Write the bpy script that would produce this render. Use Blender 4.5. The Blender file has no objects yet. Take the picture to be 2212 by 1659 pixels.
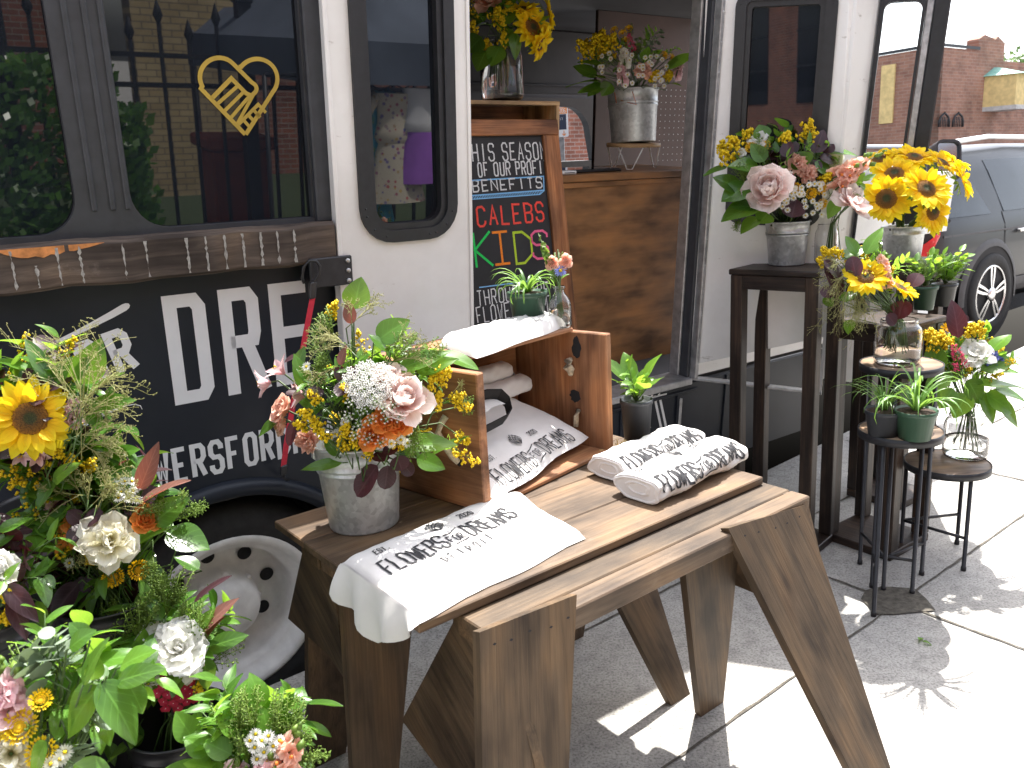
import bpy, bmesh, math, random
from mathutils import Vector, Matrix
PI = math.pi
S = bpy.context.scene
COL = S.collection
rad = math.radians

# ------------------------------------------------------------------ camera
F, PITCH, ROLL, HC = 1760.0, rad(13.7), rad(-3.1), 1.5      # focal length in units of a 2212 px wide picture
CX, CY = 1106.0, 829.5
fwd = Vector((0, math.cos(PITCH), -math.sin(PITCH)))
_up = Vector((0, math.sin(PITCH), math.cos(PITCH)))
_rt = Vector((1, 0, 0))
rt = _rt*math.cos(ROLL) + _up*math.sin(ROLL)
up = -_rt*math.sin(ROLL) + _up*math.cos(ROLL)
CAMP = Vector((0, 0, HC))
cd = bpy.data.cameras.new('camera')
cam = bpy.data.objects.new('camera', cd)
COL.objects.link(cam)
m = Matrix((rt, up, -fwd)).transposed().to_4x4()
m.translation = CAMP
cam.matrix_world = m
cd.sensor_width = 36.0
cd.lens = F/2212*36
cd.clip_start = 0.05
cd.clip_end = 600
cd.dof.use_dof = True
cd.dof.focus_distance = 2.3
cd.dof.aperture_fstop = 9.0
S.camera = cam

# ------------------------------------------------------------------ light
SUN = Vector((0.144, 0.455, 1.0)).normalized()               # towards the sun
w = bpy.data.worlds.new('World'); S.world = w; w.use_nodes = True
nt = w.node_tree
sky = nt.nodes.new('ShaderNodeTexSky'); sky.sky_type = 'NISHITA'; sky.sun_disc = False
sky.sun_elevation = math.asin(SUN.z); sky.sun_rotation = math.atan2(SUN.x, SUN.y)
sky.dust_density = 3.0
bg = nt.nodes['Background']; bg.inputs[1].default_value = 0.15
hs = nt.nodes.new('ShaderNodeHueSaturation'); hs.inputs['Saturation'].default_value = .42   # thin white summer haze
nt.links.new(sky.outputs[0], hs.inputs['Color']); nt.links.new(hs.outputs[0], bg.inputs[0])
sl = bpy.data.lights.new('sun', 'SUN'); sl.energy = 3.6; sl.angle = rad(0.5); sl.color = (1, .965, .9)
so = bpy.data.objects.new('sun', sl); COL.objects.link(so)
so.rotation_euler = SUN.to_track_quat('Z', 'Y').to_euler()
so.location = SUN*30
S.view_settings.view_transform = 'Standard'
S.view_settings.look = 'None'
S.view_settings.exposure = 1.9
S.view_settings.gamma = 1.0

# ------------------------------------------------------------------ picture -> place
def ray(x, y): return rt*((x-CX)/F) - up*((y-CY)/F) + fwd
def gz(x, y, z=0.0):
    d = ray(x, y); return CAMP + d*((z-HC)/d.z)
def dep(x, y, d): return CAMP + ray(x, y)*d
def onplane(x, y, p0, n):
    d = ray(x, y); return CAMP + d*(((p0-CAMP).dot(n))/d.dot(n))
def depth_of(p): return (p-CAMP).dot(fwd)
YT, LN, YB = rad(55.32), rad(5.16), rad(52.13)
tu = Vector((math.sin(YT), math.cos(YT), 0))
tn0 = Vector((math.cos(YT), -math.sin(YT), 0))
tw = Vector((0, 0, 1))*math.cos(LN) + tn0*math.sin(LN)       # the parked bus leans a little to the kerb
tv = tn0*math.cos(LN) - Vector((0, 0, 1))*math.sin(LN)
WV = -2.3*math.cos(LN)                                        # its side wall
MT = Matrix((tu, tv, tw)).transposed().to_4x4()
KS = 1.065                                                      # the bus stands this much further off
def T(u, v, w): return CAMP + (tu*u + tv*v + tw*w - CAMP)*KS
def TL(x, y, v=WV):
    p = onplane(x, y, tv*v, tv); return (p.dot(tu), p.dot(tw))
bu = Vector((math.sin(YB), math.cos(YB), 0))
bn = Vector((math.cos(YB), -math.sin(YB), 0))
def B(u, v, z): return bu*u + bn*v + Vector((0, 0, z))
def BV(x, y, v):
    return onplane(x, y, bn*v, bn)
UP = Vector((0, 0, 1))

# ------------------------------------------------------------------ materials
def newmat(name):
    m = bpy.data.materials.new(name); m.use_nodes = True
    t = m.node_tree; b = t.nodes['Principled BSDF']
    return m, t, b
def nd(t, kind, **kw):
    n = t.nodes.new(kind)
    for k, v in kw.items():
        if k.startswith('i_'):
            key = k[2:]
            n.inputs[int(key) if key.isdigit() else key].default_value = v
        else: setattr(n, k, v)
    return n
def ramp(t, fac, stops):
    r = t.nodes.new('ShaderNodeValToRGB')
    e = r.color_ramp.elements
    while len(e) < len(stops): e.new(0.5)
    for i, (p, c) in enumerate(stops):
        e[i].position = p; e[i].color = (*c, 1) if len(c) == 3 else c
    t.links.new(fac, r.inputs[0]); return r
def lc(t, scale=(1, 1, 1)):
    a = nd(t, 'ShaderNodeAttribute', attribute_name='lc')
    mp = nd(t, 'ShaderNodeMapping'); mp.inputs['Scale'].default_value = scale
    t.links.new(a.outputs['Vector'], mp.inputs[0]); return mp.outputs[0]
def pos(t, scale=(1, 1, 1)):
    a = nd(t, 'ShaderNodeTexCoord')
    mp = nd(t, 'ShaderNodeMapping'); mp.inputs['Scale'].default_value = scale
    t.links.new(a.outputs['Object'], mp.inputs[0]); return mp.outputs[0]
def noise(t, vec, scale=5, detail=4, rough=.6, dist=0):
    n = nd(t, 'ShaderNodeTexNoise'); n.inputs['Scale'].default_value = scale
    n.inputs['Detail'].default_value = detail; n.inputs['Roughness'].default_value = rough
    n.inputs['Distortion'].default_value = dist
    t.links.new(vec, n.inputs['Vector']); return n.outputs['Fac']
def bump(t, b, h, strength=.3, dist=.01):
    n = nd(t, 'ShaderNodeBump'); n.inputs['Strength'].default_value = strength; n.inputs['Distance'].default_value = dist
    t.links.new(h, n.inputs['Height']); t.links.new(n.outputs[0], b.inputs['Normal'])
def mixc(t, fac, a, b, mode='MIX'):
    n = nd(t, 'ShaderNodeMix', data_type='RGBA', blend_type=mode)
    for s, v in ((0, fac), (6, a), (7, b)):
        if hasattr(v, 'node'): t.links.new(v, n.inputs[s])
        elif s == 0: n.inputs[0].default_value = v
        else: n.inputs[s].default_value = (*v, 1)
    return n.outputs[2]
def plain(name, c, rough=.5, metal=0, spec=.5, var=.15, scale=8, bmp=0, bscale=60, coat=0):
    m, t, b = newmat(name)
    n = noise(t, pos(t), scale, 5)
    lo = tuple(x*(1-var) for x in c); hi = tuple(min(1, x*(1+var)) for x in c)
    r = ramp(t, n, [(.3, lo), (.7, hi)])
    t.links.new(r.outputs[0], b.inputs['Base Color'])
    b.inputs['Roughness'].default_value = rough; b.inputs['Metallic'].default_value = metal
    b.inputs['Specular IOR Level'].default_value = spec
    b.inputs['Coat Weight'].default_value = coat
    if bmp: bump(t, b, noise(t, pos(t), bscale, 3), bmp, .004)
    return m
def wood(name, dark, mid, light, rough=.6, gs=1.0, knots=True, wear=0.0):
    m, t, b = newmat(name)
    v = lc(t, (3.2*gs, 85*gs, 85*gs)); v2 = lc(t, (4.5, 12, 12))
    n1 = noise(t, v, 1.0, 6, .65, .6); n2 = noise(t, v2, 1.0, 3, .5)
    r = ramp(t, n1, [(.28, dark), (.5, mid), (.74, light)])
    r2 = ramp(t, n2, [(.30, (.36, .34, .34)), (.50, (.95, .94, .93)), (.70, (1.45, 1.32, 1.12))])
    c = mixc(t, 1.0, r.outputs[0], r2.outputs[0], 'MULTIPLY')
    if knots:
        vo = nd(t, 'ShaderNodeTexVoronoi'); vo.inputs['Scale'].default_value = 1.0
        t.links.new(lc(t, (3.2, 8.5, 8.5)), vo.inputs['Vector'])
        k = ramp(t, vo.outputs['Distance'], [(.03, (.25, .2, .18)), (.11, (.75, .7, .68)), (.2, (1, 1, 1))])
        c = mixc(t, .85, c, k.outputs[0], 'MULTIPLY')
    if wear:
        nw = noise(t, lc(t, (9, 22, 22)), 1.0, 6, .7)
        rw = ramp(t, nw, [(.6, (0, 0, 0)), (.72, (1, 1, 1))])
        mm = nd(t, 'ShaderNodeMath', operation='MULTIPLY'); mm.inputs[1].default_value = wear
        t.links.new(rw.outputs[0], mm.inputs[0])
        c = mixc(t, mm.outputs[0], c, tuple(min(1, x*1.7+.04) for x in light))
    t.links.new(c, b.inputs['Base Color'])
    b.inputs['Roughness'].default_value = rough
    b.inputs['Specular IOR Level'].default_value = .35
    bump(t, b, n1, .35, .003)
    return m
def leafmat(name, dark, light, trans, rough=.38, tf=.3, veins=True, spec=.5, back=None):
    m, t, b = newmat(name)
    at = nd(t, 'ShaderNodeAttribute', attribute_name='lc')
    sp = nd(t, 'ShaderNodeSeparateXYZ'); t.links.new(at.outputs['Vector'], sp.inputs[0])
    n = noise(t, pos(t), 55, 3)
    ad = nd(t, 'ShaderNodeMath', operation='ADD'); t.links.new(sp.outputs[2], ad.inputs[0]); t.links.new(n, ad.inputs[1])
    hf = nd(t, 'ShaderNodeMath', operation='MULTIPLY'); hf.inputs[1].default_value = .5; t.links.new(ad.outputs[0], hf.inputs[0])
    c = ramp(t, hf.outputs[0], [(.2, dark), (.8, light)]).outputs[0]
    if veins:
        ax = nd(t, 'ShaderNodeMath', operation='ABSOLUTE'); t.links.new(sp.outputs[0], ax.inputs[0])
        # side veins run forward from the midrib
        a1 = nd(t, 'ShaderNodeMath', operation='MULTIPLY'); a1.inputs[1].default_value = .28; t.links.new(ax.outputs[0], a1.inputs[0])
        a2 = nd(t, 'ShaderNodeMath', operation='SUBTRACT'); t.links.new(sp.outputs[1], a2.inputs[0]); t.links.new(a1.outputs[0], a2.inputs[1])
        a3 = nd(t, 'ShaderNodeMath', operation='MULTIPLY'); a3.inputs[1].default_value = 6.5; t.links.new(a2.outputs[0], a3.inputs[0])
        a4 = nd(t, 'ShaderNodeMath', operation='FRACT'); t.links.new(a3.outputs[0], a4.inputs[0])
        v1 = ramp(t, a4.outputs[0], [(.0, (1, 1, 1)), (.07, (0, 0, 0)), (.93, (0, 0, 0)), (1, (1, 1, 1))]).outputs[0]
        v2 = ramp(t, ax.outputs[0], [(.03, (1, 1, 1)), (.08, (0, 0, 0))]).outputs[0]
        vv = mixc(t, 1.0, v1, v2, 'LIGHTEN')
        sc = nd(t, 'ShaderNodeMath', operation='MULTIPLY'); sc.inputs[1].default_value = .6; t.links.new(vv, sc.inputs[0])
        c = mixc(t, sc.outputs[0], c, tuple(min(1, x*1.7+.02) for x in light))
        bump(t, b, vv, -.35, .002)
    t.links.new(c, b.inputs['Base Color'])
    b.inputs['Roughness'].default_value = rough; b.inputs['Specular IOR Level'].default_value = spec
    tr = nd(t, 'ShaderNodeBsdfTranslucent'); tr.inputs[0].default_value = (*trans, 1)
    mx = nd(t, 'ShaderNodeMixShader'); mx.inputs[0].default_value = tf
    o = t.nodes['Material Output']
    t.links.new(b.outputs[0], mx.inputs[1]); t.links.new(tr.outputs[0], mx.inputs[2]); t.links.new(mx.outputs[0], o.inputs[0])
    return m
def petalmat(name, base, tip, tf=.3, rough=.6):
    """colour runs from the petal's base (lc.y=0) to its tip (lc.y=1), with a little tint (lc.z)"""
    m, t, b = newmat(name)
    at = nd(t, 'ShaderNodeAttribute', attribute_name='lc')
    sp = nd(t, 'ShaderNodeSeparateXYZ'); t.links.new(at.outputs['Vector'], sp.inputs[0])
    c = ramp(t, sp.outputs[1], [(.05, base), (.75, tip)]).outputs[0]
    r2 = ramp(t, sp.outputs[2], [(0, (.86, .85, .84)), (1, (1.08, 1.08, 1.08))]).outputs[0]
    c = mixc(t, 1.0, c, r2, 'MULTIPLY')
    wv = noise(t, lc(t, (14, 1.5, 9)), 1, 3)
    r3 = ramp(t, wv, [(.3, (.88, .87, .86)), (.6, (1, 1, 1))]).outputs[0]
    c = mixc(t, 1.0, c, r3, 'MULTIPLY')
    t.links.new(c, b.inputs['Base Color'])
    b.inputs['Roughness'].default_value = rough; b.inputs['Specular IOR Level'].default_value = .3
    tr = nd(t, 'ShaderNodeBsdfTranslucent'); t.links.new(c, tr.inputs[0])
    mx = nd(t, 'ShaderNodeMixShader'); mx.inputs[0].default_value = tf
    o = t.nodes['Material Output']
    t.links.new(b.outputs[0], mx.inputs[1]); t.links.new(tr.outputs[0], mx.inputs[2]); t.links.new(mx.outputs[0], o.inputs[0])
    return m
def glass(name, c=(1, 1, 1), ior=1.45, rough=0.0):
    m, t, b = newmat(name)
    b.inputs['Base Color'].default_value = (*c, 1); b.inputs['Transmission Weight'].default_value = 1
    b.inputs['IOR'].default_value = ior
    n = noise(t, pos(t), 3, 2); r = ramp(t, n, [(0, (rough,)*3), (1, (rough+.02,)*3)])
    t.links.new(r.outputs[0], b.inputs['Roughness'])
    return m
def bricks(name, c1, c2, mortar, sx, sy, rough=.85):
    m, t, b = newmat(name)
    br = nd(t, 'ShaderNodeTexBrick'); br.inputs['Color1'].default_value = (*c1, 1); br.inputs['Color2'].default_value = (*c2, 1)
    br.inputs['Mortar'].default_value = (*mortar, 1); br.inputs['Scale'].default_value = 1.0
    br.inputs['Brick Width'].default_value = sx; br.inputs['Row Height'].default_value = sy; br.inputs['Mortar Size'].default_value = sy*.09
    t.links.new(lc(t), br.inputs['Vector'])
    n = noise(t, lc(t), 1.1, 6, .65)
    r = ramp(t, n, [(.3, (.62, .6, .58)), (.55, (1, 1, 1)), (.75, (1.25, 1.18, 1.15))]).outputs[0]
    t.links.new(mixc(t, 1.0, br.outputs[0], r, 'MULTIPLY'), b.inputs['Base Color'])
    b.inputs['Roughness'].default_value = rough
    bump(t, b, br.outputs['Fac'], -.4, .01)
    return m

M = {}
M['concrete'] = None
def concrete():
    m, t, b = newmat('sidewalk_concrete')
    p = pos(t)
    n1 = noise(t, p, 1.6, 6, .6); n2 = noise(t, p, 130, 3, .7); n3 = noise(t, p, 22, 4, .6)
    r1 = ramp(t, n1, [(.3, (.30, .285, .265)), (.7, (.44, .425, .40))]).outputs[0]
    r2 = ramp(t, n2, [(.32, (.45, .45, .45)), (.5, (1, 1, 1)), (.72, (1.25, 1.25, 1.25))]).outputs[0]
    r3 = ramp(t, n3, [(.25, (.72, .72, .72)), (.55, (1.03, 1.03, 1.03))]).outputs[0]
    c = mixc(t, 1, mixc(t, 1, r1, r2, 'MULTIPLY'), r3, 'MULTIPLY')
    t.links.new(c, b.inputs['Base Color']); b.inputs['Roughness'].default_value = .85
    bump(t, b, n2, .4, .004)
    return m
M['concrete'] = concrete()
M['asphalt'] = plain('asphalt', (.07, .072, .078), .85, var=.35, scale=60, bmp=.5, bscale=140)
M['gap'] = plain('joint_dirt', (.09, .08, .065), .95, var=.5, scale=60, bmp=.6, bscale=90)
M['navy'] = plain('bus_paint_black', (.015, .0185, .027), .42, spec=.3, var=.25, scale=3)
M['wallwhite'] = None
def dirty_white():
    m, t, b = newmat('bus_paint_white')
    n = noise(t, pos(t, (1, 1, 1)), 2.0, 6, .65); n2 = noise(t, pos(t, (9, 9, 22)), 1.0, 5, .7)
    r = ramp(t, n, [(.3, (.66, .64, .62)), (.6, (.78, .77, .76))]).outputs[0]
    r2 = ramp(t, n2, [(.28, (.42, .38, .34)), (.355, (1, 1, 1))]).outputs[0]
    t.links.new(mixc(t, .75, r, r2, 'MULTIPLY'), b.inputs['Base Color'])
    b.inputs['Roughness'].default_value = .32; b.inputs['Coat Weight'].default_value = .2
    return m
M['wallwhite'] = dirty_white()
M['frame'] = plain('window_frame_grey', (.035, .038, .046), .5, var=.2, scale=20)
M['rubber'] = plain('black_rubber', (.014, .015, .018), .45, var=.3, scale=30)
def darkglass(name, tint, ior=1.75):
    m, t, b = newmat(name)
    n = noise(t, pos(t), 1.5, 4); r = ramp(t, n, [(.3, tint), (.7, tuple(x*1.4 for x in tint))])
    t.links.new(r.outputs[0], b.inputs['Base Color'])
    b.inputs['Roughness'].default_value = .015; b.inputs['IOR'].default_value = ior
    return m
M['tint'] = darkglass('tinted_window_glass', (.006, .008, .012), 1.62)
M['alu'] = plain('worn_aluminium', (.42, .42, .43), .45, .7, var=.3, scale=25)
M['white'] = plain('white_lettering', (.72, .73, .75), .5, var=.05)
M['gold'] = plain('gold_vinyl', (.42, .29, .05), .4, .25, var=.12, scale=14)
M['gold'].node_tree.nodes['Principled BSDF'].inputs['Metallic'].default_value = .2
M['blackmetal'] = plain('black_metal', (.022, .022, .026), .5, .2, var=.3, scale=30)
M['steel'] = plain('steel_bolt', (.5, .5, .5), .35, .9, var=.2, scale=40)
M['red'] = plain('red_strap', (.62, .03, .06), .7, var=.15, scale=60)
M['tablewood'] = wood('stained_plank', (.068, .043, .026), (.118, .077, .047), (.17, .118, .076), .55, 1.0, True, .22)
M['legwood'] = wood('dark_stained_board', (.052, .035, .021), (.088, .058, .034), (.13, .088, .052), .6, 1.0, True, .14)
M['cratewood'] = wood('crate_pine', (.18, .078, .036), (.28, .13, .062), (.39, .205, .105), .6, .8, True, .1)
M['palewood'] = wood('pale_pine', (.45, .27, .13), (.58, .38, .2), (.7, .5, .3), .55, 1.0, False)
M['boardwood'] = wood('easel_wood', (.15, .055, .022), (.27, .11, .045), (.4, .19, .085), .5, 1.2, True)
M['standwood'] = wood('burnt_black_wood', (.012, .009, .008), (.03, .02, .016), (.07, .045, .032), .45, 1.0, False, .22)
M['counterwood'] = wood('varnished_plywood', (.215, .105, .045), (.25, .124, .053), (.285, .145, .063), .4, .5, False)
M['railwood'] = wood('weathered_beam', (.035, .026, .022), (.085, .066, .055), (.17, .135, .11), .8, 1.0, True, .3)
M['tablebrown'] = wood('round_top_wood', (.22, .15, .10), (.30, .215, .15), (.38, .28, .2), .5, .6, False)
M['barewood'] = plain('bare_split_wood', (.5, .2, .06), .7, var=.45, scale=40)
M['chalk'] = plain('chalkboard', (.018, .018, .02), .75, var=.35, scale=7)
def cloth():
    m, t, b = newmat('cotton_canvas')
    n = noise(t, pos(t), 9, 4); r = ramp(t, n, [(.3, (.60, .575, .55)), (.7, (.68, .655, .635))])
    t.links.new(r.outputs[0], b.inputs['Base Color']); b.inputs['Roughness'].default_value = .9
    b.inputs['Sheen Weight'].default_value = .2
    bump(t, b, noise(t, pos(t), 700, 2), .25, .001)
    return m
M['cloth'] = cloth()
M['ink'] = plain('black_print', (.02, .02, .024), .8, var=.3, scale=200)
M['strap'] = plain('black_webbing', (.012, .012, .014), .8, var=.3, scale=60)
def galv(name, a, bb, rough=.38):
    m, t, b = newmat(name)
    vo = nd(t, 'ShaderNodeTexVoronoi'); vo.inputs['Scale'].default_value = 95
    t.links.new(pos(t), vo.inputs['Vector'])
    n = noise(t, pos(t), 14, 5)
    h = mixc(t, .5, vo.outputs['Color'], (0.5, .5, .5)); bw = nd(t, 'ShaderNodeRGBToBW'); t.links.new(h, bw.inputs[0])
    mm = nd(t, 'ShaderNodeMath', operation='ADD'); t.links.new(bw.outputs[0], mm.inputs[0]); t.links.new(n, mm.inputs[1])
    hf = nd(t, 'ShaderNodeMath', operation='MULTIPLY'); hf.inputs[1].default_value = .5; t.links.new(mm.outputs[0], hf.inputs[0])
    r = ramp(t, hf.outputs[0], [(.30, a), (.70, bb)]).outputs[0]
    t.links.new(r, b.inputs['Base Color']); b.inputs['Metallic'].default_value = .55
    r2 = ramp(t, bw.outputs[0], [(.2, (rough-.08,)*3), (.8, (rough+.15,)*3)]).outputs[0]
    t.links.new(r2, b.inputs['Roughness'])
    bump(t, b, n, .12, .004)
    return m
M['galv'] = galv('galvanised_steel', (.36, .38, .40), (.72, .74, .76))
M['plastic'] = plain('black_plastic', (.02, .02, .023), .38, var=.25, scale=10)
M['greenpot'] = plain('green_plastic', (.03, .075, .045), .42, var=.2, scale=10)
M['darkpot'] = plain('charcoal_plastic', (.03, .033, .04), .5, var=.2, scale=10)
M['glass'] = glass('clear_glass', (1, 1, 1), 1.45)
M['water'] = glass('water', (.97, .98, .95), 1.2)
M['soil'] = plain('potting_soil', (.05, .03, .02), .95, var=.5, scale=90, bmp=1, bscale=120)
M['rope'] = plain('cotton_rope', (.5, .42, .3), .9, var=.3, scale=150, bmp=.8, bscale=180)
M['raffia'] = plain('raffia', (.62, .48, .2), .8, var=.2, scale=60)
M['wirewhite'] = plain('white_wire', (.75, .75, .75), .4, var=.05)
M['copper'] = plain('copper_wire', (.6, .2, .08), .3, .8, var=.1)
M['tyre'] = plain('tyre_rubber', (.018, .018, .019), .8, var=.3, scale=30, bmp=.3, bscale=80)
M['rimwhite'] = plain('white_steel_rim', (.74, .73, .71), .5, var=.14, scale=16)
M['dark'] = plain('dark_recess', (.011, .011, .013), .8, var=.2)
M['interior'] = plain('bus_interior_grey', (.075, .075, .08), .7, var=.2, scale=4)
M['interiorbrown'] = plain('brown_panel', (.05, .022, .018), .5, var=.2, scale=5)
# foliage
M['salal'] = leafmat('salal_leaf', (.026, .075, .014), (.075, .18, .024), (.32, .56, .05), .24, .42)
M['green'] = leafmat('fresh_leaf', (.04, .11, .016), (.11, .25, .03), (.38, .62, .06), .4, .44)
M['greybg'] = leafmat('eucalyptus_leaf', (.12, .17, .12), (.24, .3, .22), (.25, .34, .16), .55, .25, False)
M['smoke'] = leafmat('smoke_bush_leaf', (.018, .008, .012), (.050, .02, .027), (.22, .03, .035), .40, .22)
M['rust'] = leafmat('russet_leaf', (.10, .04, .03), (.2, .09, .07), (.4, .1, .06), .5, .3)
M['dry'] = leafmat('dry_grass', (.26, .27, .08), (.46, .44, .20), (.5, .5, .2), .6, .3, False)
M['lime'] = leafmat('pepper_grass_pod', (.09, .16, .02), (.2, .3, .05), (.3, .45, .06), .5, .35, False)
M['stem'] = plain('flower_stem', (.06, .11, .025), .55, var=.3, scale=40)
M['blade'] = leafmat('strap_leaf', (.05, .13, .025), (.14, .29, .06), (.3, .5, .08), .4, .36, False)
# petals
M['sun'] = petalmat('sunflower_petal', (.94, .60, .006), (.97, .78, .02), .5)
M['yellow'] = petalmat('yellow_floret', (.72, .46, .01), (.85, .62, .015), .25)
M['mustard'] = petalmat('button_mum_petal', (.62, .33, .005), (.86, .53, .01), .2)
M['peony'] = petalmat('blush_peony_petal', (.90, .58, .54), (.96, .84, .80), .52)
M['cream'] = petalmat('cream_peony_petal', (.80, .74, .38), (.92, .90, .78), .5)
M['whitepetal'] = petalmat('white_petal', (.82, .82, .70), (.94, .94, .92), .48)
M['orange'] = petalmat('orange_petal', (.90, .48, .12), (.88, .34, .08), .45)
M['peach'] = petalmat('peach_petal', (.92, .46, .32), (.93, .60, .48), .45)
M['pink'] = petalmat('pink_petal', (.82, .48, .54), (.88, .64, .67), .4)
M['crimson'] = petalmat('crimson_petal', (.45, .02, .06), (.33, .008, .03), .2)
M['magenta'] = petalmat('celosia_plume', (.5, .04, .12), (.62, .05, .14), .2)
M['blue'] = petalmat('blue_petal', (.16, .2, .55), (.2, .24, .6), .3)
def discmat():
    m, t, b = newmat('sunflower_disc')
    at = nd(t, 'ShaderNodeAttribute', attribute_name='lc')
    sp = nd(t, 'ShaderNodeSeparateXYZ'); t.links.new(at.outputs['Vector'], sp.inputs[0])
    c = ramp(t, sp.outputs[1], [(.0, (.03, .045, .012)), (.32, (.05, .05, .012)), (.42, (.12, .06, .012)), (.8, (.20, .085, .008)), (1, (.35, .16, .01))]).outputs[0]
    n = noise(t, pos(t), 420, 2, .7)
    r = ramp(t, n, [(.35, (.35, .33, .3)), (.6, (1.25, 1.2, 1.1))]).outputs[0]
    t.links.new(mixc(t, 1, c, r, 'MULTIPLY'), b.inputs['Base Color']); b.inputs['Roughness'].default_value = .9
    bump(t, b, n, 1, .004)
    return m
M['disc'] = discmat()

# ------------------------------------------------------------------ mesh builder
class MB:
    def __init__(s):
        s.v = []; s.f = []; s.mi = []; s.a = []; s.mats = []; s.sm = []
    def mat(s, name):
        if name not in s.mats: s.mats.append(name)
        return s.mats.index(name)
    def add(s, vs, fs, mat, lcs=None, smooth=False):
        k = len(s.v); i = s.mat(mat)
        s.v += [tuple(x) for x in vs]
        s.a += [tuple(x) for x in (lcs if lcs else vs)]
        for f in fs:
            s.f.append(tuple(k+q for q in f)); s.mi.append(i); s.sm.append(smooth)
    def build(s, name, parent=None, local=False):
        me = bpy.data.meshes.new(name); me.from_pydata(s.v, [], s.f)
        for n in s.mats: me.materials.append(M[n] if isinstance(n, str) else n)
        me.polygons.foreach_set('material_index', s.mi)
        me.polygons.foreach_set('use_smooth', s.sm)
        at = me.attributes.new('lc', 'FLOAT_VECTOR', 'POINT')
        at.data.foreach_set('vector', [c for t in s.a for c in t])
        me.update()
        o = bpy.data.objects.new(name, me); COL.objects.link(o)
        if parent is not None:
            o.parent = parent
            if not local: o.matrix_parent_inverse = parent.matrix_world.inverted()
        return o
    # ---- shapes
    def quadgrid(s, fn, nx, ny, mat, lcf=None, smooth=True, closed=False):
        vs = []; ls = []
        for j in range(ny+1):
            for i in range(nx+(0 if closed else 1)):
                vs.append(fn(i/nx, j/ny)); ls.append(lcf(i/nx, j/ny) if lcf else vs[-1])
        r = nx if closed else nx+1
        fs = []
        for j in range(ny):
            for i in range(nx):
                a = j*r+i; b = j*r+(i+1) % r
                fs.append((a, b, b+r, a+r))
        s.add(vs, fs, mat, ls, smooth)
    def hexa(s, p, mat, bevel=0.0):
        """8 corners: bottom 0-3, top 4-7; lc = box space with the grain along its longest side"""
        e = [(p[1]-p[0]).length, (p[3]-p[0]).length, (p[4]-p[0]).length]
        o = sorted(range(3), key=lambda i: -e[i]); off = Vector((RN.random()*9, RN.random()*9, RN.random()*9))
        st = [(0, 0, 0), (1, 0, 0), (1, 1, 0), (0, 1, 0), (0, 0, 1), (1, 0, 1), (1, 1, 1), (0, 1, 1)]
        F6 = [(0, 3, 2, 1), (4, 5, 6, 7), (0, 1, 5, 4), (1, 2, 6, 5), (2, 3, 7, 6), (3, 0, 4, 7)]
        def L(c):
            q = [c[i]*e[i] for i in range(3)]
            return (q[o[0]]+off.x, q[o[1]]+off.y, q[o[2]]+off.z)
        if not bevel:
            s.add(p, F6, mat, [L(c) for c in st]); return
        def P(x, y, z):
            a = p[0].lerp(p[1], x).lerp(p[3].lerp(p[2], x), y); b = p[4].lerp(p[5], x).lerp(p[7].lerp(p[6], x), y)
            return a.lerp(b, z)
        bx, by, bz = (min(.45, bevel/max(q, 1e-6)) for q in e)
        vs = []; ls = []; idx = {}
        for c in st:
            for ax in range(3):
                q = [0, 0, 0]
                for i, bb in enumerate((bx, by, bz)):
                    q[i] = (c[i] if i == ax else (bb if c[i] == 0 else 1-bb))
                idx[(c, ax)] = len(vs); vs.append(P(*q)); ls.append(L(q))
        fs = []
        for f in F6:
            cs = [st[i] for i in f]
            ax = next(i for i in range(3) if len({c[i] for c in cs}) == 1)
            fs.append(tuple(idx[(c, ax)] for c in cs))
        for i in range(8):
            for j in range(i+1, 8):
                d = [k for k in range(3) if st[i][k] != st[j][k]]
                if len(d) == 1:
                    a, b = [k for k in range(3) if k != d[0]]
                    fs.append((idx[(st[i], a)], idx[(st[i], b)], idx[(st[j], b)], idx[(st[j], a)]))
        for c in st: fs.append((idx[(c, 0)], idx[(c, 1)], idx[(c, 2)]))
        s.add(vs, fs, mat, ls)
    def box(s, c0, c1, mat, fn=None, bevel=0.0):
        fn = fn or (lambda x, y, z: Vector((x, y, z)))
        (x0, y0, z0), (x1, y1, z1) = c0, c1
        s.hexa([fn(x0, y0, z0), fn(x1, y0, z0), fn(x1, y1, z0), fn(x0, y1, z0), fn(x0, y0, z1), fn(x1, y0, z1), fn(x1, y1, z1), fn(x0, y1, z1)], mat, bevel)
    def tube(s, pts, r, mat, n=6, taper=1.0, cap=True, tint=None, smooth=True):
        pts = [Vector(p) for p in pts]; vs = []; ls = []; m = len(pts)
        ref = Vector((.31, .52, .79))
        for i, p in enumerate(pts):
            d = (pts[min(i+1, m-1)]-pts[max(i-1, 0)])
            if d.length < 1e-9: d = Vector((0, 0, 1))
            d.normalize(); a = d.cross(ref)
            if a.length < .05: a = d.cross(Vector((1, 0, 0)))
            a.normalize(); b = d.cross(a)
            rr = r[i] if isinstance(r, (list, tuple)) else r*(1+(taper-1)*i/(m-1))
            for k in range(n):
                t = 2*PI*k/n; vs.append(p+a*math.cos(t)*rr+b*math.sin(t)*rr)
                ls.append((k/n, i/(m-1), tint if tint is not None else .5) if tint is not None else vs[-1])
        fs = [(i*n+k, i*n+(k+1) % n, (i+1)*n+(k+1) % n, (i+1)*n+k) for i in range(m-1) for k in range(n)]
        if cap: fs += [tuple(range(n-1, -1, -1)), tuple((m-1)*n+k for k in range(n))]
        s.add(vs, fs, mat, ls, smooth)
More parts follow.
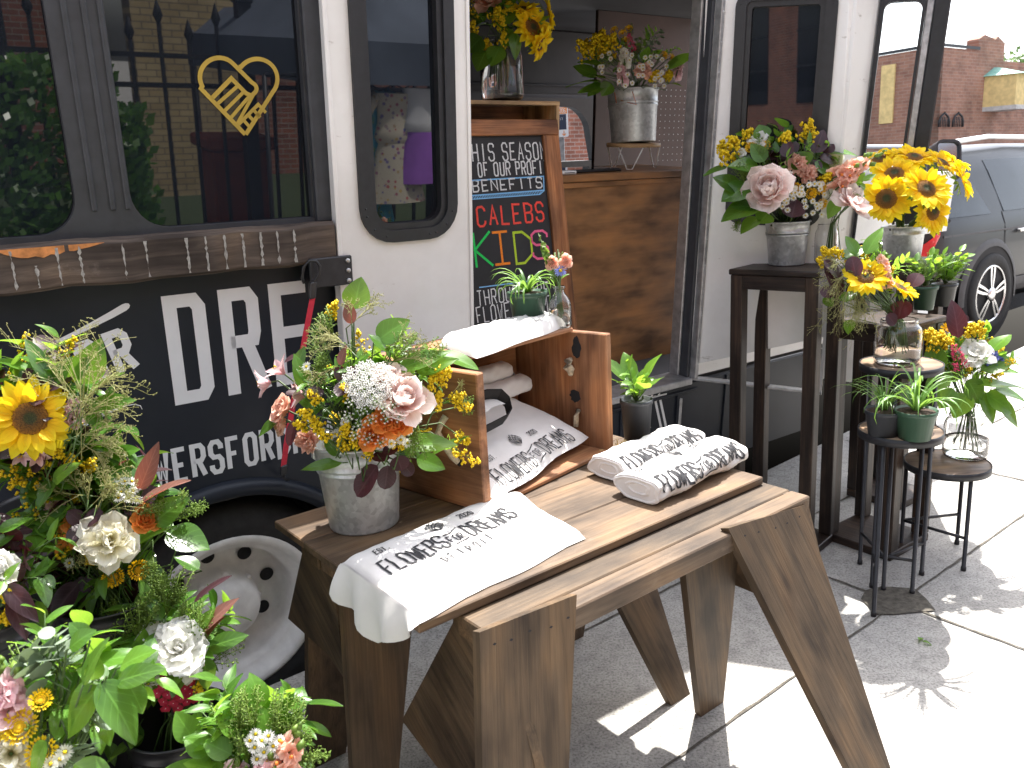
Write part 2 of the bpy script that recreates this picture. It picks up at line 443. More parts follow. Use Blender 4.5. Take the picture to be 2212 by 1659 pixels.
    def lathe(s, prof, mat, base, n=32, ax=None, sx=1.0, sy=1.0, cap=False):
        """prof: (radius, height); around axis ax from base"""
        ax = (ax or Vector((0, 0, 1))).normalized(); a = ax.orthogonal().normalized(); b = ax.cross(a)
        vs = []; ls = []
        for (r, h) in prof:
            for k in range(n):
                t = 2*PI*k/n
                vs.append(base+ax*h+a*(math.cos(t)*r*sx)+b*(math.sin(t)*r*sy)); ls.append((t*r, h, r))
        m = len(prof)
        fs = [(i*n+k, i*n+(k+1) % n, (i+1)*n+(k+1) % n, (i+1)*n+k) for i in range(m-1) for k in range(n)]
        if cap: fs += [tuple(range(n-1, -1, -1)), tuple((m-1)*n+k for k in range(n))]
        s.add(vs, fs, mat, ls, True)
    def prism(s, poly, fn, d0, d1, mat, smooth=False):
        """2-D outline (x, y) extruded between d0 and d1 through fn(x, y, d)"""
        n = len(poly)
        vs = [fn(x, y, d0) for x, y in poly] + [fn(x, y, d1) for x, y in poly]
        ls = [(x, y, d0) for x, y in poly] + [(x, y, d1) for x, y in poly]
        fs = [tuple(range(n-1, -1, -1)), tuple(range(n, 2*n))] + [(i, (i+1) % n, n+(i+1) % n, n+i) for i in range(n)]
        s.add(vs, fs, mat, ls, smooth)
    def strip(s, inner, outer, fn, d0, d1, mat, closed=True):
        """ring between two outlines with the same number of points, extruded"""
        n = len(inner); k = n if closed else n-1
        vs = [fn(x, y, d) for d in (d0, d1) for L in (inner, outer) for x, y in L]
        fs = []
        for i in range(k):
            j = (i+1) % n
            fs += [(i, j, n+j, n+i), (2*n+i, 3*n+i, 3*n+j, 2*n+j), (n+i, n+j, 3*n+j, 3*n+i), (i, 2*n+i, 2*n+j, j)]
        s.add(vs, fs, mat)
    def blob(s, p, r, mat, tint=.5, sq=1.0, up_=None):
        """tiny 6-point floret"""
        u = up_ or UP; a = u.orthogonal().normalized(); b = u.cross(a)
        p = Vector(p); vs = [p+u*r*sq, p-u*r*sq, p+a*r, p-a*r, p+b*r, p-b*r]
        s.add(vs, [(0, 2, 4), (0, 4, 3), (0, 3, 5), (0, 5, 2), (1, 4, 2), (1, 3, 4), (1, 5, 3), (1, 2, 5)], mat, [(0, .8, tint)]*6, True)

RN = random.Random(7)
def rr(a, b): return RN.uniform(a, b)
def tagit(o, label, cat, group=None, kind=None):
    if label: o['label'] = label
    if cat: o['category'] = cat
    if group: o['group'] = group
    if kind: o['kind'] = kind
    return o
def thing(name, label, cat, loc=(0, 0, 0), group=None, mtx=None):
    o = bpy.data.objects.new(name, None); COL.objects.link(o)
    if mtx is not None: o.matrix_world = mtx
    else: o.location = loc; o.matrix_world = Matrix.Translation(loc)
    o.empty_display_size = .05
    return tagit(o, label, cat, group)

# ---- lettering: strokes on a 4 x 8 grid
GL = {'A': '00 28 40|13 33', 'B': '00 08 28 47 45 34 04|34 43 41 30 00', 'C': '46 47 38 18 07 01 10 30 41 42', 'D': '00 08 28 46 42 20 00', 'E': '48 08 00 40|04 34', 'F': '48 08 00|04 34',
      'G': '47 38 18 07 01 10 30 41 44 24', 'H': '00 08|40 48|04 44', 'I': '20 28', 'K': '00 08|48 04 40', 'L': '08 00 40', 'M': '00 08 24 48 40', 'N': '00 08 40 48', 'O': '10 01 07 18 38 47 41 30 10',
      'P': '00 08 38 47 45 34 04', 'R': '00 08 38 47 45 34 04|24 40', 'S': '46 47 38 18 07 05 14 34 43 41 30 10 01 02', 'T': '08 48|28 20', 'U': '08 01 10 30 41 48', 'V': '08 20 48', 'W': '08 10 25 30 48',
      '0': '10 01 07 18 38 47 41 30 10', '2': '06 07 18 38 47 45 00 40', '4': '38 03 43|30 38', '6': '47 38 18 07 01 10 30 41 43 34 14 03', '1': '06 28 20', '/': '00 48', '.': '10 11', '&': '40 06 18 36 02 10 20 44', 'Z': '08 48 00 40', 'I2': '08 48|28 20|00 40',
      'o': '10 01 03 14 34 43 41 30 10', 'e': '02 42 43 34 14 03 01 10 30 41', 't': '17 11 20 30|05 35', 'r': '00 05|03 14 34', 'i': '10 15|17 18', 'D2': ''}
def ribbon(mb, pts, wd, fn, h, mat, closed=False):
    pts = [Vector((x, y)) for x, y in pts]
    if len(pts) > 2 and (pts[0]-pts[-1]).length < 1e-6: pts = pts[:-1]; closed = True
    n = len(pts); L = []; R_ = []
    for i in range(n):
        if closed: a, b = pts[i-1], pts[(i+1) % n]
        else: a, b = pts[max(i-1, 0)], pts[min(i+1, n-1)]
        d1 = (pts[i]-a); d2 = (b-pts[i])
        if d1.length < 1e-9: d1 = d2
        if d2.length < 1e-9: d2 = d1
        d1.normalize(); d2.normalize()
        t = d1+d2
        if t.length < 1e-6: t = d1
        t.normalize(); nn = Vector((-t.y, t.x)); c = max(.45, nn.dot(Vector((-d1.y, d1.x))))
        k = wd/2/c; L.append(pts[i]+nn*k); R_.append(pts[i]-nn*k)
    vs = [fn(p.x, p.y, h) for p in L]+[fn(p.x, p.y, h) for p in R_]
    fs = [(n+i, n+(i+1) % n, (i+1) % n, i) for i in range(n if closed else n-1)]
    mb.add(vs, fs, mat)
def text(mb, s, x, y, h, cw, wd, fn, mat, pitch=1.35, h0=.0004, sub=1, wob=0.0):
    """s along +x from (x, y); h letter height, cw letter width"""
    k = 0
    for ch in s:
        if ch == ' ': x += cw*pitch*.7; continue
        for st in GL[ch].split('|'):
            if not st: continue
            P = [(x+int(q[0])/4*cw+rr(-wob, wob), y+int(q[1])/8*h+rr(-wob, wob)) for q in st.split(' ')]
            if wob and st.split(' ')[0] == st.split(' ')[-1]: P[-1] = P[0]
            if sub > 1:
                Q = []
                for a, b in zip(P[:-1], P[1:]):
                    for t in range(sub): Q.append((a[0]+(b[0]-a[0])*t/sub, a[1]+(b[1]-a[1])*t/sub))
                P = Q+[P[-1]]
            ribbon(mb, P, wd, fn, h0+k*.00006, mat); k = (k+1) % 5
        x += cw*pitch*(.62 if ch in 'I.i1' and False else 1)
    return x
def rounded(x0, y0, x1, y1, r, n=6, corners=(1, 1, 1, 1)):
    P = []
    for (cx, cy, a0), on in zip(((x1-r, y1-r, 0), (x0+r, y1-r, 90), (x0+r, y0+r, 180), (x1-r, y0+r, 270)), corners):
        ex, ey = (x1 if a0 in (0, 270) else x0), (y1 if a0 in (0, 90) else y0)
        for i in range(n+1):
            t = rad(a0+90*i/n)
            P.append((cx+r*math.cos(t), cy+r*math.sin(t)) if on else (ex, ey))
    return P
# ================================================================== the ground
KA = -2.17; KV = -4.2                                                      # kerb line in the sidewalk's own direction
def sheet(name, pts, z0, z1, mat, kind='structure'):
    mb = MB(); mb.prism([(p[0], p[1]) for p in pts], lambda x, y, d: B(x, y, d), z0, z1, mat)
    o = mb.build(name); tagit(o, None, None, kind=kind); return o
ZR = -0.12
o = sheet('road', [(-200, -240), (200, -240), (200, KV), (-200, KV)], -.4, ZR, 'asphalt'); o['label'] = 'grey asphalt street beyond the bus and the parked cars'
o = sheet('kerb', [(-30, KA-.15), (3, KA-.15), (40, KV-.15), (40, KV), (3, KA), (-30, KA)], -.4, -.004, 'concrete'); o['label'] = 'concrete kerb along the sidewalk beneath the bus'
o = sheet('sidewalk', [(-30, KA), (3, KA), (40, KV), (40, 60), (-30, 60)], -.4, 0, 'concrete'); o['label'] = 'pale concrete sidewalk with scored joints and a broken corner'
mb = MB(); JR = random.Random(3)
def joint(a, b, wd):
    n = max(4, int((Vector(b)-Vector(a)).length/.05)); L = []; R_ = []
    d = (Vector(b)-Vector(a)).normalized(); nn = Vector((-d.y, d.x))
    for i in range(n+1):
        p = Vector(a).lerp(Vector(b), i/n); k = wd*JR.uniform(.5, 1.2)
        j = JR.uniform(-.002, .002)
        L.append(p+nn*(k/2+j)); R_.append(p-nn*(k/2-j))
    mb.add([B(p.x, p.y, .004) for p in L]+[B(p.x, p.y, .004) for p in R_], [(i, i+1, n+2+i, n+1+i) for i in range(n)], 'gap')
for v_ in (-1.857, -1.225, .3, 1.85): joint((-1.6 if v_ > -1.5 else .8, v_), (9, v_-.02), .009)
for u_ in (2.63, 4.15, 5.67, 7.2): joint((u_, -2.3), (u_-.03, 4), .012)
joint((1.07, -1.2), (1.05, 4), .008)
# the broken corner where the slabs meet
P_ = [(2.50, -1.25), (2.56, -1.33), (2.63, -1.36), (2.70, -1.33), (2.76, -1.25), (2.72, -1.18), (2.66, -1.12), (2.60, -1.15), (2.55, -1.19)]
mb.add([B(x+JR.uniform(-.012, .012), y+JR.uniform(-.012, .012), .0055) for x, y in P_], [tuple(range(9))], 'gap')
o = mb.build('sidewalk_joint'); tagit(o, 'dark scored joints and broken slab corner in the sidewalk', None, kind='structure')

# ================================================================== the bus
bus = thing('flower_bus', 'black and white shuttle bus turned flower stall with its cargo doors open', 'bus', T(1, -3.4, 0))
def tbox(name, c0, c1, mat, bevel=.004, parent=bus):
    mb = MB(); mb.box(c0, c1, mat, T, bevel); return mb.build(name, parent)
UO0, UO1 = 1.387, 2.428                                          # door opening
WT = 2.05                                                       # top of the straight wall
WB = 1.232                                                      # foot of the window band
# lower side with the wheel arch
WCU, WCW = .548, .085
def arch(r, n=26): return [(WCU+r*math.cos(PI*i/n), WCW+r*math.sin(PI*i/n)) for i in range(n+1)]
a_ = arch(.40)
mb = MB()
left = [(-3.2, WCW)] + [(-3.2, 1.125)] + [(UO0, 1.125), (UO0, WCW)]
poly = [(-3.2, WCW), (-3.2, 1.125), (UO0, 1.125), (UO0, WCW)]
# two pieces per arch step keep the outline clean
for i in range(len(a_)-1):
    (x0, y0), (x1, y1) = a_[i+1], a_[i]
    mb.box((x0, 0, 0), (x1, .03, 1), 'navy', lambda x, d, t, x0=x0, x1=x1, y0=y0, y1=y1: T(x, WV-.03+d, (y0 if abs(x-x0) < 1e-9 else y1)*(1-t)+1.125*t))
mb.box((-3.2, 0, WCW), (WCU-.40, .03, 1.125), 'navy', lambda u, d, w_: T(u, WV-.03+d, w_))
mb.box((WCU+.40, 0, WCW), (UO0, .03, 1.125), 'navy', lambda u, d, w_: T(u, WV-.03+d, w_))
mb.build('body_side', bus)
mb = MB()
# flared arch lip
def lip(t, s):
    ang = PI*t; q = s*PI; r = .40+.052*(1-math.cos(q))/2; d = .028*math.sin(q)
    return T(WCU+r*math.cos(ang), WV+d+.001, WCW+r*math.sin(ang))
mb.quadgrid(lip, 36, 8, 'navy'); mb.build('wheel_arch', bus)
mb = MB()
mb.quadgrid(lambda t, s: T(WCU+.40*math.cos(PI*t), WV-.01-.4*s, WCW+.40*math.sin(PI*t)), 24, 2, 'dark')
mb.box((-3.2, WV-.42, WCW-.1), (UO0+2.2, WV-.40, .46), 'dark', T); mb.build('wheel_well', bus)
# wheel: tyre and steel rim
wc = T(WCU, WV-.035, WCW); ax = tv
wheel = MB()
R0 = .355*KS
wheel.lathe([(R0-.125, -.012), (R0-.105, .004), (R0-.055, .012), (R0-.018, -.002), (R0, -.03), (R0, -.2), (R0-.03, -.23), (.1, -.23)], 'tyre', wc, 48, ax)
wo = wheel.build('wheel', bus)
rim = MB()
rim.lathe([(a_*KS, b_*KS) for a_, b_ in [(.262, -.012), (.262, .004), (.252, .01), (.236, .002), (.228, -.016), (.212, -.036), (.205, -.038), (.196, -.07), (.188, -.125), (.172, -.142), (.150, -.144), (.118, -.135), (.104, -.11),
           (.094, -.05), (.085, -.03), (.07, -.02), (.04, -.012), (.0001, -.012)]], 'rimwhite', wc, 56, ax)
e1 = ax.orthogonal().normalized(); e2 = ax.cross(e1)
for k in range(8):
    t = 2*PI*k/8+.25; c = wc+(e1*math.cos(t)+e2*math.sin(t))*.149*KS - ax*.137*KS
    rim.lathe([(.0235, 0), (.0235, .0015), (.0001, .0015)], 'dark', c, 18, ax)
for k in range(8):
    t = 2*PI*k/8; c = wc+(e1*math.cos(t)+e2*math.sin(t))*.098*KS - ax*.095*KS
    rim.lathe([(.012, 0), (.012, .014), (.008, .018), (.0001, .018)], 'rimwhite', c, 6, ax)
rim.build('rim', wo)
# window band: panes set back in a grey frame
def cellring(mb, win, cell, r, n=7, d0=-.012, d1=.014, corners=(1, 1, 1, 1), mat='frame'):
    inn = rounded(*win, r, n, corners)
    cx_, cy_ = (win[0]+win[2])/2, (win[1]+win[3])/2
    out = []
    for x, y in inn:
        dx, dy = x-cx_, y-cy_
        kx = ((cell[2]-cx_) if dx > 0 else (cell[0]-cx_))/dx if abs(dx) > 1e-9 else 1e9
        ky = ((cell[3]-cy_) if dy > 0 else (cell[1]-cy_))/dy if abs(dy) > 1e-9 else 1e9
        k = min(kx, ky); out.append((cx_+dx*k, cy_+dy*k))
    mb.strip(inn, out, lambda x, y, d: T(x, WV+d, y), d0, d1, mat)
W1R = TL(90.6, 0)[0]; W2L = TL(219, 0)[0]; W2R = TL(637, 0)[0]
MID = (W1R+W2L)/2
mb = MB()
cellring(mb, (-1.25, WB+.012, W1R, 1.98), (-1.3, WB-.05, MID, WT), .085)
cellring(mb, (W2L, WB+.012, W2R, 1.98), (MID, WB-.05, .925, WT), .085, corners=(0, 1, 1, 0))
for k, dx in enumerate((-.028, .012, .045)):
    mb.box((MID+dx, 0, WB+.06), (MID+dx+.012, .006, WT), 'frame', lambda u, d, w_: T(u, WV+.014+d, w_), .003)
mb.box((-3.2, WV-.03, 1.125), (-1.3, WV+.006, WT), 'navy', T)
mb.build('window_frame', bus)
def pane(name, u0, u1, w0, w1):
    mb = MB(); mb.box((u0, WV-.012, w0), (u1, WV-.006, w1), 'tint', T); return mb.build(name, bus)
pane('window_pane', -1.28, MID-.01, WB-.03, WT-.01)
heartpane = pane('window_pane', MID+.01, .92, WB-.03, WT-.01)
# gold heart emblem on the glass: two clasped outlines with bars
mb = MB()
def E_(x, y, h): return T(x, WV-.004+h, y)
hp = lambda x, y: TL(x*.3418, y*.3418, WV-.004)                 # from the 1400 px detail of the photograph
c0 = hp(1545, 830)
def hl(pts, wd, closed=False):
    global _hk
    ribbon(mb, [hp(*p) for p in pts], wd, E_, .0004+.00006*(_hk % 6), 'gold', closed); _hk += 1
_hk = 0
def arc(cx, cy, r, a0, a1, n=12): return [(cx+r*math.cos(rad(a0+(a1-a0)*i/n)), cy-r*math.sin(rad(a0+(a1-a0)*i/n))) for i in range(n+1)]
hw = .0105
hl([(1550, 850)]+[(1270, 560)]+arc(1385, 487, 122, 208, 45, 16)+[(1590, 520)]+arc(1585, 560, 36, 50, -40, 6)+[(1590, 605), (1555, 590), (1462, 495), (1340, 620)], hw)
hl([(1510, 425)]+arc(1625, 500, 128, 142, -40, 18)+[(1553, 850)], hw)
for a, b in (((1500, 545), (1375, 655)), ((1540, 580), (1420, 700)), ((1578, 605), (1462, 740)), ((1600, 600), (1500, 780))): hl([a, b], hw*.8)
hl([(1505, 788), (1632, 660), (1680, 712)], hw*.8)
for a, b in (((1600, 693), (1645, 742)), ((1568, 725), (1612, 775)), ((1537, 757), (1580, 806))): hl([a, b], hw*.8)
mb.build('heart_emblem', heartpane)
# weathered beam under the windows, with painted ticks and a split
mb = MB(); NB = 60
def beamf(t, q):
    u = -3.0+(.905+3.0)*t
    prof = [(0, 1.125), (.05, 1.125), (.058, 1.133), (.058, 1.222), (.05, 1.232), (0, 1.232)]
    d, w_ = prof[min(5, int(q*5+.5))]
    j = .003*math.sin(u*31)+.002*math.sin(u*77+1)
    return T(u, WV+d+j*.5*(d > 0), w_+j*(d > .04))
OB = RN.random()*5
mb.quadgrid(beamf, NB, 5, 'railwood', lambda t, q: (t*3.9+OB, q*.22, 0), smooth=False)
mb.add([beamf(1, i/5) for i in range(6)], [tuple(range(6))], 'railwood')
beam = mb.build('wooden_rail', bus)
M['tick'] = plain('worn_white_paint', (.34, .33, .31), .8, var=.4, scale=120)
mb = MB(); JR = random.Random(5)
for px in (639, 603, 567, 528, 489, 448, 407, 318, 268, 174, 125, 75, 24, -28):
    x0, _ = TL(px, 560, WV+.058)
    hh = .088 if px > 400 or JR.random() > .5 else .06
    n = 12; L = []; R_ = []
    for i in range(n+1):
        y = 1.133+.002+(.086 if hh > .08 else .05)*i/n; g = JR.uniform(.0015, .0045) if JR.random() > .2 else .0004
        L.append((x0-g+JR.uniform(-.001, .001), y)); R_.append((x0+g+JR.uniform(-.001, .001), y))
    mb = MB(); mb.add([T(x, WV+.0605, y) for x, y in L]+[T(x, WV+.0605, y) for x, y in R_], [(i, n+1+i, n+2+i, i+1) for i in range(n)], 'tick')
    mb.build('painted_tick', beam)
mb = MB(); L = []; R_ = []
for i in range(15):
    x, _ = TL(-10+i*17, 545, WV+.058); L.append((x, 1.2255)); R_.append((x, 1.2255-.022*math.sin(PI*(i/14)**.7)*JR.uniform(.7, 1.1)-.001))
mb.add([T(x, WV+.0603, y) for x, y in L]+[T(x, WV+.0603, y) for x, y in R_], [(i, i+1, 16+i, 15+i) for i in range(14)], 'barewood')
mb.build('split_edge', beam)
# lettering on the lower side
mb = MB()
def LS(x, y, h): return T(x, WV+.0006+h, y)
y0, y1 = .782, 1.073; hh = y1-y0
def TX(px, py): return TL(px, py)[0]
sw = TX(378, 720)-TX(347, 640); sw = .034
uD, uR, uE = .453, TX(468, 625), TX(577.6, 617)
def bl(u, w_, strokes, ws=sw):
    for k, P in enumerate(strokes): ribbon(mb, [(u+a*w_, y0+b*hh) for a, b in P], ws, LS, .0003+.00008*k, 'white')
cw_ = .105; hs = sw/2/hh; hx = sw/2/cw_
bl(uD, cw_, [[(hx, hs), (hx, 1-hs), (.72, 1-hs), (1-hx, .93-hs), (1-hx, .07+hs), (.72, hs), (hx, hs)]])
bl(uR, cw_, [[(hx, 0), (hx, 1-hs), (.72, 1-hs), (1-hx, .93-hs), (1-hx, .58), (.78, .5), (hx+.05, .5)], [(.60, .49), (1.0, 0)]])
bl(uE, cw_, [[(1, 1-hs), (hx, 1-hs), (hx, hs), (1, hs)], [(hx+.12, .52), (.9, .52)]])
x = uE+cw_*1.3
# FOR, set on a rising line between two swooshes
b0 = Vector(TL(258, 806)); b1 = Vector(TL(297, 791)); t0 = Vector(TL(244.5, 717))
ex = (b1-b0).normalized(); ey = Vector((-ex.y, ex.x)); fh = (t0-b0).length*.93
def LF(x, y, h):
    q = b0+ex*x+ey*y; return T(q.x, WV+.0006+h, q.y)
fw = (b1-b0).length*.82
for ch, k in (('R', 0), ('O', -1), ('F', -2)):
    for i, st in enumerate(GL[ch].split('|')):
        ribbon(mb, [(k*fw*1.95+int(q[0])/4*fw+.006, int(q[1])/8*fh+(.004 if q[1] == '0' and ch == 'O' else 0)) for q in st.split(' ')], .0195, LF, .0004+.0001*i, 'white')
def swoosh(pts):
    L = []; R_ = []
    Q = [Vector(TL(*p[:2])) for p in pts]
    for i, q in enumerate(Q):
        d = (Q[min(i+1, len(Q)-1)]-Q[max(0, i-1)]).normalized(); n_ = Vector((-d.y, d.x)); k = pts[i][2]
        L.append(q+n_*k); R_.append(q-n_*k)
    n = len(Q); mb.add([LS(p.x, p.y, .0005) for p in L]+[LS(p.x, p.y, .0005) for p in R_], [(n+i, n+i+1, i+1, i) for i in range(n-1)], 'white')
SW = [(53, 737, .0006), (54, 744, .0012), (60, 749, .0016), (72, 750, .002), (90, 748, .0028), (120, 739, .0038), (160, 721, .0052), (200, 701, .0068), (240, 680, .0083), (268, 664, .009), (275, 660, .0072), (279, 657.5, .003)]
swoosh(SW)
swoosh([(110, 962, .0085), (150, 936, .007), (190, 912, .0055), (230, 892, .0035), (270, 876, .0018), (290, 873, .0012), (303, 876, .001), (307, 884, .0006)])
# web address along the foot
pitch = (TX(572, 960)-TX(384, 1000))/5
text(mb, 'FLOWERSFORDREAMS.COM', .434-4*pitch-.002, .571, .088, pitch*.58, .0135, LS, 'white', pitch=1/.58, h0=.0005)
mb.build('lettering', bus)
# end post between window band and doors
tbox('corner_post', (.872, WV+.002, WB+.0), (.925, WV+.03, WT), 'frame')
# upper wall behind the folded leaf, right-hand wall, sill side
mb = MB()
mb.box((.925, WV-.03, 1.125), (UO0, WV, WT), 'wallwhite', T)
mb.box((UO1, WV-.03, .5), (3.46, WV, WT), 'wallwhite', T)
mb.box((UO0, WV-.03, 1.97), (UO1, WV, WT), 'wallwhite', T)
mb.box((3.46, WV-.03, .95), (4.3, WV, 1.25), 'wallwhite', T)
mb.build('upper_side', bus)
mb = MB()
mb.box((UO0, WV-.03, WCW), (UO1+.9, WV, .472), 'navy', T)
for (a, b, c, d) in ((UO0+.66, .16, UO0+.675, .45), (UO0+.1, .437, UO1+.05, .45), (UO1-.07, .12, UO1-.055, .44), (UO1+.22, .1, UO1+.235, .47), (UO1+.30, .1, UO1+.315, .47)):
    mb.box((a, WV, b), (c, WV+.008, d), 'navy', T, .002)
mb.box((UO1-.06, WV, .2), (UO1-.045, WV+.012, .42), 'alu', T, .002)
mb.box((UO1-.085, WV, .25), (UO1-.04, WV+.02, .29), 'alu', T, .004)
mb.build('skirt', bus)
# painted white stripes on the skirt below the sill
mb = MB()
def SK(x, y, h): return T(x, WV+.0006+h, y)
for (A, Bp) in (((1395, 868), (1403, 925)), ((1413, 855), (1428, 925)), ((1423, 850), (1439, 925)), ((1385, 905), (1412, 845)), ((1405, 842), (1438, 838)), ((1408, 860), (1440, 852))):
    a = TL(*A); b = TL(*Bp); ribbon(mb, [a, b], .012, SK, .0004, 'white')
mb.build('painted_stripe', bus)
# sill, jambs
tbox('door_sill', (UO0, WV-.10, .472), (UO1, WV+.018, .50), 'alu')
mb = MB()
for k, (du, dv, wd, mt) in enumerate(((-.028, -.09, .012, 'alu'), (-.016, -.05, .016, 'frame'), (.0, -.02, .018, 'alu'))):
    mb.box((UO1+du, WV+dv, .5), (UO1+du+wd, WV+dv+.05, 1.97), mt, T, .003)
for k in range(14): mb.lathe([(.004, 0), (.003, .003), (.0001, .003)], 'steel', T(UO1+.009, WV+.03, .56+k*.1), 6, tv)
mb.build('door_jamb', bus)
# roof
mb = MB()
def roofp(t, q):
    W_ = 2.25; ang = PI*q
    pr = [(0, WT), (-.03, WT+.08), (-.12, WT+.15), (-.4, WT+.2), (-1.12, WT+.22), (-1.85, WT+.2), (-2.13, WT+.15), (-2.22, WT+.08), (-W_, WT)]
    d, w_ = pr[min(8, int(q*8+.5))]
    return T(-3.2+6.66*t, WV+d, w_)
mb.quadgrid(roofp, 2, 8, 'wallwhite'); mb.build('roof', bus)
# inside
FV = WV-2.2                                                      # far side wall
mb = MB()
mb.box((-3.2, FV, .46), (4.4, WV-.04, .498), 'interior', T); mb.build('floor', bus)
mb = MB(); mb.box((-3.2, FV, 1.98), (3.46, WV-.03, 2.02), 'interior', T); mb.build('ceiling', bus)
q0 = TL(1190, 222, FV); q1 = TL(1292, 352, FV)
hu0, hu1, hw1, hw0 = q0[0]-.25, q1[0], q0[1], q1[1]
mb = MB()
mb.box((-3.2, FV-.04, .46), (hu0, FV, 2.02), 'interior', T); mb.box((hu1, FV-.04, .46), (max(3.46, hu1+.1), FV, 2.02), 'interior', T)
mb.box((hu0, FV-.04, hw1), (hu1, FV, 2.02), 'interior', T); mb.box((hu0, FV-.04, .46), (hu1, FV, hw0), 'interior', T)
mb.build('far_side', bus)
mb = MB()
inn = rounded(hu0+.03, hw0+.02, hu1-.06, hw1-.025, .12, 6, (1, 1, 0, 0)); cx_, cy_ = (hu0+hu1)/2, (hw0+hw1)/2
out = rounded(hu0-.03, hw0-.03, hu1+.03, hw1+.03, .12, 6, (0, 0, 0, 0))
inn = [(x-.16*max(0, (y-hw0-.1))/(hw1-hw0)*(1 if x > cx_ else 0), y) for x, y in inn]
mb.strip(inn, out, lambda x, y, d: T(x, FV+d, y), -.03, .03, 'rubber'); mb.build('cab_window_frame', bus)
mb = MB(); mb.box((-.2, FV, .5), (-.16, WV-.04, 1.98), 'interior', T); mb.build('rear_partition', bus)
# brown pegboard partition behind the counter, and a grey cab header
pv = WV-.95
a = TL(1412, 0, pv)[0]; b = TL(1530, 300, pv)[0]
mb = MB(); mb.box((a-.35, pv-.02, .5), (b+.35, pv, 1.98), 'interiorbrown', T, .003)
pb = mb.build('pegboard', bus)
mb = MB()
us = [TL(px, 300, pv)[0] for px in (1430, 1440, 1450, 1460, 1470, 1480, 1490)]
ws = [TL(1470, py, pv)[1] for py in (195, 208, 222, 236, 249, 262, 276, 290, 303, 318, 332, 345)]
for y in ws:
    for k in range(14):
        mb.lathe([(.0028, 0), (.0024, .0015), (.0001, .0015)], 'white', T(us[0]-.02+k*(us[1]-us[0]), pv, y), 6, tv)
mb.build('peg', pb)
cvv = WV-1.75
mb = MB(); c1 = TL(1300, 0, cvv)[0]
mb.box((.2, cvv-.03, TL(1250, 205, cvv)[1]), (c1, cvv, 1.98), 'interior', T, .01)
mb.box((.2, cvv, TL(1250, 188, cvv)[1]), (c1, cvv+.01, TL(1250, 183, cvv)[1]), 'frame', T, .003)
mb.build('cab_header', bus)
# black bracket for the strap
bp0 = TL(656, 560, WV+.03); bp1 = TL(750, 608, WV+.03)
mb = MB(); mb.box((bp0[0], WV+.06, bp0[1]-.075), (bp1[0], WV+.072, bp0[1]+.005), 'blackmetal', T, .003)
br_ = mb.build('door_bracket', bus)
for dw in (-.008, -.035, -.063):
    mb = MB(); mb.lathe([(.0075, 0), (.0075, .005), (.005, .007), (.0001, .007)], 'steel', T(bp1[0]-.014, WV+.072, bp0[1]+dw), 6, tv); mb.build('bolt', br_)

# ---- cargo door leaves
def leaf(name, H, e, L, w0, w1, th, win, clear=False, edge=True, rubber=.026, rr_=.09, up_=None):
    """H foot of the hinge line, e direction, win = outer (s0, w0, s1, w1) of the rubber surround"""
    tw = up_ or globals()['tw']
    nrm = e.cross(tw); nrm = nrm if nrm.dot(CAMP-H) > 0 else -nrm
    fn = lambda s, y, d: H+(e*s+tw*y+nrm*d)*KS
    inn = rounded(*win, rr_, 6)
    cx_, cy_ = (win[0]+win[2])/2, (win[1]+win[3])/2; out = []
    for x, y in inn:
        dx, dy = x-cx_, y-cy_
        kx = ((L-cx_) if dx > 0 else -cx_)/dx if abs(dx) > 1e-9 else 1e9
        ky = ((w1-cy_) if dy > 0 else (w0-cy_))/dy if abs(dy) > 1e-9 else 1e9
        k = min(kx, ky); out.append((cx_+dx*k, cy_+dy*k))
    mb = MB(); mb.strip(inn, out, fn, -th, 0, 'wallwhite')
    d = mb.build(name, bus)
    if edge:
        mb = MB()
        for s in (0.0, L-.012): mb.box((s, w0, .0005), (s+.012, w1, .004), 'wallwhite', fn, .0015)
        mb.box((0, w0-.012, -th), (L, w0-.001, .004), 'alu', fn, .002)
        mb.build('edge_trim', d)
    def shrink(q): return rounded(win[0]+q, win[1]+q, win[2]-q, win[3]-q, max(.012, rr_-q), 6)
    mb = MB(); mb.strip(shrink(rubber), shrink(-.008), fn, -th+.004, .010, 'rubber'); mb.strip(shrink(rubber+.018), shrink(rubber), fn, -th+.004, .002, 'rubber')
    for k in range(16):
        P = shrink(.008); q = P[int(k*len(P)/16)]; mb.lathe([(.0035, 0), (.003, .002), (.0001, .003)], 'rubber', fn(q[0], q[1], .010), 6, nrm)
    sl = mb.build('window_seal', d)
    mb = MB(); mb.prism(shrink(rubber+.012), fn, -th+.008, -th+.013, 'clearpane' if clear else 'tint'); mb.build('window_pane', d)
    return d, fn
M['clearpane'] = glass('clear_window_glass', (.97, .99, .99), 1.0)
lv = WV+.055
def LP(px, py): return TL(px, py, lv)
l0 = LP(700, 100)[0]; l1 = LP(1014, 100)[0]
wo_ = (LP(757, 20)[0]-l0, LP(870, 515)[1], LP(973, 100)[0]-l0, 1.92)
leaf('cargo_door', T(l0, lv, 0), tu, l1-l0, .50, 1.97, .034, wo_)
e58 = tu*math.cos(rad(58))+tv*math.sin(rad(58))
H1 = T(UO1+.012, WV+.012, 0); nl = e58.cross(tw)
def L2(px, py):
    p = (onplane(px, py, H1, nl)-H1)/KS; return (p.dot(e58)+.028*p.dot(tw), p.dot(tw))
leaf('cargo_door', H1, e58, .503, .499, 1.95, .03, (L2(1595, 10)[0], 1.13, L2(1806, 10)[0], 1.92), up_=tw-e58*.028, edge=True, rubber=.03, rr_=.05)
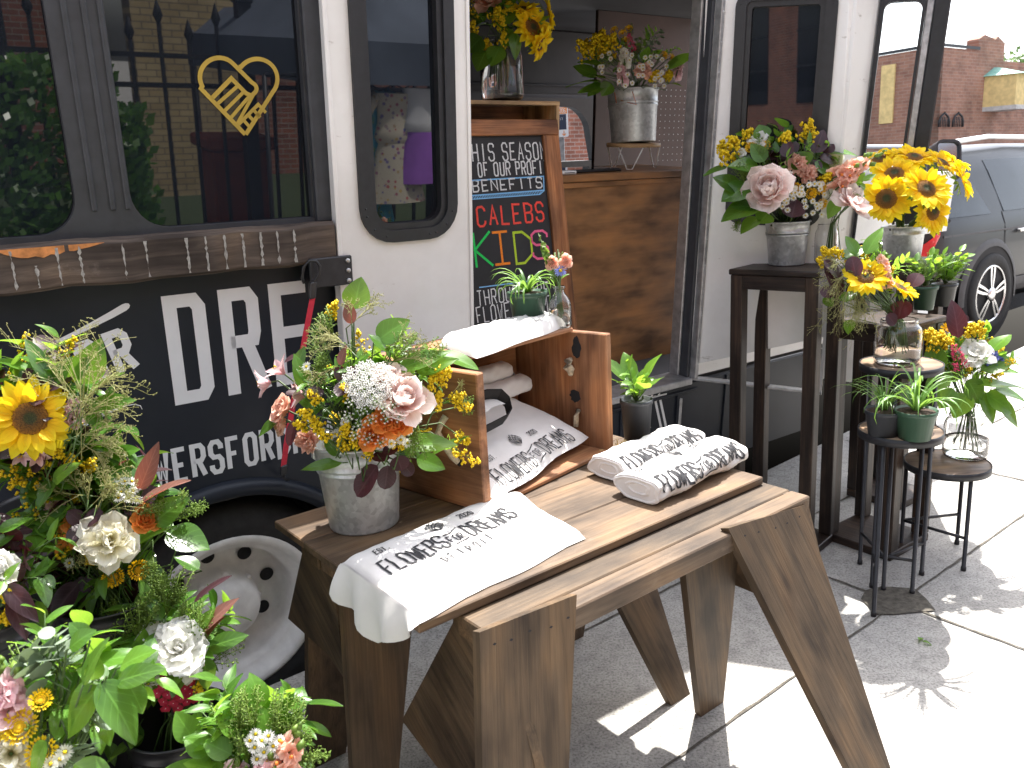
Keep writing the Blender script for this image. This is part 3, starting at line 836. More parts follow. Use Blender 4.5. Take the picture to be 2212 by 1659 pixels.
# glazed entrance door further on
H3 = T(3.45, WV+.02, 0); e3 = tu*math.cos(rad(60))+tv*math.sin(rad(60)); n3 = e3.cross(tw)
def L3(px, py):
    p = (onplane(px, py, H3, n3)-H3)/KS; return (p.dot(e3), p.dot(tw))
x0, xA, xB, xC, xD, xE = (L3(px, 100)[0] for px in (1840, 1842, 1900, 1981, 1988, 2040))
ybot = L3(1920, 630)[1]; ytop = L3(1950, 3)[1]
fn3 = lambda s, y, d: H3+(e3*s+tw*y+n3*(d if n3.dot(CAMP-H3) > 0 else -d))*KS
mb = MB()
mb.box((xA, .3, -.04), (xC+.02, ybot-.05, -.002), 'wallwhite', fn3, .004)
ed = mb.build('entrance_door', bus)
mb = MB()
inn = rounded(xB, ybot, xC, ytop, .03, 5); cx_, cy_ = (xB+xC)/2, (ybot+ytop)/2; out = []
for x, y in inn:
    dx, dy = x-cx_, y-cy_
    k = min(((xC+.014-cx_) if dx > 0 else (xA-cx_))/dx if abs(dx) > 1e-9 else 1e9, ((2.1-cy_) if dy > 0 else (ybot-.05-cy_))/dy if abs(dy) > 1e-9 else 1e9)
    out.append((cx_+dx*k, cy_+dy*k))
mb.strip(inn, out, fn3, -.045, .012, 'rubber')
mb.box((xA+.03, ybot-.05, .012), (xA+.04, 2.1, .016), 'rubber', fn3)
mb.box((xD+.03, .3, -.04), (xE, 2.1, .012), 'rubber', fn3, .006)
mb.build('door_frame', ed)
mb = MB(); mb.box((xC+.014, .3, -.035), (xD+.03, 2.1, .004), 'alu', fn3, .003); mb.build('hinge_strip', ed)
mb = MB(); mb.box((xB-.01, ybot-.01, -.02), (xC+.01, ytop+.01, -.016), 'clearpane', fn3); mb.build('door_pane', ed)
# wing mirror beyond the door
mc = dep(2046, 345, 5.0)
mr = rt; mu = up
def mfn(x, y, d): return mc+mr*x+mu*y-fwd*d
mb = MB(); mb.strip(rounded(-.066, -.115, .066, .105, .03, 5), rounded(-.078, -.13, .078, .12, .045, 5), mfn, -.05, .02, 'plastic')
mb.prism(rounded(-.075, -.127, .075, .117, .042, 5), mfn, -.09, -.045, 'plastic')
mb.tube([mfn(-.05, -.1, -.05), mfn(-.09, -.2, -.08), T(4.3, WV+.0, 1.0)], .014, 'plastic', 8)
mo = mb.build('wing_mirror', bus)
M['mirror'] = plain('mirror_glass', (.30, .32, .34), .08, .9, var=.05)
mb = MB(); mb.prism(rounded(-.066, -.115, .066, .105, .03, 5), mfn, -.044, .004, 'mirror'); mb.build('mirror_glass', mo)

# red strap with hooks holding the folded leaf
sb = thing('bungee_cord', 'red flat bungee strap hooked to the black bracket, slanting down behind the bouquet', 'strap', T(bp0[0], WV+.1, bp0[1]-.2))
def SP(px, py, dv): u_, w_ = TL(px, py, WV+dv); return T(u_, WV+dv, w_)
mb = MB(); A = [SP(675, 642, .085), SP(660, 720, .08), SP(640, 830, .075), SP(618, 960, .07), SP(612, 1008, .06)]
side = (tu*.9+tw*.1).normalized()*.0085
mb.add([p+side for p in A]+[p-side for p in A]+[p+side+tv*.003 for p in A]+[p-side+tv*.003 for p in A], [(i, i+1, 6+i, 5+i) for i in range(4)]+[(10+i, 15+i, 16+i, 11+i) for i in range(4)]+[(i, 10+i, 11+i, i+1) for i in range(4)]+[(5+i, 6+i, 16+i, 15+i) for i in range(4)], 'red')
mb.build('strap', sb)
def hook(pts, bx0, bx1):
    mb = MB(); mb.tube(pts, .0045, 'plastic', 8)
    q = [bx0+side*1.25, bx0-side*1.25, bx1-side*1.1, bx1+side*1.1]
    mb.hexa([q[0]-tv*.008, q[1]-tv*.008, q[1]+tv*.008, q[0]+tv*.008, q[3]-tv*.008, q[2]-tv*.008, q[2]+tv*.008, q[3]+tv*.008], 'plastic', .003)
    mb.build('hook', sb)
hook([SP(675, 615, .085), SP(680, 606, .09), SP(690, 590, .09), SP(691, 575, .09), SP(683, 564, .09), SP(668, 563, .09), SP(656, 578, .09), SP(653, 600, .09), SP(657, 612, .09)], SP(676, 608, .086), SP(674, 645, .086))
hook([SP(612, 1018, .06), SP(613, 1030, .05), SP(618, 1036, .035), SP(624, 1036, .03)], SP(613, 1004, .06), SP(612, 1026, .058))
# ================================================================== table on two sawhorses
def BU(x, y, u): return onplane(x, y, bu*u, bu)
def slab(mb, pts, off, mat, grain=None):
    """flat board with the given outline, thickness vector off; grain runs along the given direction"""
    n = len(pts); c = sum(pts, Vector())/n
    g = (grain or (pts[1]-pts[0])).normalized(); o = off.normalized(); h = o.cross(g)
    k = Vector((RN.random()*9, RN.random()*9, RN.random()*9))
    P = [p for p in pts]+[p+off for p in pts]
    L = [((p-c).dot(g)+k.x, (p-c).dot(h)+k.y, (p-c).dot(o)+k.z) for p in P]
    mb.add(P, [tuple(range(n-1, -1, -1)), tuple(range(n, 2*n))]+[(i, (i+1) % n, n+(i+1) % n, n+i) for i in range(n)], mat, L)
TZ = .75
tt = thing('plank_tabletop', 'brown stained plank tabletop lying across the two sawhorses, holding crate and totes', 'tabletop', B(1.17, -1.5, TZ-.02))
vs_ = [-1.803, -1.638, -1.47, -1.305, -1.149]
for a, b in zip(vs_[:-1], vs_[1:]):
    mb = MB(); mb.box((.656+rr(-.0015, .0015), a+.0012, TZ-.02), (1.687+rr(-.003, .003), b-.0012, TZ+rr(-.0008, .0004)), 'tablewood', B, .0025); mb.build('plank', tt)

def downto(p, q, z=0.0):
    """continue the line p-q to height z"""
    return p+(q-p)*((z-p.z)/(q.z-p.z))
def sawhorse(label, rail, legs, panels):
    (u0, u1, v0, v1) = rail
    s = thing('sawhorse', label, 'sawhorse', B((u0+u1)/2, (v0+v1)/2, 0), 'sawhorses under the plank tabletop')
    mb = MB(); vm = v0+(v1-v0)*.62
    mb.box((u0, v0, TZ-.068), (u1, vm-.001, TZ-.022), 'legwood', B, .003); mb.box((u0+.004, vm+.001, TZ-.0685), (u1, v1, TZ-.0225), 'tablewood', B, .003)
    mb.build('top_rail', s)
    for pts, off in legs:
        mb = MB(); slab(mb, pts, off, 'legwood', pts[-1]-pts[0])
        for k in range(5):                                       # nail heads along the top
            q_ = pts[0].lerp(pts[1], .12+.19*k+rr(-.02, .02))+(pts[3]-pts[0])*rr(.03, .05); nn_ = -off.normalized(); a_ = (pts[1]-pts[0]).normalized()*.0045; c_ = nn_.cross(a_)*.55
            mb.add([q_+nn_*.0006-a_, q_+nn_*.0006+c_, q_+nn_*.0006+a_, q_+nn_*.0006-c_], [(0, 1, 2, 3)], 'dark')
        mb.build('leg', s)
    for pts, off in panels:
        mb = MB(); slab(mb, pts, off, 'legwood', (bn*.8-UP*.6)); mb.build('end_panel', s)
def legplane(px, va, za, vb, zb):
    """picture points on the slanted plane that holds a leg's face"""
    d = Vector((0, vb-va, zb-za)); dv = (bn*d.y+UP*d.z).normalized(); nrm = bu.cross(dv).normalized()
    return [onplane(x, y, B(0, va, za), nrm) for x, y in px], nrm
def leg(px, va, vb, th, toward=1, ztop=TZ-.022, zfoot=0.0):
    P, nrm = legplane(px, va, ztop, vb, 0)
    nrm = nrm if nrm.dot(bn) > 0 else -nrm
    tl, tr, br, bl_ = P
    bl_ = downto(tl, bl_, zfoot); br = downto(tr, br, zfoot)
    return [tl, tr, br, bl_], -nrm*th*toward
f1 = leg([(1573, 1141), (1737, 1091), (1924, 1659), (1835, 1659)], -1.028, -.80, .022)
f2 = leg([(1036, 1366), (1246, 1284), (1229, 1659), (1042, 1659)], -1.028, -.80, .022)
b1 = leg([(1477, 1200), (1600, 1150), (1562, 1524), (1514, 1549)], -1.172, -1.30, .022)
# back-left leg of the front horse, mostly behind its end panel
def bleg(uc, w0, uf, wf, va, vb, th): 
    p = [B(uc-w0/2, va, TZ-.022), B(uc+w0/2, va, TZ-.022), B(uf+wf/2, vb, 0), B(uf-wf/2, vb, 0)]; return p, bn*(-th)
b2 = bleg(.855, .19, .80, .08, -1.172, -1.34, .022)
gp = [BU(x, y, .752) for x, y in ((985, 1341), (1036, 1366), (1040, 1659))]
g_ = [B(.752, -1.030, TZ-.024), B(.752, -1.170, TZ-.024), BU(868, 1556, .752), B(.752, -.90, .20), B(.752, -.862, .22)]
fr = [B(1.688, -1.030, TZ-.024), B(1.688, -1.170, TZ-.024), B(1.70, -1.235, .42), B(1.70, -.945, .42)]
sawhorse('front sawhorse with wide brown tapered legs, nearest the viewer', (.748, 1.70, -1.17, -1.028), [f1, f2, b1, b2], [(g_, bu*.02), (fr, -bu*.02)])
c1 = leg([(1318, 1268), (1408, 1232), (1492, 1503), (1450, 1523)], -1.56, -1.39, .022)
c2 = leg([(736, 1232), (890, 1350), (862, 1659), (762, 1659)], -1.56, -1.36, .022)
c3 = bleg(.79, .2, .74, .11, -1.69, -1.86, .022)
c4 = bleg(1.58, .19, 1.64, .08, -1.69, -1.84, .022)
g2 = [B(.682, -1.69, TZ-.024), B(.682, -1.56, TZ-.024), BU(746, 1470, .682), BU(708, 1414, .682), BU(622, 1336, .682)]
sawhorse('rear sawhorse in the shade beside the wheel, mostly hidden under the tabletop', (.675, 1.66, -1.70, -1.555), [c1, c2, c3, c4], [(g2, bu*.02)])

# ------------------------------------------------------------------ crate lying on its side
_g = gz(1326, 976, TZ); ca = Vector((1.04, -1.468)); cx = (Vector((_g.dot(bu), _g.dot(bn)))-ca); CW = cx.length; cx.normalize(); cyv = Vector((cx.y, -cx.x))
if cyv.y > 0: cyv = -cyv
def CR(x, y, z): q = ca+cx*x+cyv*y; return B(q.x, q.y, TZ+.001+z)
CHT, CDP = .338, .34
cr = thing('wooden_crate', 'orange brown wooden crate lying on its side on the table with totes inside', 'crate', CR(.27, .17, 0))
def cbox(name, a, b, mat='cratewood', bv=.003):
    mb = MB(); mb.box(a, b, mat, CR, bv); return mb.build(name, cr)
lp = cbox('side_panel', (0, 0, 0), (.026, CDP, CHT)); rp = cbox('side_panel', (CW-.026, 0, 0), (CW, CDP, CHT+.004))
cbox('slat', (.027, .0, 0), (CW-.027, .15, .013)); cbox('slat', (.027, .16, 0), (CW-.027, CDP-.016, .013))
for z0, z1 in ((.014, .15), (.162, .192), (.202, .324)): cbox('back_board', (.027, CDP-.015, z0), (CW-.027, CDP, z1))
cbox('top_board', (-.07, .105, CHT+.005), (CW-.03, .2, CHT+.017)); cbox('top_board', (-.07, .203, CHT+.005), (CW-.02, CDP-.001, CHT+.0165))
for par, pts in ((lp, [CR(-.004, .105, .225), CR(-.016, .11, .21), CR(-.02, .12, .185), CR(-.018, .10, .155), CR(-.012, .085, .13), CR(-.002, .075, .115)]),):
    mb = MB(); mb.tube(pts, .0085, 'rope', 8); mb.lathe([(.012, 0), (.0001, .0006)], 'dark', CR(-.0012, .075, .115), 12, -bu); mb.build('rope_handle', par)
mb = MB()
mb.tube([CR(CW-.027, .12, .262), CR(CW-.045, .118, .258), CR(CW-.05, .116, .245), CR(CW-.04, .112, .232), CR(CW-.05, .106, .222)], [.006, .012, .014, .012, .007], 'rope', 8)
mb.build('rope_knot', rp); mb = MB(); mb.tube([CR(CW-.027, .10, .115), CR(CW-.04, .098, .10), CR(CW-.043, .099, .07)], .008, 'rope', 8); mb.build('rope_handle', rp)
mb = MB()
for (y, z, ry, rz) in ((.10, .295, .016, .034), (.11, .155, .02, .02)):
    n = 18; P = [CR(CW-.0265, y+ry*math.cos(2*PI*i/n)*rr(.75, 1.1), z+rz*math.sin(2*PI*i/n)*rr(.8, 1.1)) for i in range(n)]
    mb.add(P, [tuple(range(n))], 'dark')
mb.build('scorch_mark', rp)

# ------------------------------------------------------------------ cotton totes
def wr(x, y, seed): return (math.sin(x*23+seed)+math.sin(x*11+y*17+seed*2)+math.sin(y*29-x*9+seed*3))*.33
def lotus(mb, fn, cx_, cy_, r, wd, mat='ink'):
    for k, (dx, sc) in enumerate(((-.62, .75), (.62, .75), (-.33, .9), (.33, .9), (0, 1.0))):
        P = []
        for i in range(11):
            t = i/10; s_ = math.sin(PI*t)
            P.append((cx_+dx*r*t*.9+(-.42*r*s_), cy_-r*.8+1.7*r*sc*t))
        Q = [(cx_+dx*r*(1-i/10)*.9+.42*r*math.sin(PI*i/10), cy_-r*.8+1.7*r*sc*(1-i/10)) for i in range(11)]
        ribbon(mb, P+Q[1:-1], wd, fn, .0005+.0001*k, mat, True)
def brand(mb, fn, L, h, wd, line2=True, mark=True, detroit=True):
    """FLOWERS FOR DREAMS across length L, cap height h"""
    cw = L/22.6
    x = text(mb, 'FLOWERS', 0, 0, h, cw, wd, fn, 'ink', pitch=1.45, sub=8)
    xf = x+cw*.2
    text(mb, 'FOR', xf, h*.25, h*.45, cw*.55, wd*.6, fn, 'ink', pitch=1.7, sub=5)
    ribbon(mb, [(xf-cw*.1, h*.82), (xf+cw*1.2, h*.88), (xf+cw*2.7, h*1.02)], wd*.7, fn, .0006, 'ink'); ribbon(mb, [(xf, h*.0), (xf+cw*1.3, h*.1), (xf+cw*2.8, h*.14)], wd*.8, fn, .0006, 'ink')
    text(mb, 'DREAMS', xf+cw*3.4, 0, h, cw, wd, fn, 'ink', pitch=1.45, sub=8)
    if mark:
        lotus(mb, fn, L*.5, h*1.75, h*.48, wd*.45)
        text(mb, 'EST.', L*.5-h*2.6, h*1.45, h*.3, cw*.4, wd*.5, fn, 'ink', pitch=1.5); text(mb, '2020', L*.5+h*1.1, h*1.5, h*.3, cw*.4, wd*.5, fn, 'ink', pitch=1.5)
    if detroit: text(mb, 'DETROIT', L*.5-cw*4.6, -h*.75, h*.42, cw*.5, wd*.55, fn, 'ink', pitch=2.6)
def pillow(mb, C4, th, seed, nx=40, ny=18, wrk=.003, mat='cloth', droop=None):
    A, Bq, Cq, D = C4                                            # A-B far edge, D-C near edge
    def base(s, t): return A.lerp(Bq, s).lerp(D.lerp(Cq, s), t)+(Cq-Bq).normalized()*(.006*math.sin(s*9+seed)*(1-2*abs(t-.5))*0+.005*math.sin(s*11+seed)*(2*t-1))+(Bq-A).normalized()*(.006*math.sin(t*7+seed)*s)
    def hgt(s, t):
        e = lambda q: max(0.0, 1-abs(2*q-1)**9)**.45
        return th*e(s)*e(t)+wrk*(wr(s*1.3, t, seed)+.5*wr(s*3.1+t, t*2-s, seed*2))*e(s)*e(t)
    top = lambda s, t: base(s, t)+UP*hgt(s, t)
    mb.quadgrid(top, nx, ny, mat); mb.quadgrid(lambda s, t: base(s, 1-t)+UP*.0005, 8, 4, mat)
    return base, hgt
def tote(label, loc): return thing('tote_bag', label, 'tote bag', loc, 'printed cotton tote bags')
# flat on the table, one corner hanging over the end
A, Bq, Cq, D = (gz(x, y, TZ+.002) for x, y in ((738, 1222), (1112, 1066), (1262, 1166), (905, 1345)))
t1 = tote('flat white tote spread along the front of the table, one corner hanging off its end', (A+Cq)/2)
mb = MB(); th = .028
base, hgt = pillow(mb, (A, Bq, Cq, D), th, 1.3, 60, 24, .0028)
def drape(s, t):
    drop = (.055+.04*t/.5 if t < .5 else .095*(1-((t-.5)/.5)**1.2))+.006*math.sin(t*17); p = base(0, t)
    o = -bu*(.006+.018*math.sin(s*PI*.5)+.011*math.sin(t*19+1)*s)+bn*(.02*s*t)
    k = max(0.0, 1-abs(2*t-1)**9)**.45
    return p+o+UP*(th*.5*k*(1-s)-drop*s)
mb.quadgrid(drape, 12, 22, 'cloth'); mb.quadgrid(lambda s, t: drape(s, t)+bu*.005*(1-s*.5), 12, 22, 'cloth')
mb.build('cloth', t1)
O = gz(848, 1248, TZ+.02); X = gz(1124, 1124, TZ+.02); ex = (X-O); L_ = ex.length; ex.normalize(); ey = UP.cross(ex)
def inv(p):
    # find (s, t) under the print
    s, t = .5, .5
    for _ in range(6):
        q = base(s, t); e = Vector((p.x-q.x, p.y-q.y))
        ds = base(s+.01, t)-q; dt = base(s, t+.01)-q
        det = ds.x*dt.y-ds.y*dt.x
        s += .01*(e.x*dt.y-e.y*dt.x)/det; t += .01*(ds.x*e.y-ds.y*e.x)/det
    return min(max(s, .02), .98), min(max(t, .02), .98)
def F1(x, y, h):
    y2 = y+.004*math.sin(x*60)
    p = O+ex*(x+y*.12)+ey*y2; s, t = inv(p); q = base(s, t); return q+UP*(hgt(s, t)+h*.5+.0016)
mb = MB(); brand(mb, F1, L_*1.02, .062, .0054); mb.build('print', t1)
# lying in the crate, sloping up to the back
zc = TZ+.016
q = [CR(.035, .30, .165), CR(CW-.16, .31, .175), CR(CW-.035, .06, .045), CR(.03, -.012, .022)]
t2 = tote('white tote sloping in the mouth of the crate, print along its front edge', (q[0]+q[2])/2)
mb = MB(); b2_, h2_ = pillow(mb, q, .02, 4.1, 40, 18, .003)
mb.quadgrid(lambda s, t: q[3].lerp(q[3]+bu*.0-bn*.0+UP*-.018, t)+(CR(.03, .12, .08)-q[3])*s+bn*(.004*math.sin(t*3)), 8, 4, 'cloth')
mb.build('cloth', t2)
s0, t0_ = .05, .97
LL = (q[2]-q[3]).length*.78
def F2(x, y, h):
    s = .10+x/(q[2]-q[3]).length; t = .96-y/((q[0]-q[3]).length)
    return b2_(s, t)+(UP*.85+bn*.5).normalized()*(hgt2(s, t)+h)
def hgt2(s, t): return h2_(s, t)+.0016
mb = MB(); brand(mb, F2, LL, .058, .0048, detroit=False); mb.build('print', t2)
# two rolled totes deeper in the crate, with a loop of black webbing
def roll(mb, a, b, ra, rb, seed, n=30, m=26, side=None):
    ax = (b-a).normalized(); sd = UP.cross(ax).normalized(); u3 = ax.cross(sd)
    if u3.z < 0: u3 = -u3
    def f(k, t):
        g = 2*PI*k; c = math.cos(g); s_ = math.sin(g)
        w_ = 1+.06*math.sin(3*g+t*9+seed)+.035*math.sin(t*31+g*5+seed)+.03*math.sin(t*17-g*2+seed*3)+.02*math.sin(t*53+g*9)
        e_ = max(0, 1-abs(2*t-1)**14)**.3*.06+.94
        return a.lerp(b, t)+sd*(math.copysign(abs(c)**.75, c)*ra*w_*e_)+u3*(math.copysign(abs(s_)**.85, s_)*rb*w_*e_)
    mb.quadgrid(f, n, m, 'cloth', closed=True)
    for end in (0, 1):                                           # coiled ends
        for j in range(4):
            k0 = 1-j*.23; d = ax*(-.003+.004*(j % 2))*(1 if end == 0 else -1)
            def g(k, t, k0=k0): 
                p = f(k, end); c_ = a if end == 0 else b
                return c_+(p-c_)*(k0-.19*t)*(1-.12*math.sin(k*6+j))+d*math.sin(PI*t)
            mb.quadgrid(g, n, 3, 'cloth', closed=True)
        mb.add([f(i/n, end) for i in range(n)], [tuple(range(n))], 'cloth')
    return f
for lab, a, b, ra in (('rolled white tote at the back right of the crate, upper of two', CR(.20, .27, .245), CR(CW-.13, .28, .235), .03), ('rolled white tote below another roll in the back of the crate', CR(.2, .25, .195), CR(CW-.085, .25, .19), .032)):
    t = tote(lab, (a+b)/2); mb = MB(); roll(mb, a, b, ra, ra*.8, 2.0); mb.build('cloth', t)
bs = thing('tote_bag', 'folded tote with loops of black webbing handles, heaped inside the crate', 'tote bag', CR(.1, .2, .2), 'printed cotton tote bags')
mb = MB()
q3 = [CR(.03, .28, .225), CR(.19, .29, .215), CR(.22, .12, .20), CR(.03, .10, .20)]
pillow(mb, q3, .012, 2.2, 20, 10, .002); mb.build('cloth', bs)
def band(mb, pts, wv, th=.003, mat='strap'):
    n = len(pts)
    mb.add([p+wv for p in pts]+[p-wv for p in pts], [(i, i+1, n+i+1, n+i) for i in range(n-1)], mat)
    mb.add([p+wv-UP*th for p in pts]+[p-wv-UP*th for p in pts], [(n+i, n+i+1, i+1, i) for i in range(n-1)], mat)
mb = MB()
wv = (bn*.6+UP*.75)*.016
arcp = lambda c, rx, rz, a0, a1, n=14: [c+bu*(rx*math.cos(rad(a0+(a1-a0)*i/n)))+UP*(rz*math.sin(rad(a0+(a1-a0)*i/n))) for i in range(n+1)]
band(mb, arcp(CR(.10, .2, .225), .05, .065, 200, -20), wv*.9)
band(mb, [CR(.03, .16, .225), CR(.1, .15, .232), CR(.17, .14, .235), CR(.22, .135, .225), CR(.243, .13, .20), CR(.245, .125, .17), CR(.22, .12, .16), CR(.15, .115, .155), CR(.03, .11, .15)], wv*1.25)
mb.build('handle', bs)
# folded on top of the crate
zt = CHT+.019
q4 = [gz(948, 747, TZ+zt), gz(1180, 690, TZ+zt), gz(1222, 706, TZ+zt), gz(1030, 775, TZ+zt)]
t4 = tote('folded white tote in full sun on top of the crate', (q4[0]+q4[2])/2)
mb = MB(); b4, h4 = pillow(mb, q4, .036, 6.1, 40, 14, .005); mb.build('cloth', t4)
mb = MB()
def F4(x, y, h): s = .60+x*2.2; t = .86-y*3; return b4(s, t)+UP*(h4(s, t)+h+.001)
text(mb, 'DETROIT', 0, 0, .03, .010, .003, F4, 'ink', pitch=1.7); mb.build('print', t4)
# rolled pair at the sunny end of the table
def rolled(label, pa, pb, ra, rb, seed, mark):
    a = gz(*pa, TZ+rb+.003); b = gz(*pb, TZ+rb+.003)
    t = tote(label, (a+b)/2); mb = MB(); f = roll(mb, a, b, ra, rb, seed, 40, 40); mb.build('cloth', t)
    ax = (b-a).normalized(); sd = UP.cross(ax)
    near = 0 if f(0, .5).dot(bn) > f(.5, .5).dot(bn) else .5
    L = (b-a).length
    def FF(x, y, h):
        tt_ = x/L; ang = y/(2*PI*(ra+rb)/2); k = (near-.02+ang) if near == 0 else (near+.02-ang)
        p = f(k % 1, tt_); q = f((k+.02) % 1, tt_); r_ = f(k % 1, tt_+.01); nn = (q-p).cross(r_-p)
        c_ = a.lerp(b, tt_); nn = nn if nn.dot(p-c_) > 0 else -nn
        return p+nn.normalized()*(h*.5+.0018)
    mb = MB()
    brand(mb, lambda x, y, h: FF(x+.05*L, y+.004, h), L*.9, .062, .0056, mark=mark, detroit=False); mb.build('print', t)
rolled('rolled white tote at the front right of the table, coiled end to the left', (1376, 1054), (1566, 968), .072, .031, 1.0, True)
rolled('rolled white tote behind another roll, crumpled end to the left, print upside down', (1312, 1012), (1482, 940), .066, .029, 3.0, False)
# raffia bow behind the rolls
mb = MB(); c = gz(1335, 968, TZ+.004)
for k in range(5):
    a_ = rr(0, 6.28); d = bu*math.cos(a_)+bn*math.sin(a_)*.6; r_ = rr(.02, .035)
    mb.tube([c, c+d*r_+UP*.022, c+d*r_*1.5+UP*.012, c+d*r_*.8+UP*.003, c+UP*.002], .0011, 'raffia', 5)
mb.tube([c, c-bu*.04+UP*.006, c-bu*.075+UP*.012], .0011, 'raffia', 5); mb.tube([c, c+bu*.03, c+bu*.05+bn*.02], .0011, 'raffia', 5)
tagit(mb.build('raffia_bow'), 'small straw coloured raffia bow beside the rolled totes', 'bow')

# ================================================================== inside the bus
WFL = .499
CVF = WV-.30                                                    # counter front
ct = thing('wooden_counter', 'brown varnished plywood counter inside the doorway of the bus', 'counter', T(2.0, CVF-.2, WFL))
CT = TL(1350, 372, CVF)[1]
uR = TL(1478, 600, CVF)[0]
mb = MB(); mb.box((1.2, CVF-.02, WFL), (uR+.1, CVF, CT-.03), 'counterwood', T); mb.build('front_panel', ct)
mb = MB(); mb.box((1.2, CVF-.42, CT-.028), (uR+.1, CVF+.012, CT), 'counterwood', T, .004); mb.box((1.2, CVF+.0005, CT-.05), (uR+.1, CVF+.006, CT-.03), 'counterwood', T, .002); mb.build('counter_top', ct)
# shelf box on the counter, over the chalkboard
xb = WV-.33
x1, y1_ = TL(1210, 219, xb); _, ym = TL(1150, 258, xb)
sx = thing('shelf_box', 'open pine box standing on the bus counter above the chalkboard', 'box', T(x1-.3, xb-.1, CT))
def sbx(name, a, b): mb = MB(); mb.box(a, b, 'palewood', T, .002); mb.build(name, sx)
sbx('top_board', (x1-.62, xb-.22, y1_-.014), (x1, xb, y1_)); sbx('side_board', (x1-.016, xb-.22, CT+.001), (x1-.0005, xb-.0005, y1_-.0145)); sbx('side_board', (x1-.62, xb-.22, CT+.001), (x1-.604, xb-.0005, y1_-.0145))
mb = MB(); mb.box((x1-.60, xb-.22, CT+.001), (x1-.017, xb-.205, y1_-.015), 'boardwood', T, .002); mb.build('back_board', sx)
# chalkboard easel
pb_ = T(1.9, WV-.06, .5); pt_ = T(1.9, WV-.27, 1.62); by = (pt_-pb_).normalized(); bx = tu; bnr = bx.cross(by); bnr = bnr if bnr.dot(tv) > 0 else -bnr
def KB(px, py): p = (onplane(px, py, pb_, bnr)-pb_)/KS; return (p.dot(bx), p.dot(by))
def KF(x, y, h): return pb_+(bx*x+by*y+bnr*h)*KS
ez = thing('chalkboard_sign', 'wood framed chalkboard easel with coloured chalk writing in the bus doorway', 'chalkboard', T(1.7, WV-.1, WFL))
xr = KB(1222, 480)[0]; yt = KB(1130, 259)[1]; xl = KB(1188, 480)[0]; yi = KB(1130, 293)[1]
W_ = .66
def kbox(name, a, b, mat, parent, bv=.003): mb = MB(); mb.box((a[0], a[1], a[2]), (b[0], b[1], b[2]), mat, KF, bv); return mb.build(name, parent)
sw_ = xr-xl
panel = kbox('chalk_panel', (xr-W_+sw_-.01, .06, -.012), (xl+.01, yi+.01, 0), 'chalk', ez, 0)
kbox('frame_rail', (xr-W_, yi, -.012), (xr, yt, .012), 'boardwood', ez); kbox('frame_rail', (xr-W_, 0.03, -.012), (xr, .09, .012), 'boardwood', ez)
kbox('frame_stile', (xr-sw_, 0.0, -.0125), (xr-.001, yi-.0006, .0115), 'boardwood', ez); kbox('frame_stile', (xr-W_+.001, 0, -.0125), (xr-W_+sw_, yi-.0006, .0115), 'boardwood', ez)
def chalk(name, c): M[name] = plain(name, c, .95, var=.3, scale=300)
for n_, c_ in (('chalk_white', (.62, .62, .63)), ('chalk_blue', (.2, .45, .75)), ('chalk_red', (.75, .07, .05)), ('chalk_green', (.02, .55, .1)), ('chalk_orange', (.85, .22, .02)), ('chalk_lime', (.40, .55, .03)), ('chalk_pink', (.75, .12, .25))): chalk(n_, c_)
mb = MB()
def kt(s, p0, p1, ht, mat, wd, wob=.0012, fill=.62):
    (x0, y0), (x1, _) = KB(*p0), KB(*p1); y1 = KB(p0[0], p0[1]-ht)[1]; n = sum(.7 if c == ' ' else 1 for c in s)
    pw = (x1-x0)/n; text(mb, s, x0, y0, y1-y0, pw*fill, wd, KF, mat, pitch=1/fill, wob=wob)
kt('THIS SEASON', (1004, 349), (1186, 345), 38, 'chalk_white', .0052)
kt('1/4 OF OUR PROFIT', (984, 384), (1189, 378), 30, 'chalk_white', .0052)
kt('BENEFITS', (1022, 414), (1178, 408), 24, 'chalk_white', .005)
def kl(pts, wd, mat, k=0): ribbon(mb, [KB(*p) for p in pts], wd, KF, .0004+k*.0001, mat)
kl([(1000, 391), (1174, 381), (1175, 411), (1000, 424)], .0045, 'chalk_blue')
kl([(1000, 432), (1166, 420), (1176, 411)], .0035, 'chalk_blue', 1)
for k in range(30):
    x = 1010+k*5.4; y = 424-(x-1000)*.0745; kl([(x-3, y+8.5), (x+3, y+.5)], .003, 'chalk_blue', 2)
kt('CALEBS', (1033, 489), (1185, 486), 42, 'chalk_red', .0075)
for ch, p0, p1, ht, mt in (('K', (1030, 578), (1072, 576), 76, 'chalk_green'), ('I2', (1070, 572), (1108, 570), 70, 'chalk_orange'), ('D', (1116, 570), (1158, 568), 68, 'chalk_lime'), ('S', (1153, 560), (1192, 558), 60, 'chalk_pink')):
    (x0, y0), (x1, _) = KB(*p0), KB(*p1); y1 = KB(p0[0], p0[1]-ht)[1]
    for i, st in enumerate(GL[ch].split('|')): ribbon(mb, [(x0+int(q_[0])/4*(x1-x0)*.85, y0+int(q_[1])/8*(y1-y0)) for q_ in st.split(' ')], .0085, KF, .0004+.0001*i, mt)
kl([(1035, 621), (1160, 605)], .004, 'chalk_blue')
kt('THROUGH THE', (1033, 661), (1192, 648), 32, 'chalk_white', .0042)
kt('FLOWER FARM', (1032, 698), (1190, 684), 34, 'chalk_white', .0042)
kt('&', (1046, 728), (1066, 726), 20, 'chalk_white', .0042)
mb.build('chalk_writing', panel)
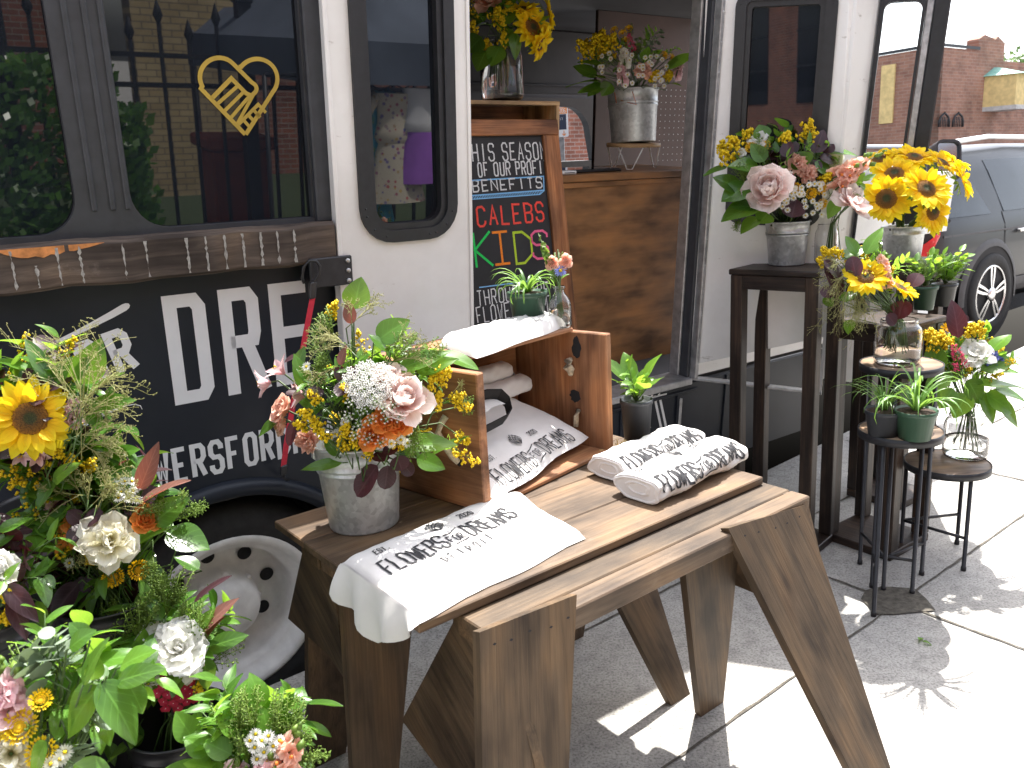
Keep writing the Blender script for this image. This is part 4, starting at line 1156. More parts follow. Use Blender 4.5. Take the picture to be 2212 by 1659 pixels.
# tablet and small white reader
mb = MB(); ta = T(*(lambda q: (q[0], CVF-.12, CT))(TL(1240, 352, CVF-.12)))
u0 = TL(1238, 352, CVF-.12)[0]
mb.box((u0-.2, CVF-.22, CT+.001), (u0+.20, CVF-.05, CT+.012), 'plastic', T, .004); mb.box((u0-.19, CVF-.21, CT+.012), (u0+.19, CVF-.06, CT+.0135), 'tint', T)
tagit(mb.build('laptop'), 'thin black closed laptop on the bus counter', 'laptop')
mb = MB(); u1_ = TL(1216, 370, CVF)[0]; mb.box((u1_, CVF-.05, CT+.001), (u1_+.07, CVF-.002, CT+.014), 'wirewhite', T, .003); mb.box((u1_+.01, CVF-.0022, CT+.006), (u1_+.06, CVF-.001, CT+.009), 'plastic', T)
tagit(mb.build('card_reader'), 'small white card reader at the edge of the bus counter', 'card reader')

# ------------------------------------------------------------------ vessels
def pail(label, base, r0, r1, h, mat='galv', group=None, ears=True, wall=None, tw_=None, rings=(.30, .24)):
    t = thing('metal_bucket' if mat == 'galv' else 'plastic_bucket', label, 'bucket', base, group)
    mb = MB(); R = lambda z: r0+(r1-r0)*z/h
    pr = [(.0001, .004), (r0*.96, .004), (r0, 0), (r0+.002, .004)]
    for k in sorted(rings, reverse=True):
        z = h*(1-k); pr += [(R(z-.005), z-.005), (R(z)+.0035, z-.0015), (R(z)+.0035, z+.0015), (R(z+.005), z+.005)]
    pr += [(r1, h-.004), (r1+.004, h-.003), (r1+.005, h), (r1+.003, h+.003), (r1-.001, h+.001), (r1-.003, h-.006), (r0-.003, .008), (.0001, .008)]
    mb.lathe(pr, mat, base, 48); mb.build('body', t)
    if ears:
        for sgn in (-1, 1):
            d = (tw_ or (rt+fwd*.6)); d = Vector((d.x, d.y, 0)).normalized()*sgn; c = base+d*(r1+.006)+UP*(h-.012); s_ = UP.cross(d)
            mb = MB(); mb.hexa([c-s_*.011-UP*.014, c+s_*.011-UP*.014, c+s_*.011-UP*.014-d*.004, c-s_*.011-UP*.014-d*.004, c-s_*.008+UP*.014, c+s_*.008+UP*.014, c+s_*.008+UP*.014-d*.004, c-s_*.008+UP*.014-d*.004], mat, .002)
            mb.lathe([(.0045, 0), (.0001, .0006)], 'dark', c+d*.0006+UP*.004, 10, d); mb.build('ear', t)
    return t
def jar(label, base, r, h, nr, nh=.03, water=.45, group='glass flower jars'):
    t = thing('glass_jar', label, 'jar', base, group); mb = MB(); w_ = .003
    out = [(.0001, 0), (r*.86, 0), (r*.97, .008), (r, .022), (r, h*.70), (r*.985, h*.76), (r*.93, h*.82), (nr*1.03, h*.88), (nr, h*.90), (nr, h*.93), (nr+.003, h*.945), (nr, h*.96), (nr, h-.004), (nr-.0005, h)]
    inn = [(max(.0001, a-w_), max(b, .004)) for a, b in reversed(out[:-1])]
    mb.lathe(out+[(nr-w_, h)]+inn, 'glass', base, 40); mb.build('glass', t)
    if water:
        mb = MB(); zw = h*water; ra = r-w_-.0006
        mb.lathe([(.0001, .0045), (r*.86-w_, .0045), (ra*.97, .011), (ra, .024), (ra, zw), (.0001, zw)], 'water', base, 40); mb.build('water', t)
    return t
def pot(label, base, r0, r1, h, mat, group='small potted plants', fill=.93):
    t = thing('plant_pot', label, 'plant pot', base, group); mb = MB()
    mb.lathe([(.0001, 0), (r0, 0), (r0+(r1-r0)*.84, h*.84), (r1+.002, h*.85), (r1+.004, h), (r1, h), (r1-.004, h*fill), (.0001, h*fill)], mat, base, 32); mb.build('body', t)
    mb = MB(); mb.lathe([(r1-.004, 0), (r1*.6, .004), (.0001, .006)], 'soil', base+UP*(h*fill), 24); mb.build('soil', t); return t

# bucket on a little wire legged stand, in the bus
vb = WV-.44
ub = TL(1366, 365, vb)[0]
zs = TL(1366, 309, vb)[1]
pbs = T(ub, vb, CT+.001)
axu = (tw).normalized()
ps = thing('plant_stand', 'round wooden plant stand on white wire legs upon the bus counter', 'stand', pbs)
rs = abs(TL(1420, 312, vb)[0]-ub)*.80*KS
hs_ = (zs-CT-.001)*KS
mb = MB(); mb.lathe([(.0001, hs_-.016), (rs, hs_-.016), (rs, hs_), (.0001, hs_)], 'palewood', pbs, 40, tw); mb.build('top', ps)
for k in range(3):
    a_ = rad(20+120*k); d = tu*math.cos(a_)+tv*math.sin(a_); s_ = tw.cross(d)
    mb = MB(); mb.tube([pbs+d*rs*.85+s_*rs*.45+tw*(hs_-.017), pbs+d*rs*.9+s_*.012+tw*.004, pbs+d*rs*.9-s_*.012+tw*.004, pbs+d*rs*.85-s_*rs*.45+tw*(hs_-.017)], .0028, 'wirewhite', 6); mb.build('wire_leg', ps)
bk = T(ub, vb, zs+.001)
hb = (TL(1366, 195, vb)[1]-zs)*KS
rb1 = rs*.93
pail('grey metal bucket of meadow flowers on the plant stand in the bus', bk, rs*.80, rb1, hb, 'galv', 'galvanised flower buckets', ears=False)
mb = MB(); mb.tube([bk+tu*-rb1*.95+tv*.02+tw*hb*.8, bk+tu*-rb1*.6+tv*rb1*.7+tw*hb*.72, bk-tu*rb1*.75+tv*rb1*.6+tw*hb*.96], .002, 'copper', 6)
mb.tube([bk-tu*rb1*1.0+tw*hb*.75, bk-tu*rb1*1.12+tw*hb*.95], .002, 'copper', 6); tagit(mb.build('wire_hook'), 'bent copper wire hooked on the bucket in the bus', 'hook')
# jar on the shelf box
jb = T(TL(1086, 218, xb-.10)[0], xb-.10, y1_+.001)
rj = abs(TL(1130, 200, xb-.1)[0]-TL(1042, 200, xb-.1)[0])/2*.86*KS
jar('large glass jar of sunflowers on the pine box in the bus doorway', jb, rj, .22, rj*.62, water=.55)
# galvanised bucket on the table
bb = gz(788, 1128, TZ)+UP*.0005
BH = .205
pail('galvanised bucket holding the big mixed bouquet on the left of the table', bb, .079, .099, BH, 'galv', 'galvanised flower buckets')
# bits on the crate: green pot and milk bottle vase
gp_ = gz(1140, 698, TZ+zt)
gp_ = CR(.30, .255, zt)
PX = lambda p: (lambda q: (CX+F*q.dot(rt)/q.dot(fwd), CY-F*q.dot(up)/q.dot(fwd)))(p-CAMP)
def at_z(px, py, z): return gz(px, py, z)
pc = gz(1142, 705, TZ+zt)
pot('green plastic pot with a spider plant on top of the crate', pc, .040, .055, .10, 'greenpot')
vb_ = gz(1211, 706, TZ+zt)
vt = thing('bottle_vase', 'clear milk bottle vase of small flowers on the end of the crate', 'vase', vb_)
mb = MB(); H_ = .115; R_ = .032
out = [(.0001, 0), (R_*.9, 0), (R_, .006), (R_, H_*.52), (R_*.9, H_*.66), (R_*.55, H_*.80), (R_*.42, H_*.86), (R_*.42, H_*.93), (R_*.54, H_*.945), (R_*.54, H_*.985), (R_*.48, H_)]
mb.lathe(out+[(max(.0001, a-.0025), max(.004, b)) for a, b in reversed(out)], 'glass', vb_, 32); mb.build('glass', vt)
mb = MB(); mb.lathe([(.0001, .0045), (R_-.004, .0045), (R_-.0032, .01), (R_-.0032, H_*.42), (.0001, H_*.42)], 'water', vb_, 32); mb.build('water', vt)
# tall black pot behind the crate
kp = gz(1376, 956, TZ+.0006); kp0 = kp+UP*.125
st_ = thing('plant_pot', 'slim black pot with a broad leaved plant behind the crate', 'plant pot', kp, 'small potted plants')
mb = MB(); mb.lathe([(.0001, 0), (.036, 0), (.045, .12), (.048, .12), (.048, .132), (.044, .132), (.042, .122), (.0001, .122)], 'darkpot', kp, 32); mb.build('body', st_)

# ================================================================== dark wooden pedestals and round tables at the right
def pedestal(label, o, ex, ey, wx, wy, h, lw=.05, ap=.055):
    t = thing('wooden_pedestal', label, 'pedestal', o+ex*wx/2+ey*wy/2, 'dark wooden pedestals')
    fn = lambda x, y, z: o+ex*x+ey*y+UP*z
    mb = MB(); mb.box((-.006, -.006, h-.022), (wx+.006, wy+.006, h), 'standwood', fn, .004); mb.build('top', t)
    for x, y in ((0, 0), (wx-lw, 0), (wx-lw, wy-lw), (0, wy-lw)):
        mb = MB(); mb.box((x, y, .035), (x+lw, y+lw, h-.0225), 'standwood', fn, .003); mb.build('leg', t)
    mb = MB()
    mb.box((lw, .004, h-.022-ap), (wx-lw, .024, h-.023), 'standwood', fn, .002); mb.box((lw, wy-.024, h-.022-ap), (wx-lw, wy-.004, h-.023), 'standwood', fn, .002)
    mb.box((.004, lw, h-.022-ap), (.024, wy-lw, h-.023), 'standwood', fn, .002); mb.box((wx-.024, lw, h-.022-ap), (wx-.004, wy-lw, h-.023), 'standwood', fn, .002); mb.build('apron', t)
    mb = MB(); mb.box((0, 0, 0), (wx, wy, .034), 'standwood', fn, .003); mb.build('base', t)
    return t
P1 = 1.14; FL = gz(1578, 581, P1); FR = gz(1769, 587, P1)
e1 = (FR-FL); w1_ = e1.length; e1.normalize(); e2_ = Vector((-e1.y, e1.x, 0)); 
p1o = Vector((FL.x, FL.y, 0))
pedestal('tallest dark wooden pedestal beside the open bus door, carrying a metal bucket', p1o, e1, e2_, w1_, .26, P1, .05)
g2a = gz(1923, 1214); g2b = gz(2005, 1167); ex2 = (g2b-g2a); w2_ = ex2.length; ex2.normalize(); ey2 = Vector((-ex2.y, ex2.x, 0))
H2 = .93
pedestal('right hand dark wooden pedestal standing behind the round side tables', g2a, ex2, ey2, w2_, .30, H2, .05)
# third pedestal behind, under the sunflowers
s3 = dep(1945, 575, 3.95)
p3 = Vector((s3.x, s3.y, 0))-ex2*.02
p3 = gz(1960, 1010)+Vector((0, 0, 0))
sp3 = dep(1948, 560, 3.55)
pedestal('rear dark wooden pedestal hidden behind plants, under the sunflowers', Vector((sp3.x, sp3.y, 0))-ex2*.13-ey2*.13, ex2, ey2, .26, .26, sp3.z-.0, .045)
def roundtable(label, c, r, legs=3, rot=0.0, feet=None):
    t = thing('round_side_table', label, 'side table', Vector((c.x, c.y, 0)), 'nested round side tables'); h = c.z
    mb = MB(); mb.lathe([(.0001, 0), (r-.004, 0), (r-.004, -.012), (.0001, -.012)], 'tablebrown', c, 56)
    n = len(mb.v); mb.a = [(v[0]*1.0, v[1]*1.0, 0) for v in mb.v]; mb.build('top', t)
    mb = MB(); mb.lathe([(r-.0035, -.024), (r, -.024), (r, .002), (r-.0035, .002), (r-.0035, -.024)], 'blackmetal', c, 56); mb.build('rim', t)
    F_ = []
    for k in range(legs):
        a_ = rot+2*PI*k/legs; p = Vector((c.x+math.cos(a_)*(r-.012), c.y+math.sin(a_)*(r-.012), 0))
        if feet: g_ = gz(*feet[k])-c; g_.z = 0; p = Vector((c.x, c.y, 0))+g_.normalized()*(r-.012)
        F_.append(p)
        mb = MB(); mb.tube([p, p+UP*.016, p+UP*.017, p+UP*(h-.0245)], [.0095, .0095, .0075, .0075], 'blackmetal', 10); mb.build('leg', t)
    mb = MB()
    for k in range(legs if legs == 3 else legs):
        if k == 0 and legs == 3: continue
        a, b = F_[k], F_[(k+1) % legs]; z = .13
        mb.tube([a+UP*z, b+UP*z], .006, 'blackmetal', 8)
    mb.build('stretcher', t)
    return t
lo_c = gz(2046, 998, .385); r_lo = (gz(2138, 998, .385)-lo_c).length
md_c = gz(1945, 928, .64); r_md = (gz(2037, 928, .64)-md_c).length
hi_c = gz(1925, 792, .82); r_hi = (gz(2018, 792, .82)-hi_c).length
def angto(c, px, py): g = gz(px, py); return math.atan2(g.y-c.y, g.x-c.x)
roundtable('lowest round side table, holding a jar of leafy flowers', lo_c, r_lo, 3, angto(lo_c, 2070, 1225))
roundtable('middle round side table, holding two grassy pot plants', md_c, r_md, 3, 0, [(1878, 1338), (1983, 1278), (1832, 1222)])
roundtable('tallest round side table, holding the jar of sunflowers', hi_c+bu*.07, r_hi*1.0, 3, angto(md_c, 1878, 1338)+2.4)
# vessels on them
p1c = gz(1699, 571, P1+.001)
pail('galvanised bucket of peonies and foliage on the tallest pedestal', p1c, .066, .083, .165, 'galv', 'galvanised flower buckets')
jh = gz(1937, 786, hi_c.z+.001)
jar('wide glass jar on the tallest round side table', jh, .077, .16, .06, water=.35)
jl = gz(2085, 985, lo_c.z+.001)
jar('glass jar of leafy stems on the lowest round side table', jl, .082, .175, .065, water=.42)
gd = gz(1907, 938, md_c.z+.001); gg = gz(1975, 946, md_c.z+.001)
pot('charcoal pot of thin grass leaves on the middle round side table', gd, .045, .058, .085, 'darkpot')
pot('green pot of arching strap leaves on the middle round side table', gg, .048, .062, .095, 'greenpot')
pa = gz(1995, 668, H2+.001); pb2 = gz(2037, 660, H2+.001)
pot('green pot with a feathery plant on the right hand pedestal', pa, .035, .047, .095, 'greenpot')
pot('black pot with a glossy leaved plant on the right hand pedestal', pb2, .037, .046, .09, 'plastic')
sfb = sp3+UP*.001
pail('shiny metal bucket of sunflowers on the rear pedestal', sfb+UP*.0, .072, .086, .14, 'galv', 'galvanised flower buckets', rings=(.22,))
jar('glass jar half hidden behind the bucket on the tallest pedestal', p1c+e1*.115+e2_*.10, .045, .15, .036, water=.4)
# ================================================================== street beyond
M['carpaint'] = plain('car_paint_grey', (.016, .018, .022), .34, .3, var=.08, scale=2, coat=.12)
M['carwhite'] = plain('car_paint_white', (.72, .74, .76), .25, var=.05, coat=.8)
M['carglass'] = darkglass('car_glass', (.02, .026, .033), 1.45)
M['cladding'] = plain('grey_cladding', (.06, .06, .065), .6, var=.2, scale=12)
M['chrome'] = plain('polished_alloy', (.72, .72, .73), .25, .9, var=.1)
M['lamp'] = plain('red_lamp', (.55, .01, .02), .15, var=.2, coat=1)
M['brickred'] = bricks('red_brick', (.31, .155, .105), (.235, .11, .078), (.30, .21, .165), .30, .10)
M['brickfine'] = bricks('red_brick_near', (.33, .12, .075), (.20, .075, .05), (.36, .3, .26), .22, .075)
M['brickyellow'] = bricks('buff_brick', (.52, .40, .22), (.42, .31, .16), (.20, .16, .11), .22, .075)
M['osb'] = plain('plywood_board', (.62, .46, .2), .8, var=.2, scale=6)
M['verdigris'] = plain('verdigris_copper', (.16, .36, .30), .6, var=.25, scale=6)
M['stone'] = plain('pale_stone', (.45, .43, .41), .8, var=.2)
def car(name, label, o, hd, paint, L=5.0, W=2.0, H=1.78, wr=.385, rail=True, group='parked cars'):
    t = thing(name, label, 'car', o, group)
    ex = Vector((math.sin(hd), math.cos(hd), 0)); ey = Vector((ex.y, -ex.x, 0))   # ey: right-hand side
    fn = lambda x, y, z: o+ex*x+ey*y+UP*z
    # sections along the length: (x, belt half width, roof half width, roof height, low edge)
    SX = [(0, .80, .55, 1.08, .45), (.04, .90, .62, 1.22, .38), (.16, .955, .66, 1.5, .34), (.42, .985, .70, 1.68, .31), (.9, 1.0, .72, 1.745, .3), (1.7, 1.0, .73, H, .3), (2.5, 1.0, .72, H-.01, .3), (3.0, 1.0, .68, 1.70, .3), (3.4, .995, .62, 1.45, .3), (3.75, .985, .7, 1.16, .3), (4.4, .96, .7, 1.08, .32), (4.85, .86, .6, .95, .36), (5.0, .7, .5, .75, .42)]
    k = W/2; mb = MB()
    def sect(x, b, r, h, lo):
        bz = min(1.10, h-.02)
        prof = [(0, lo), (b*.93, lo), (b*.975, lo+.12), (b*1.0, .72 if h > .8 else h-.1), (b*.985, bz-.08), (b*.955, bz), ((b*.955*.35+r*.65), bz+(h-bz)*.62), (r*.98, h-.055), (r*.8, h-.01), (0, h)]
        return [(x, y*k, z) for y, z in prof]
    prof = [sect(*s) for s in SX]
    full = [[fn(*p) for p in pr]+[fn(p[0], -p[1], p[2]) for p in reversed(pr[1:-1])] for pr in prof]
    n = len(full[0]); vs = [p for r in full for p in r]
    fs = [(i*n+j, i*n+(j+1) % n, (i+1)*n+(j+1) % n, (i+1)*n+j) for i in range(len(full)-1) for j in range(n)]
    fs += [tuple(range(n)), tuple(range((len(full)-1)*n, len(full)*n))]
    mb.add(vs, fs, paint, None, True); mb.build('body', t)
    def side(x, z, d=.006):
        for a, b_ in zip(SX[:-1], SX[1:]):
            if a[0] <= x <= b_[0]:
                q = (x-a[0])/(b_[0]-a[0]); s = [p+(r_-p)*q for p, r_ in zip(a, b_)]; break
        pr = sect(*s)
        for p, q in zip(pr[1:-1], pr[2:]):
            if p[2] <= z <= q[2]+1e-6: return p[1]+(q[1]-p[1])*(z-p[2])/max(1e-6, q[2]-p[2])+d
        return pr[-3][1]
    def panel(nm, pts, mat, sgn=1, d=.006, parent=None):
        mb = MB(); 
        # subdivide so that the panel follows the body
        c = (sum(p[0] for p in pts)/len(pts), sum(p[1] for p in pts)/len(pts)); v = []; 
        Q = []
        for a, b_ in zip(pts, pts[1:]+pts[:1]):
            for i in range(4): Q.append((a[0]+(b_[0]-a[0])*i/4, a[1]+(b_[1]-a[1])*i/4))
        m = len(Q); rings = [[(c[0]+(x-c[0])*s_, c[1]+(z-c[1])*s_) for x, z in Q] for s_ in (1, .66, .33)]
        v = [fn(x, side(x, z, d)*sgn, z) for r_ in rings for x, z in r_]+[fn(c[0], side(*c, d)*sgn, c[1])]
        f = [(i*m+j, i*m+(j+1) % m, (i+1)*m+(j+1) % m, (i+1)*m+j) for i in range(2) for j in range(m)]+[(2*m+j, 2*m+(j+1) % m, 3*m) for j in range(m)]
        mb.add(v, f, mat, None, True); return mb.build(nm, parent or t)
    for sgn in (1, -1):
        panel('side_window', [(.26, 1.13), (1.10, 1.13), (.86, 1.55), (.50, 1.58)], 'carglass', sgn)
        panel('side_window', [(1.34, 1.14), (2.28, 1.14), (2.28, 1.62), (1.24, 1.62)], 'carglass', sgn)
        panel('side_window', [(2.36, 1.14), (3.35, 1.16), (2.86, 1.60), (2.36, 1.62)], 'carglass', sgn)
        panel('tail_lamp', [(.03, .90), (.24, 1.04), (.24, .99), (.14, .86), (.05, .78)], 'lamp', sgn, .012)
        panel('trim_strip', [(.3, .985), (3.9, .985), (3.9, .965), (.3, .965)], 'cladding', sgn, .008)
        panel('sill', [(.2, .50), (4.8, .50), (4.8, .36), (.2, .36)], 'cladding', sgn, .010)
        for x0 in (1.30, 2.33):
            panel('door_seam', [(x0, .52), (x0+.012, .52), (x0+.012, 1.14), (x0, 1.14)], 'dark', sgn, .004)
        mb = MB(); mb.box((1.52, side(1.6, .92)*sgn-.01, .93), (1.78, side(1.6, .92)*sgn+.035*sgn, .965), 'chrome', fn, .008); mb.build('door_handle', t)
        if rail:
            mb = MB(); mb.tube([fn(.45, .69*k*sgn, 1.69), fn(.6, .70*k*sgn, 1.775), fn(1.4, .71*k*sgn, 1.83), fn(2.4, .70*k*sgn, 1.81), fn(2.8, .67*k*sgn, 1.71)], .024, 'carwhite', 8); mb.build('roof_rail', t)
        for x0 in (1.08, 4.02):
            c = fn(x0, W/2*sgn, wr); ax = ey*sgn
            e1 = ex; e2 = UP
            mb = MB(); A_ = lambda r_, d, a: c+(e1*math.cos(a)+e2*math.sin(a))*r_+ax*d
            mb.quadgrid(lambda u, v: A_(wr+.065+.07*v, .012-.02*v*v, PI*(1.1*u-.05)), 20, 3, 'cladding')
            mb.add([A_(wr+.07, .004, 2*PI*i/32) for i in range(32)], [tuple(range(32))], 'dark'); mb.build('wheel_arch', t)
            mb = MB(); mb.lathe([(wr*.70, .014), (wr*.74, .03), (wr*.93, .03), (wr*.985, .015), (wr, -.02), (wr, -.2)], 'tyre', c, 40, ax); mb.add([A_(wr*.72, .006, 2*PI*i/32) for i in range(32)], [tuple(range(32))], 'dark')
            wo = mb.build('wheel', t)
            mb = MB(); mb.lathe([(wr*.72, .018), (wr*.68, .028), (wr*.66, .015)], 'chrome', c, 40, ax)
            for q in range(5):
                a0 = 2*PI*q/5+.3
                for da in (-.16, .16):
                    P = []
                    for r_, wd in ((.10, .34), (.4, .13), (.68, .09)): P.append((r_, wd))
                    L_ = [A_(wr*r_, .03-.012*(r_-.1), a0+da*(1.4-r_)+wd*.62) for r_, wd in P]+[A_(wr*r_, .03-.012*(r_-.1), a0+da*(1.4-r_)-wd*.62) for r_, wd in reversed(P)]
                    mb.add(L_, [(0, 1, 4, 5), (1, 2, 3, 4)], 'chrome')
            mb.lathe([(wr*.17, .02), (wr*.17, .036), (wr*.1, .042), (.0001, .042)], 'chrome', c, 20, ax); mb.build('rim', wo)
    panel_r = MB(); panel_r.add([fn(.135+.02, y, z) for y, z in ((-.62, 1.16), (.62, 1.16))]+[fn(.33, y, z) for y, z in ((.58, 1.58), (-.58, 1.58))], [(0, 1, 2, 3)], 'carglass'); panel_r.build('rear_window', t)
    return t
wcp = gz(2128, 722, ZR)
hd = rad(57); exs = Vector((math.sin(hd), math.cos(hd), 0)); eys = Vector((exs.y, -exs.x, 0))
car('parked_suv', 'dark grey SUV parked beyond the sunflowers, rear wheel and door in view', wcp-exs*1.08-eys*1.0, hd, 'carpaint')
wp = gz(1960, 560, ZR); wp = dep(1935, 300, 13.5); wp = Vector((wp.x, wp.y, ZR))
car('parked_car', 'white car seen through the glazed bus door, behind the dark SUV', wp-exs*1.2, hd, 'carwhite', rail=False)

# ------------------------------------------------------------------ red brick building on the corner
def bwall(mb, a, b, z0, z1, th, mat, ztop=None):
    d = (b-a); L = d.length; d.normalize(); n = Vector((-d.y, d.x, 0)); n = n if n.dot(a-CAMP) > 0 else -n
    top = ztop or [(0, z1), (L, z1)]
    out = [(0, z0)]+[(L, z0)]+list(reversed(top))
    P = [a+d*x+UP*z for x, z in out]; Q = [p+n*th for p in P]; m = len(P)
    mb.add(P+Q, [tuple(range(m)), tuple(range(2*m-1, m-1, -1))]+[(i, (i+1) % m, m+(i+1) % m, m+i) for i in range(m)], mat, [(x, z, 0) for x, z in out]*2)
    return lambda x, z, o=0.0: a+d*x+UP*z-n*o
cr_ = dep(2012, 300, 26); cr_ = Vector((cr_.x, cr_.y, 0))
dl = -tn0; drr = tu
def isect(px, py, a, d):
    n = Vector((-d.y, d.x, 0)); p = onplane(px, py, a, n); return ((p-a).dot(d), p.z)
bb_ = thing('brick_building', 'old red brick corner building with boarded windows and a green capped bay', 'building', cr_)
zr = isect(2044, 102, cr_, drr)[1]
xg0, xg1 = isect(2114, 105, cr_, drr)[0], isect(2170, 105, cr_, drr)[0]; zg = isect(2151, 85, cr_, drr)[1]; zl2 = isect(2172, 132, cr_, drr)[1]
mb = MB()
wr_ = bwall(mb, cr_, cr_+drr*40, -.2, zr, .4, 'brickred', [(0, zr), (xg0, zr), (xg0, zr+.35), (xg0*.45+xg1*.55-.6, zr+.5), (xg0*.38+xg1*.62, zg), (xg1-.5, zr+.5), (xg1, zr+.3), (xg1, zl2), (40, zl2)])
wl_ = bwall(mb, cr_, cr_+dl*25, -.2, zr, .4, 'brickred')
mb.build('wall', bb_)
mb = MB()
mb.add([wr_(0, zr, .06), wr_(xg0, zr, .06), wr_(xg0, zr+.1, .06), wr_(0, zr+.1, .06)], [(0, 1, 2, 3)], 'blackmetal')
mb.add([wl_(0, zr, .06), wl_(25, zr, .06), wl_(25, zr+.1, .06), wl_(0, zr+.1, .06)], [(0, 1, 2, 3)], 'blackmetal')
mb.build('parapet_cap', bb_)
def board(px0, py0, px1, py1, a, d, fn, name='window_board', mat='osb', o=.06):
    x0, z0 = isect(px0, py0, a, d); x1, z1 = isect(px1, py1, a, d); mb = MB()
    mb.hexa([fn(x0, z0, 0), fn(x1, z0, 0), fn(x1, z0, o), fn(x0, z0, o), fn(x0, z1, 0), fn(x1, z1, 0), fn(x1, z1, o), fn(x0, z1, o)], mat)
    return mb.build(name, bb_)
board(1900, 268, 1936, 138, cr_, dl, wl_)
board(2166, 236, 2200, 176, cr_, drr, wr_)
# boarded bay with a pointed verdigris roof
x0, z0 = isect(2122, 232, cr_, drr); x1, z1 = isect(2164, 168, cr_, drr); xm = (x0+x1)/2; bw = (x1-x0)
mb = MB(); bf = lambda x, y, z: wr_(x, z, y)
Q = [(x0, 0), (x0+bw*.22, .9), (x1-bw*.22, .9), (x1, 0)]
mb.prism(Q, lambda x, y, z: wr_(x, z, y), z0, z1, 'osb'); mb.prism([(a_, b_*1.06) for a_, b_ in Q], lambda x, y, z: wr_(x, z, y), z0-.14, z0, 'stone'); mb.build('bay_window', bb_)
mb = MB(); zp = isect(2143, 145, cr_, drr)[1]
Q2 = [(x0-.12, 0), (x0+bw*.18, 1.05), (x1-bw*.18, 1.05), (x1+.12, 0)]
P = [wr_(x, z1, y) for x, y in Q2]+[wr_(xm, zp, .0), wr_(xm, zp-.02, .15)]
mb.add(P, [(0, 1, 4), (1, 2, 5), (1, 5, 4), (2, 3, 4), (2, 4, 5), (0, 3, 2, 1)], 'verdigris'); mb.build('bay_roof', bb_)
for px in (2033, 2063):
    mb = MB(); x0, z0 = isect(px-12, 275, cr_, drr); x1, z1 = isect(px+12, 245, cr_, drr); xm = (x0+x1)/2
    P = [wr_(x0, z0, .1), wr_(x0, z1-.25, .1), wr_(x0+.15*(x1-x0), z1-.1, .1), wr_(xm, z1, .1), wr_(xm, z1+.04, .1), wr_(xm, z1, .1), wr_(x1-.15*(x1-x0), z1-.1, .1), wr_(x1, z1-.25, .1), wr_(x1, z0, .1)]
    mb.tube(P, .035, 'blackmetal', 5)
    for k in range(1, 6): mb.tube([wr_(x0+(x1-x0)*k/6, z0, .1), wr_(x0+(x1-x0)*k/6, z1-.12, .1)], .015, 'blackmetal', 4)
    mb.build('window_grille', bb_)
# ------------------------------------------------------------------ things seen through the bus cab
bp = dep(1255, 300, 16); bp = Vector((bp.x, bp.y, 0))
b2o = thing('brick_building', 'red brick building across the street seen through the bus cab window', 'building', bp)
mb = MB(); f2 = bwall(mb, bp-tu*5+tv*0, bp+tu*9, -.2, 7, .4, 'brickfine'); mb.build('wall', b2o)
mb = MB()
for x in (1.0, 9.5):
    mb.hexa([f2(x, 1, 0), f2(x+1.4, 1, 0), f2(x+1.4, 1, .03), f2(x, 1, .03), f2(x, 3, 0), f2(x+1.4, 3, 0), f2(x+1.4, 3, .03), f2(x, 3, .03)], 'tint')
mb.build('window', b2o)
sp_ = dep(1212, 264, 6.3); sgx = (rt*1.0); sgx.z = 0; sgx.normalize(); sgn = Vector((sgx.y, -sgx.x, 0))
if sgn.dot(CAMP-sp_) < 0: sgn = -sgn
sg = thing('parking_sign', 'white and orange parking zone sign on a steel post across the street', 'sign', Vector((sp_.x, sp_.y, 0)))
SF = lambda x, y, h: sp_+sgx*x+UP*y+sgn*h
M['signorange'] = plain('sign_orange', (.75, .25, .05), .5, var=.05); M['signdark'] = plain('sign_dark', (.03, .04, .07), .5, var=.05)
mb = MB(); mb.prism(rounded(-.10, -.11, .055, .115, .012, 4), SF, -.003, 0, 'white'); so_ = mb.build('sign_plate', sg)
mb = MB(); mb.prism([(-.095, .062), (.048, .062), (.048, .108), (-.095, .108)], SF, .0005, .001, 'signorange'); mb.prism([(-.095, -.055), (.04, -.055), (.04, .058), (-.095, .058)], SF, .0005, .001, 'signdark')
text(mb, 'ZONE 206', -.092, .07, .03, .012, .0035, SF, 'white', pitch=1.45, h0=.0015); text(mb, 'Detroit', -.06, .02, .02, .010, .002, SF, 'white', pitch=1.4, h0=.0015) if False else text(mb, 'DETROIT', -.085, .015, .018, .010, .002, SF, 'white', pitch=1.5, h0=.0015)
ribbon(mb, [(.02, -.062), (.02, -.098)], .006, SF, .0015, 'signorange'); ribbon(mb, [(.006, -.085), (.02, -.1), (.034, -.085)], .006, SF, .0016, 'signorange'); mb.build('sign_print', so_)
mb = MB(); mb.box((-.022, -sp_.z, -.045), (.022, .10, -.012), 'alu', SF, .003); mb.build('post', sg)
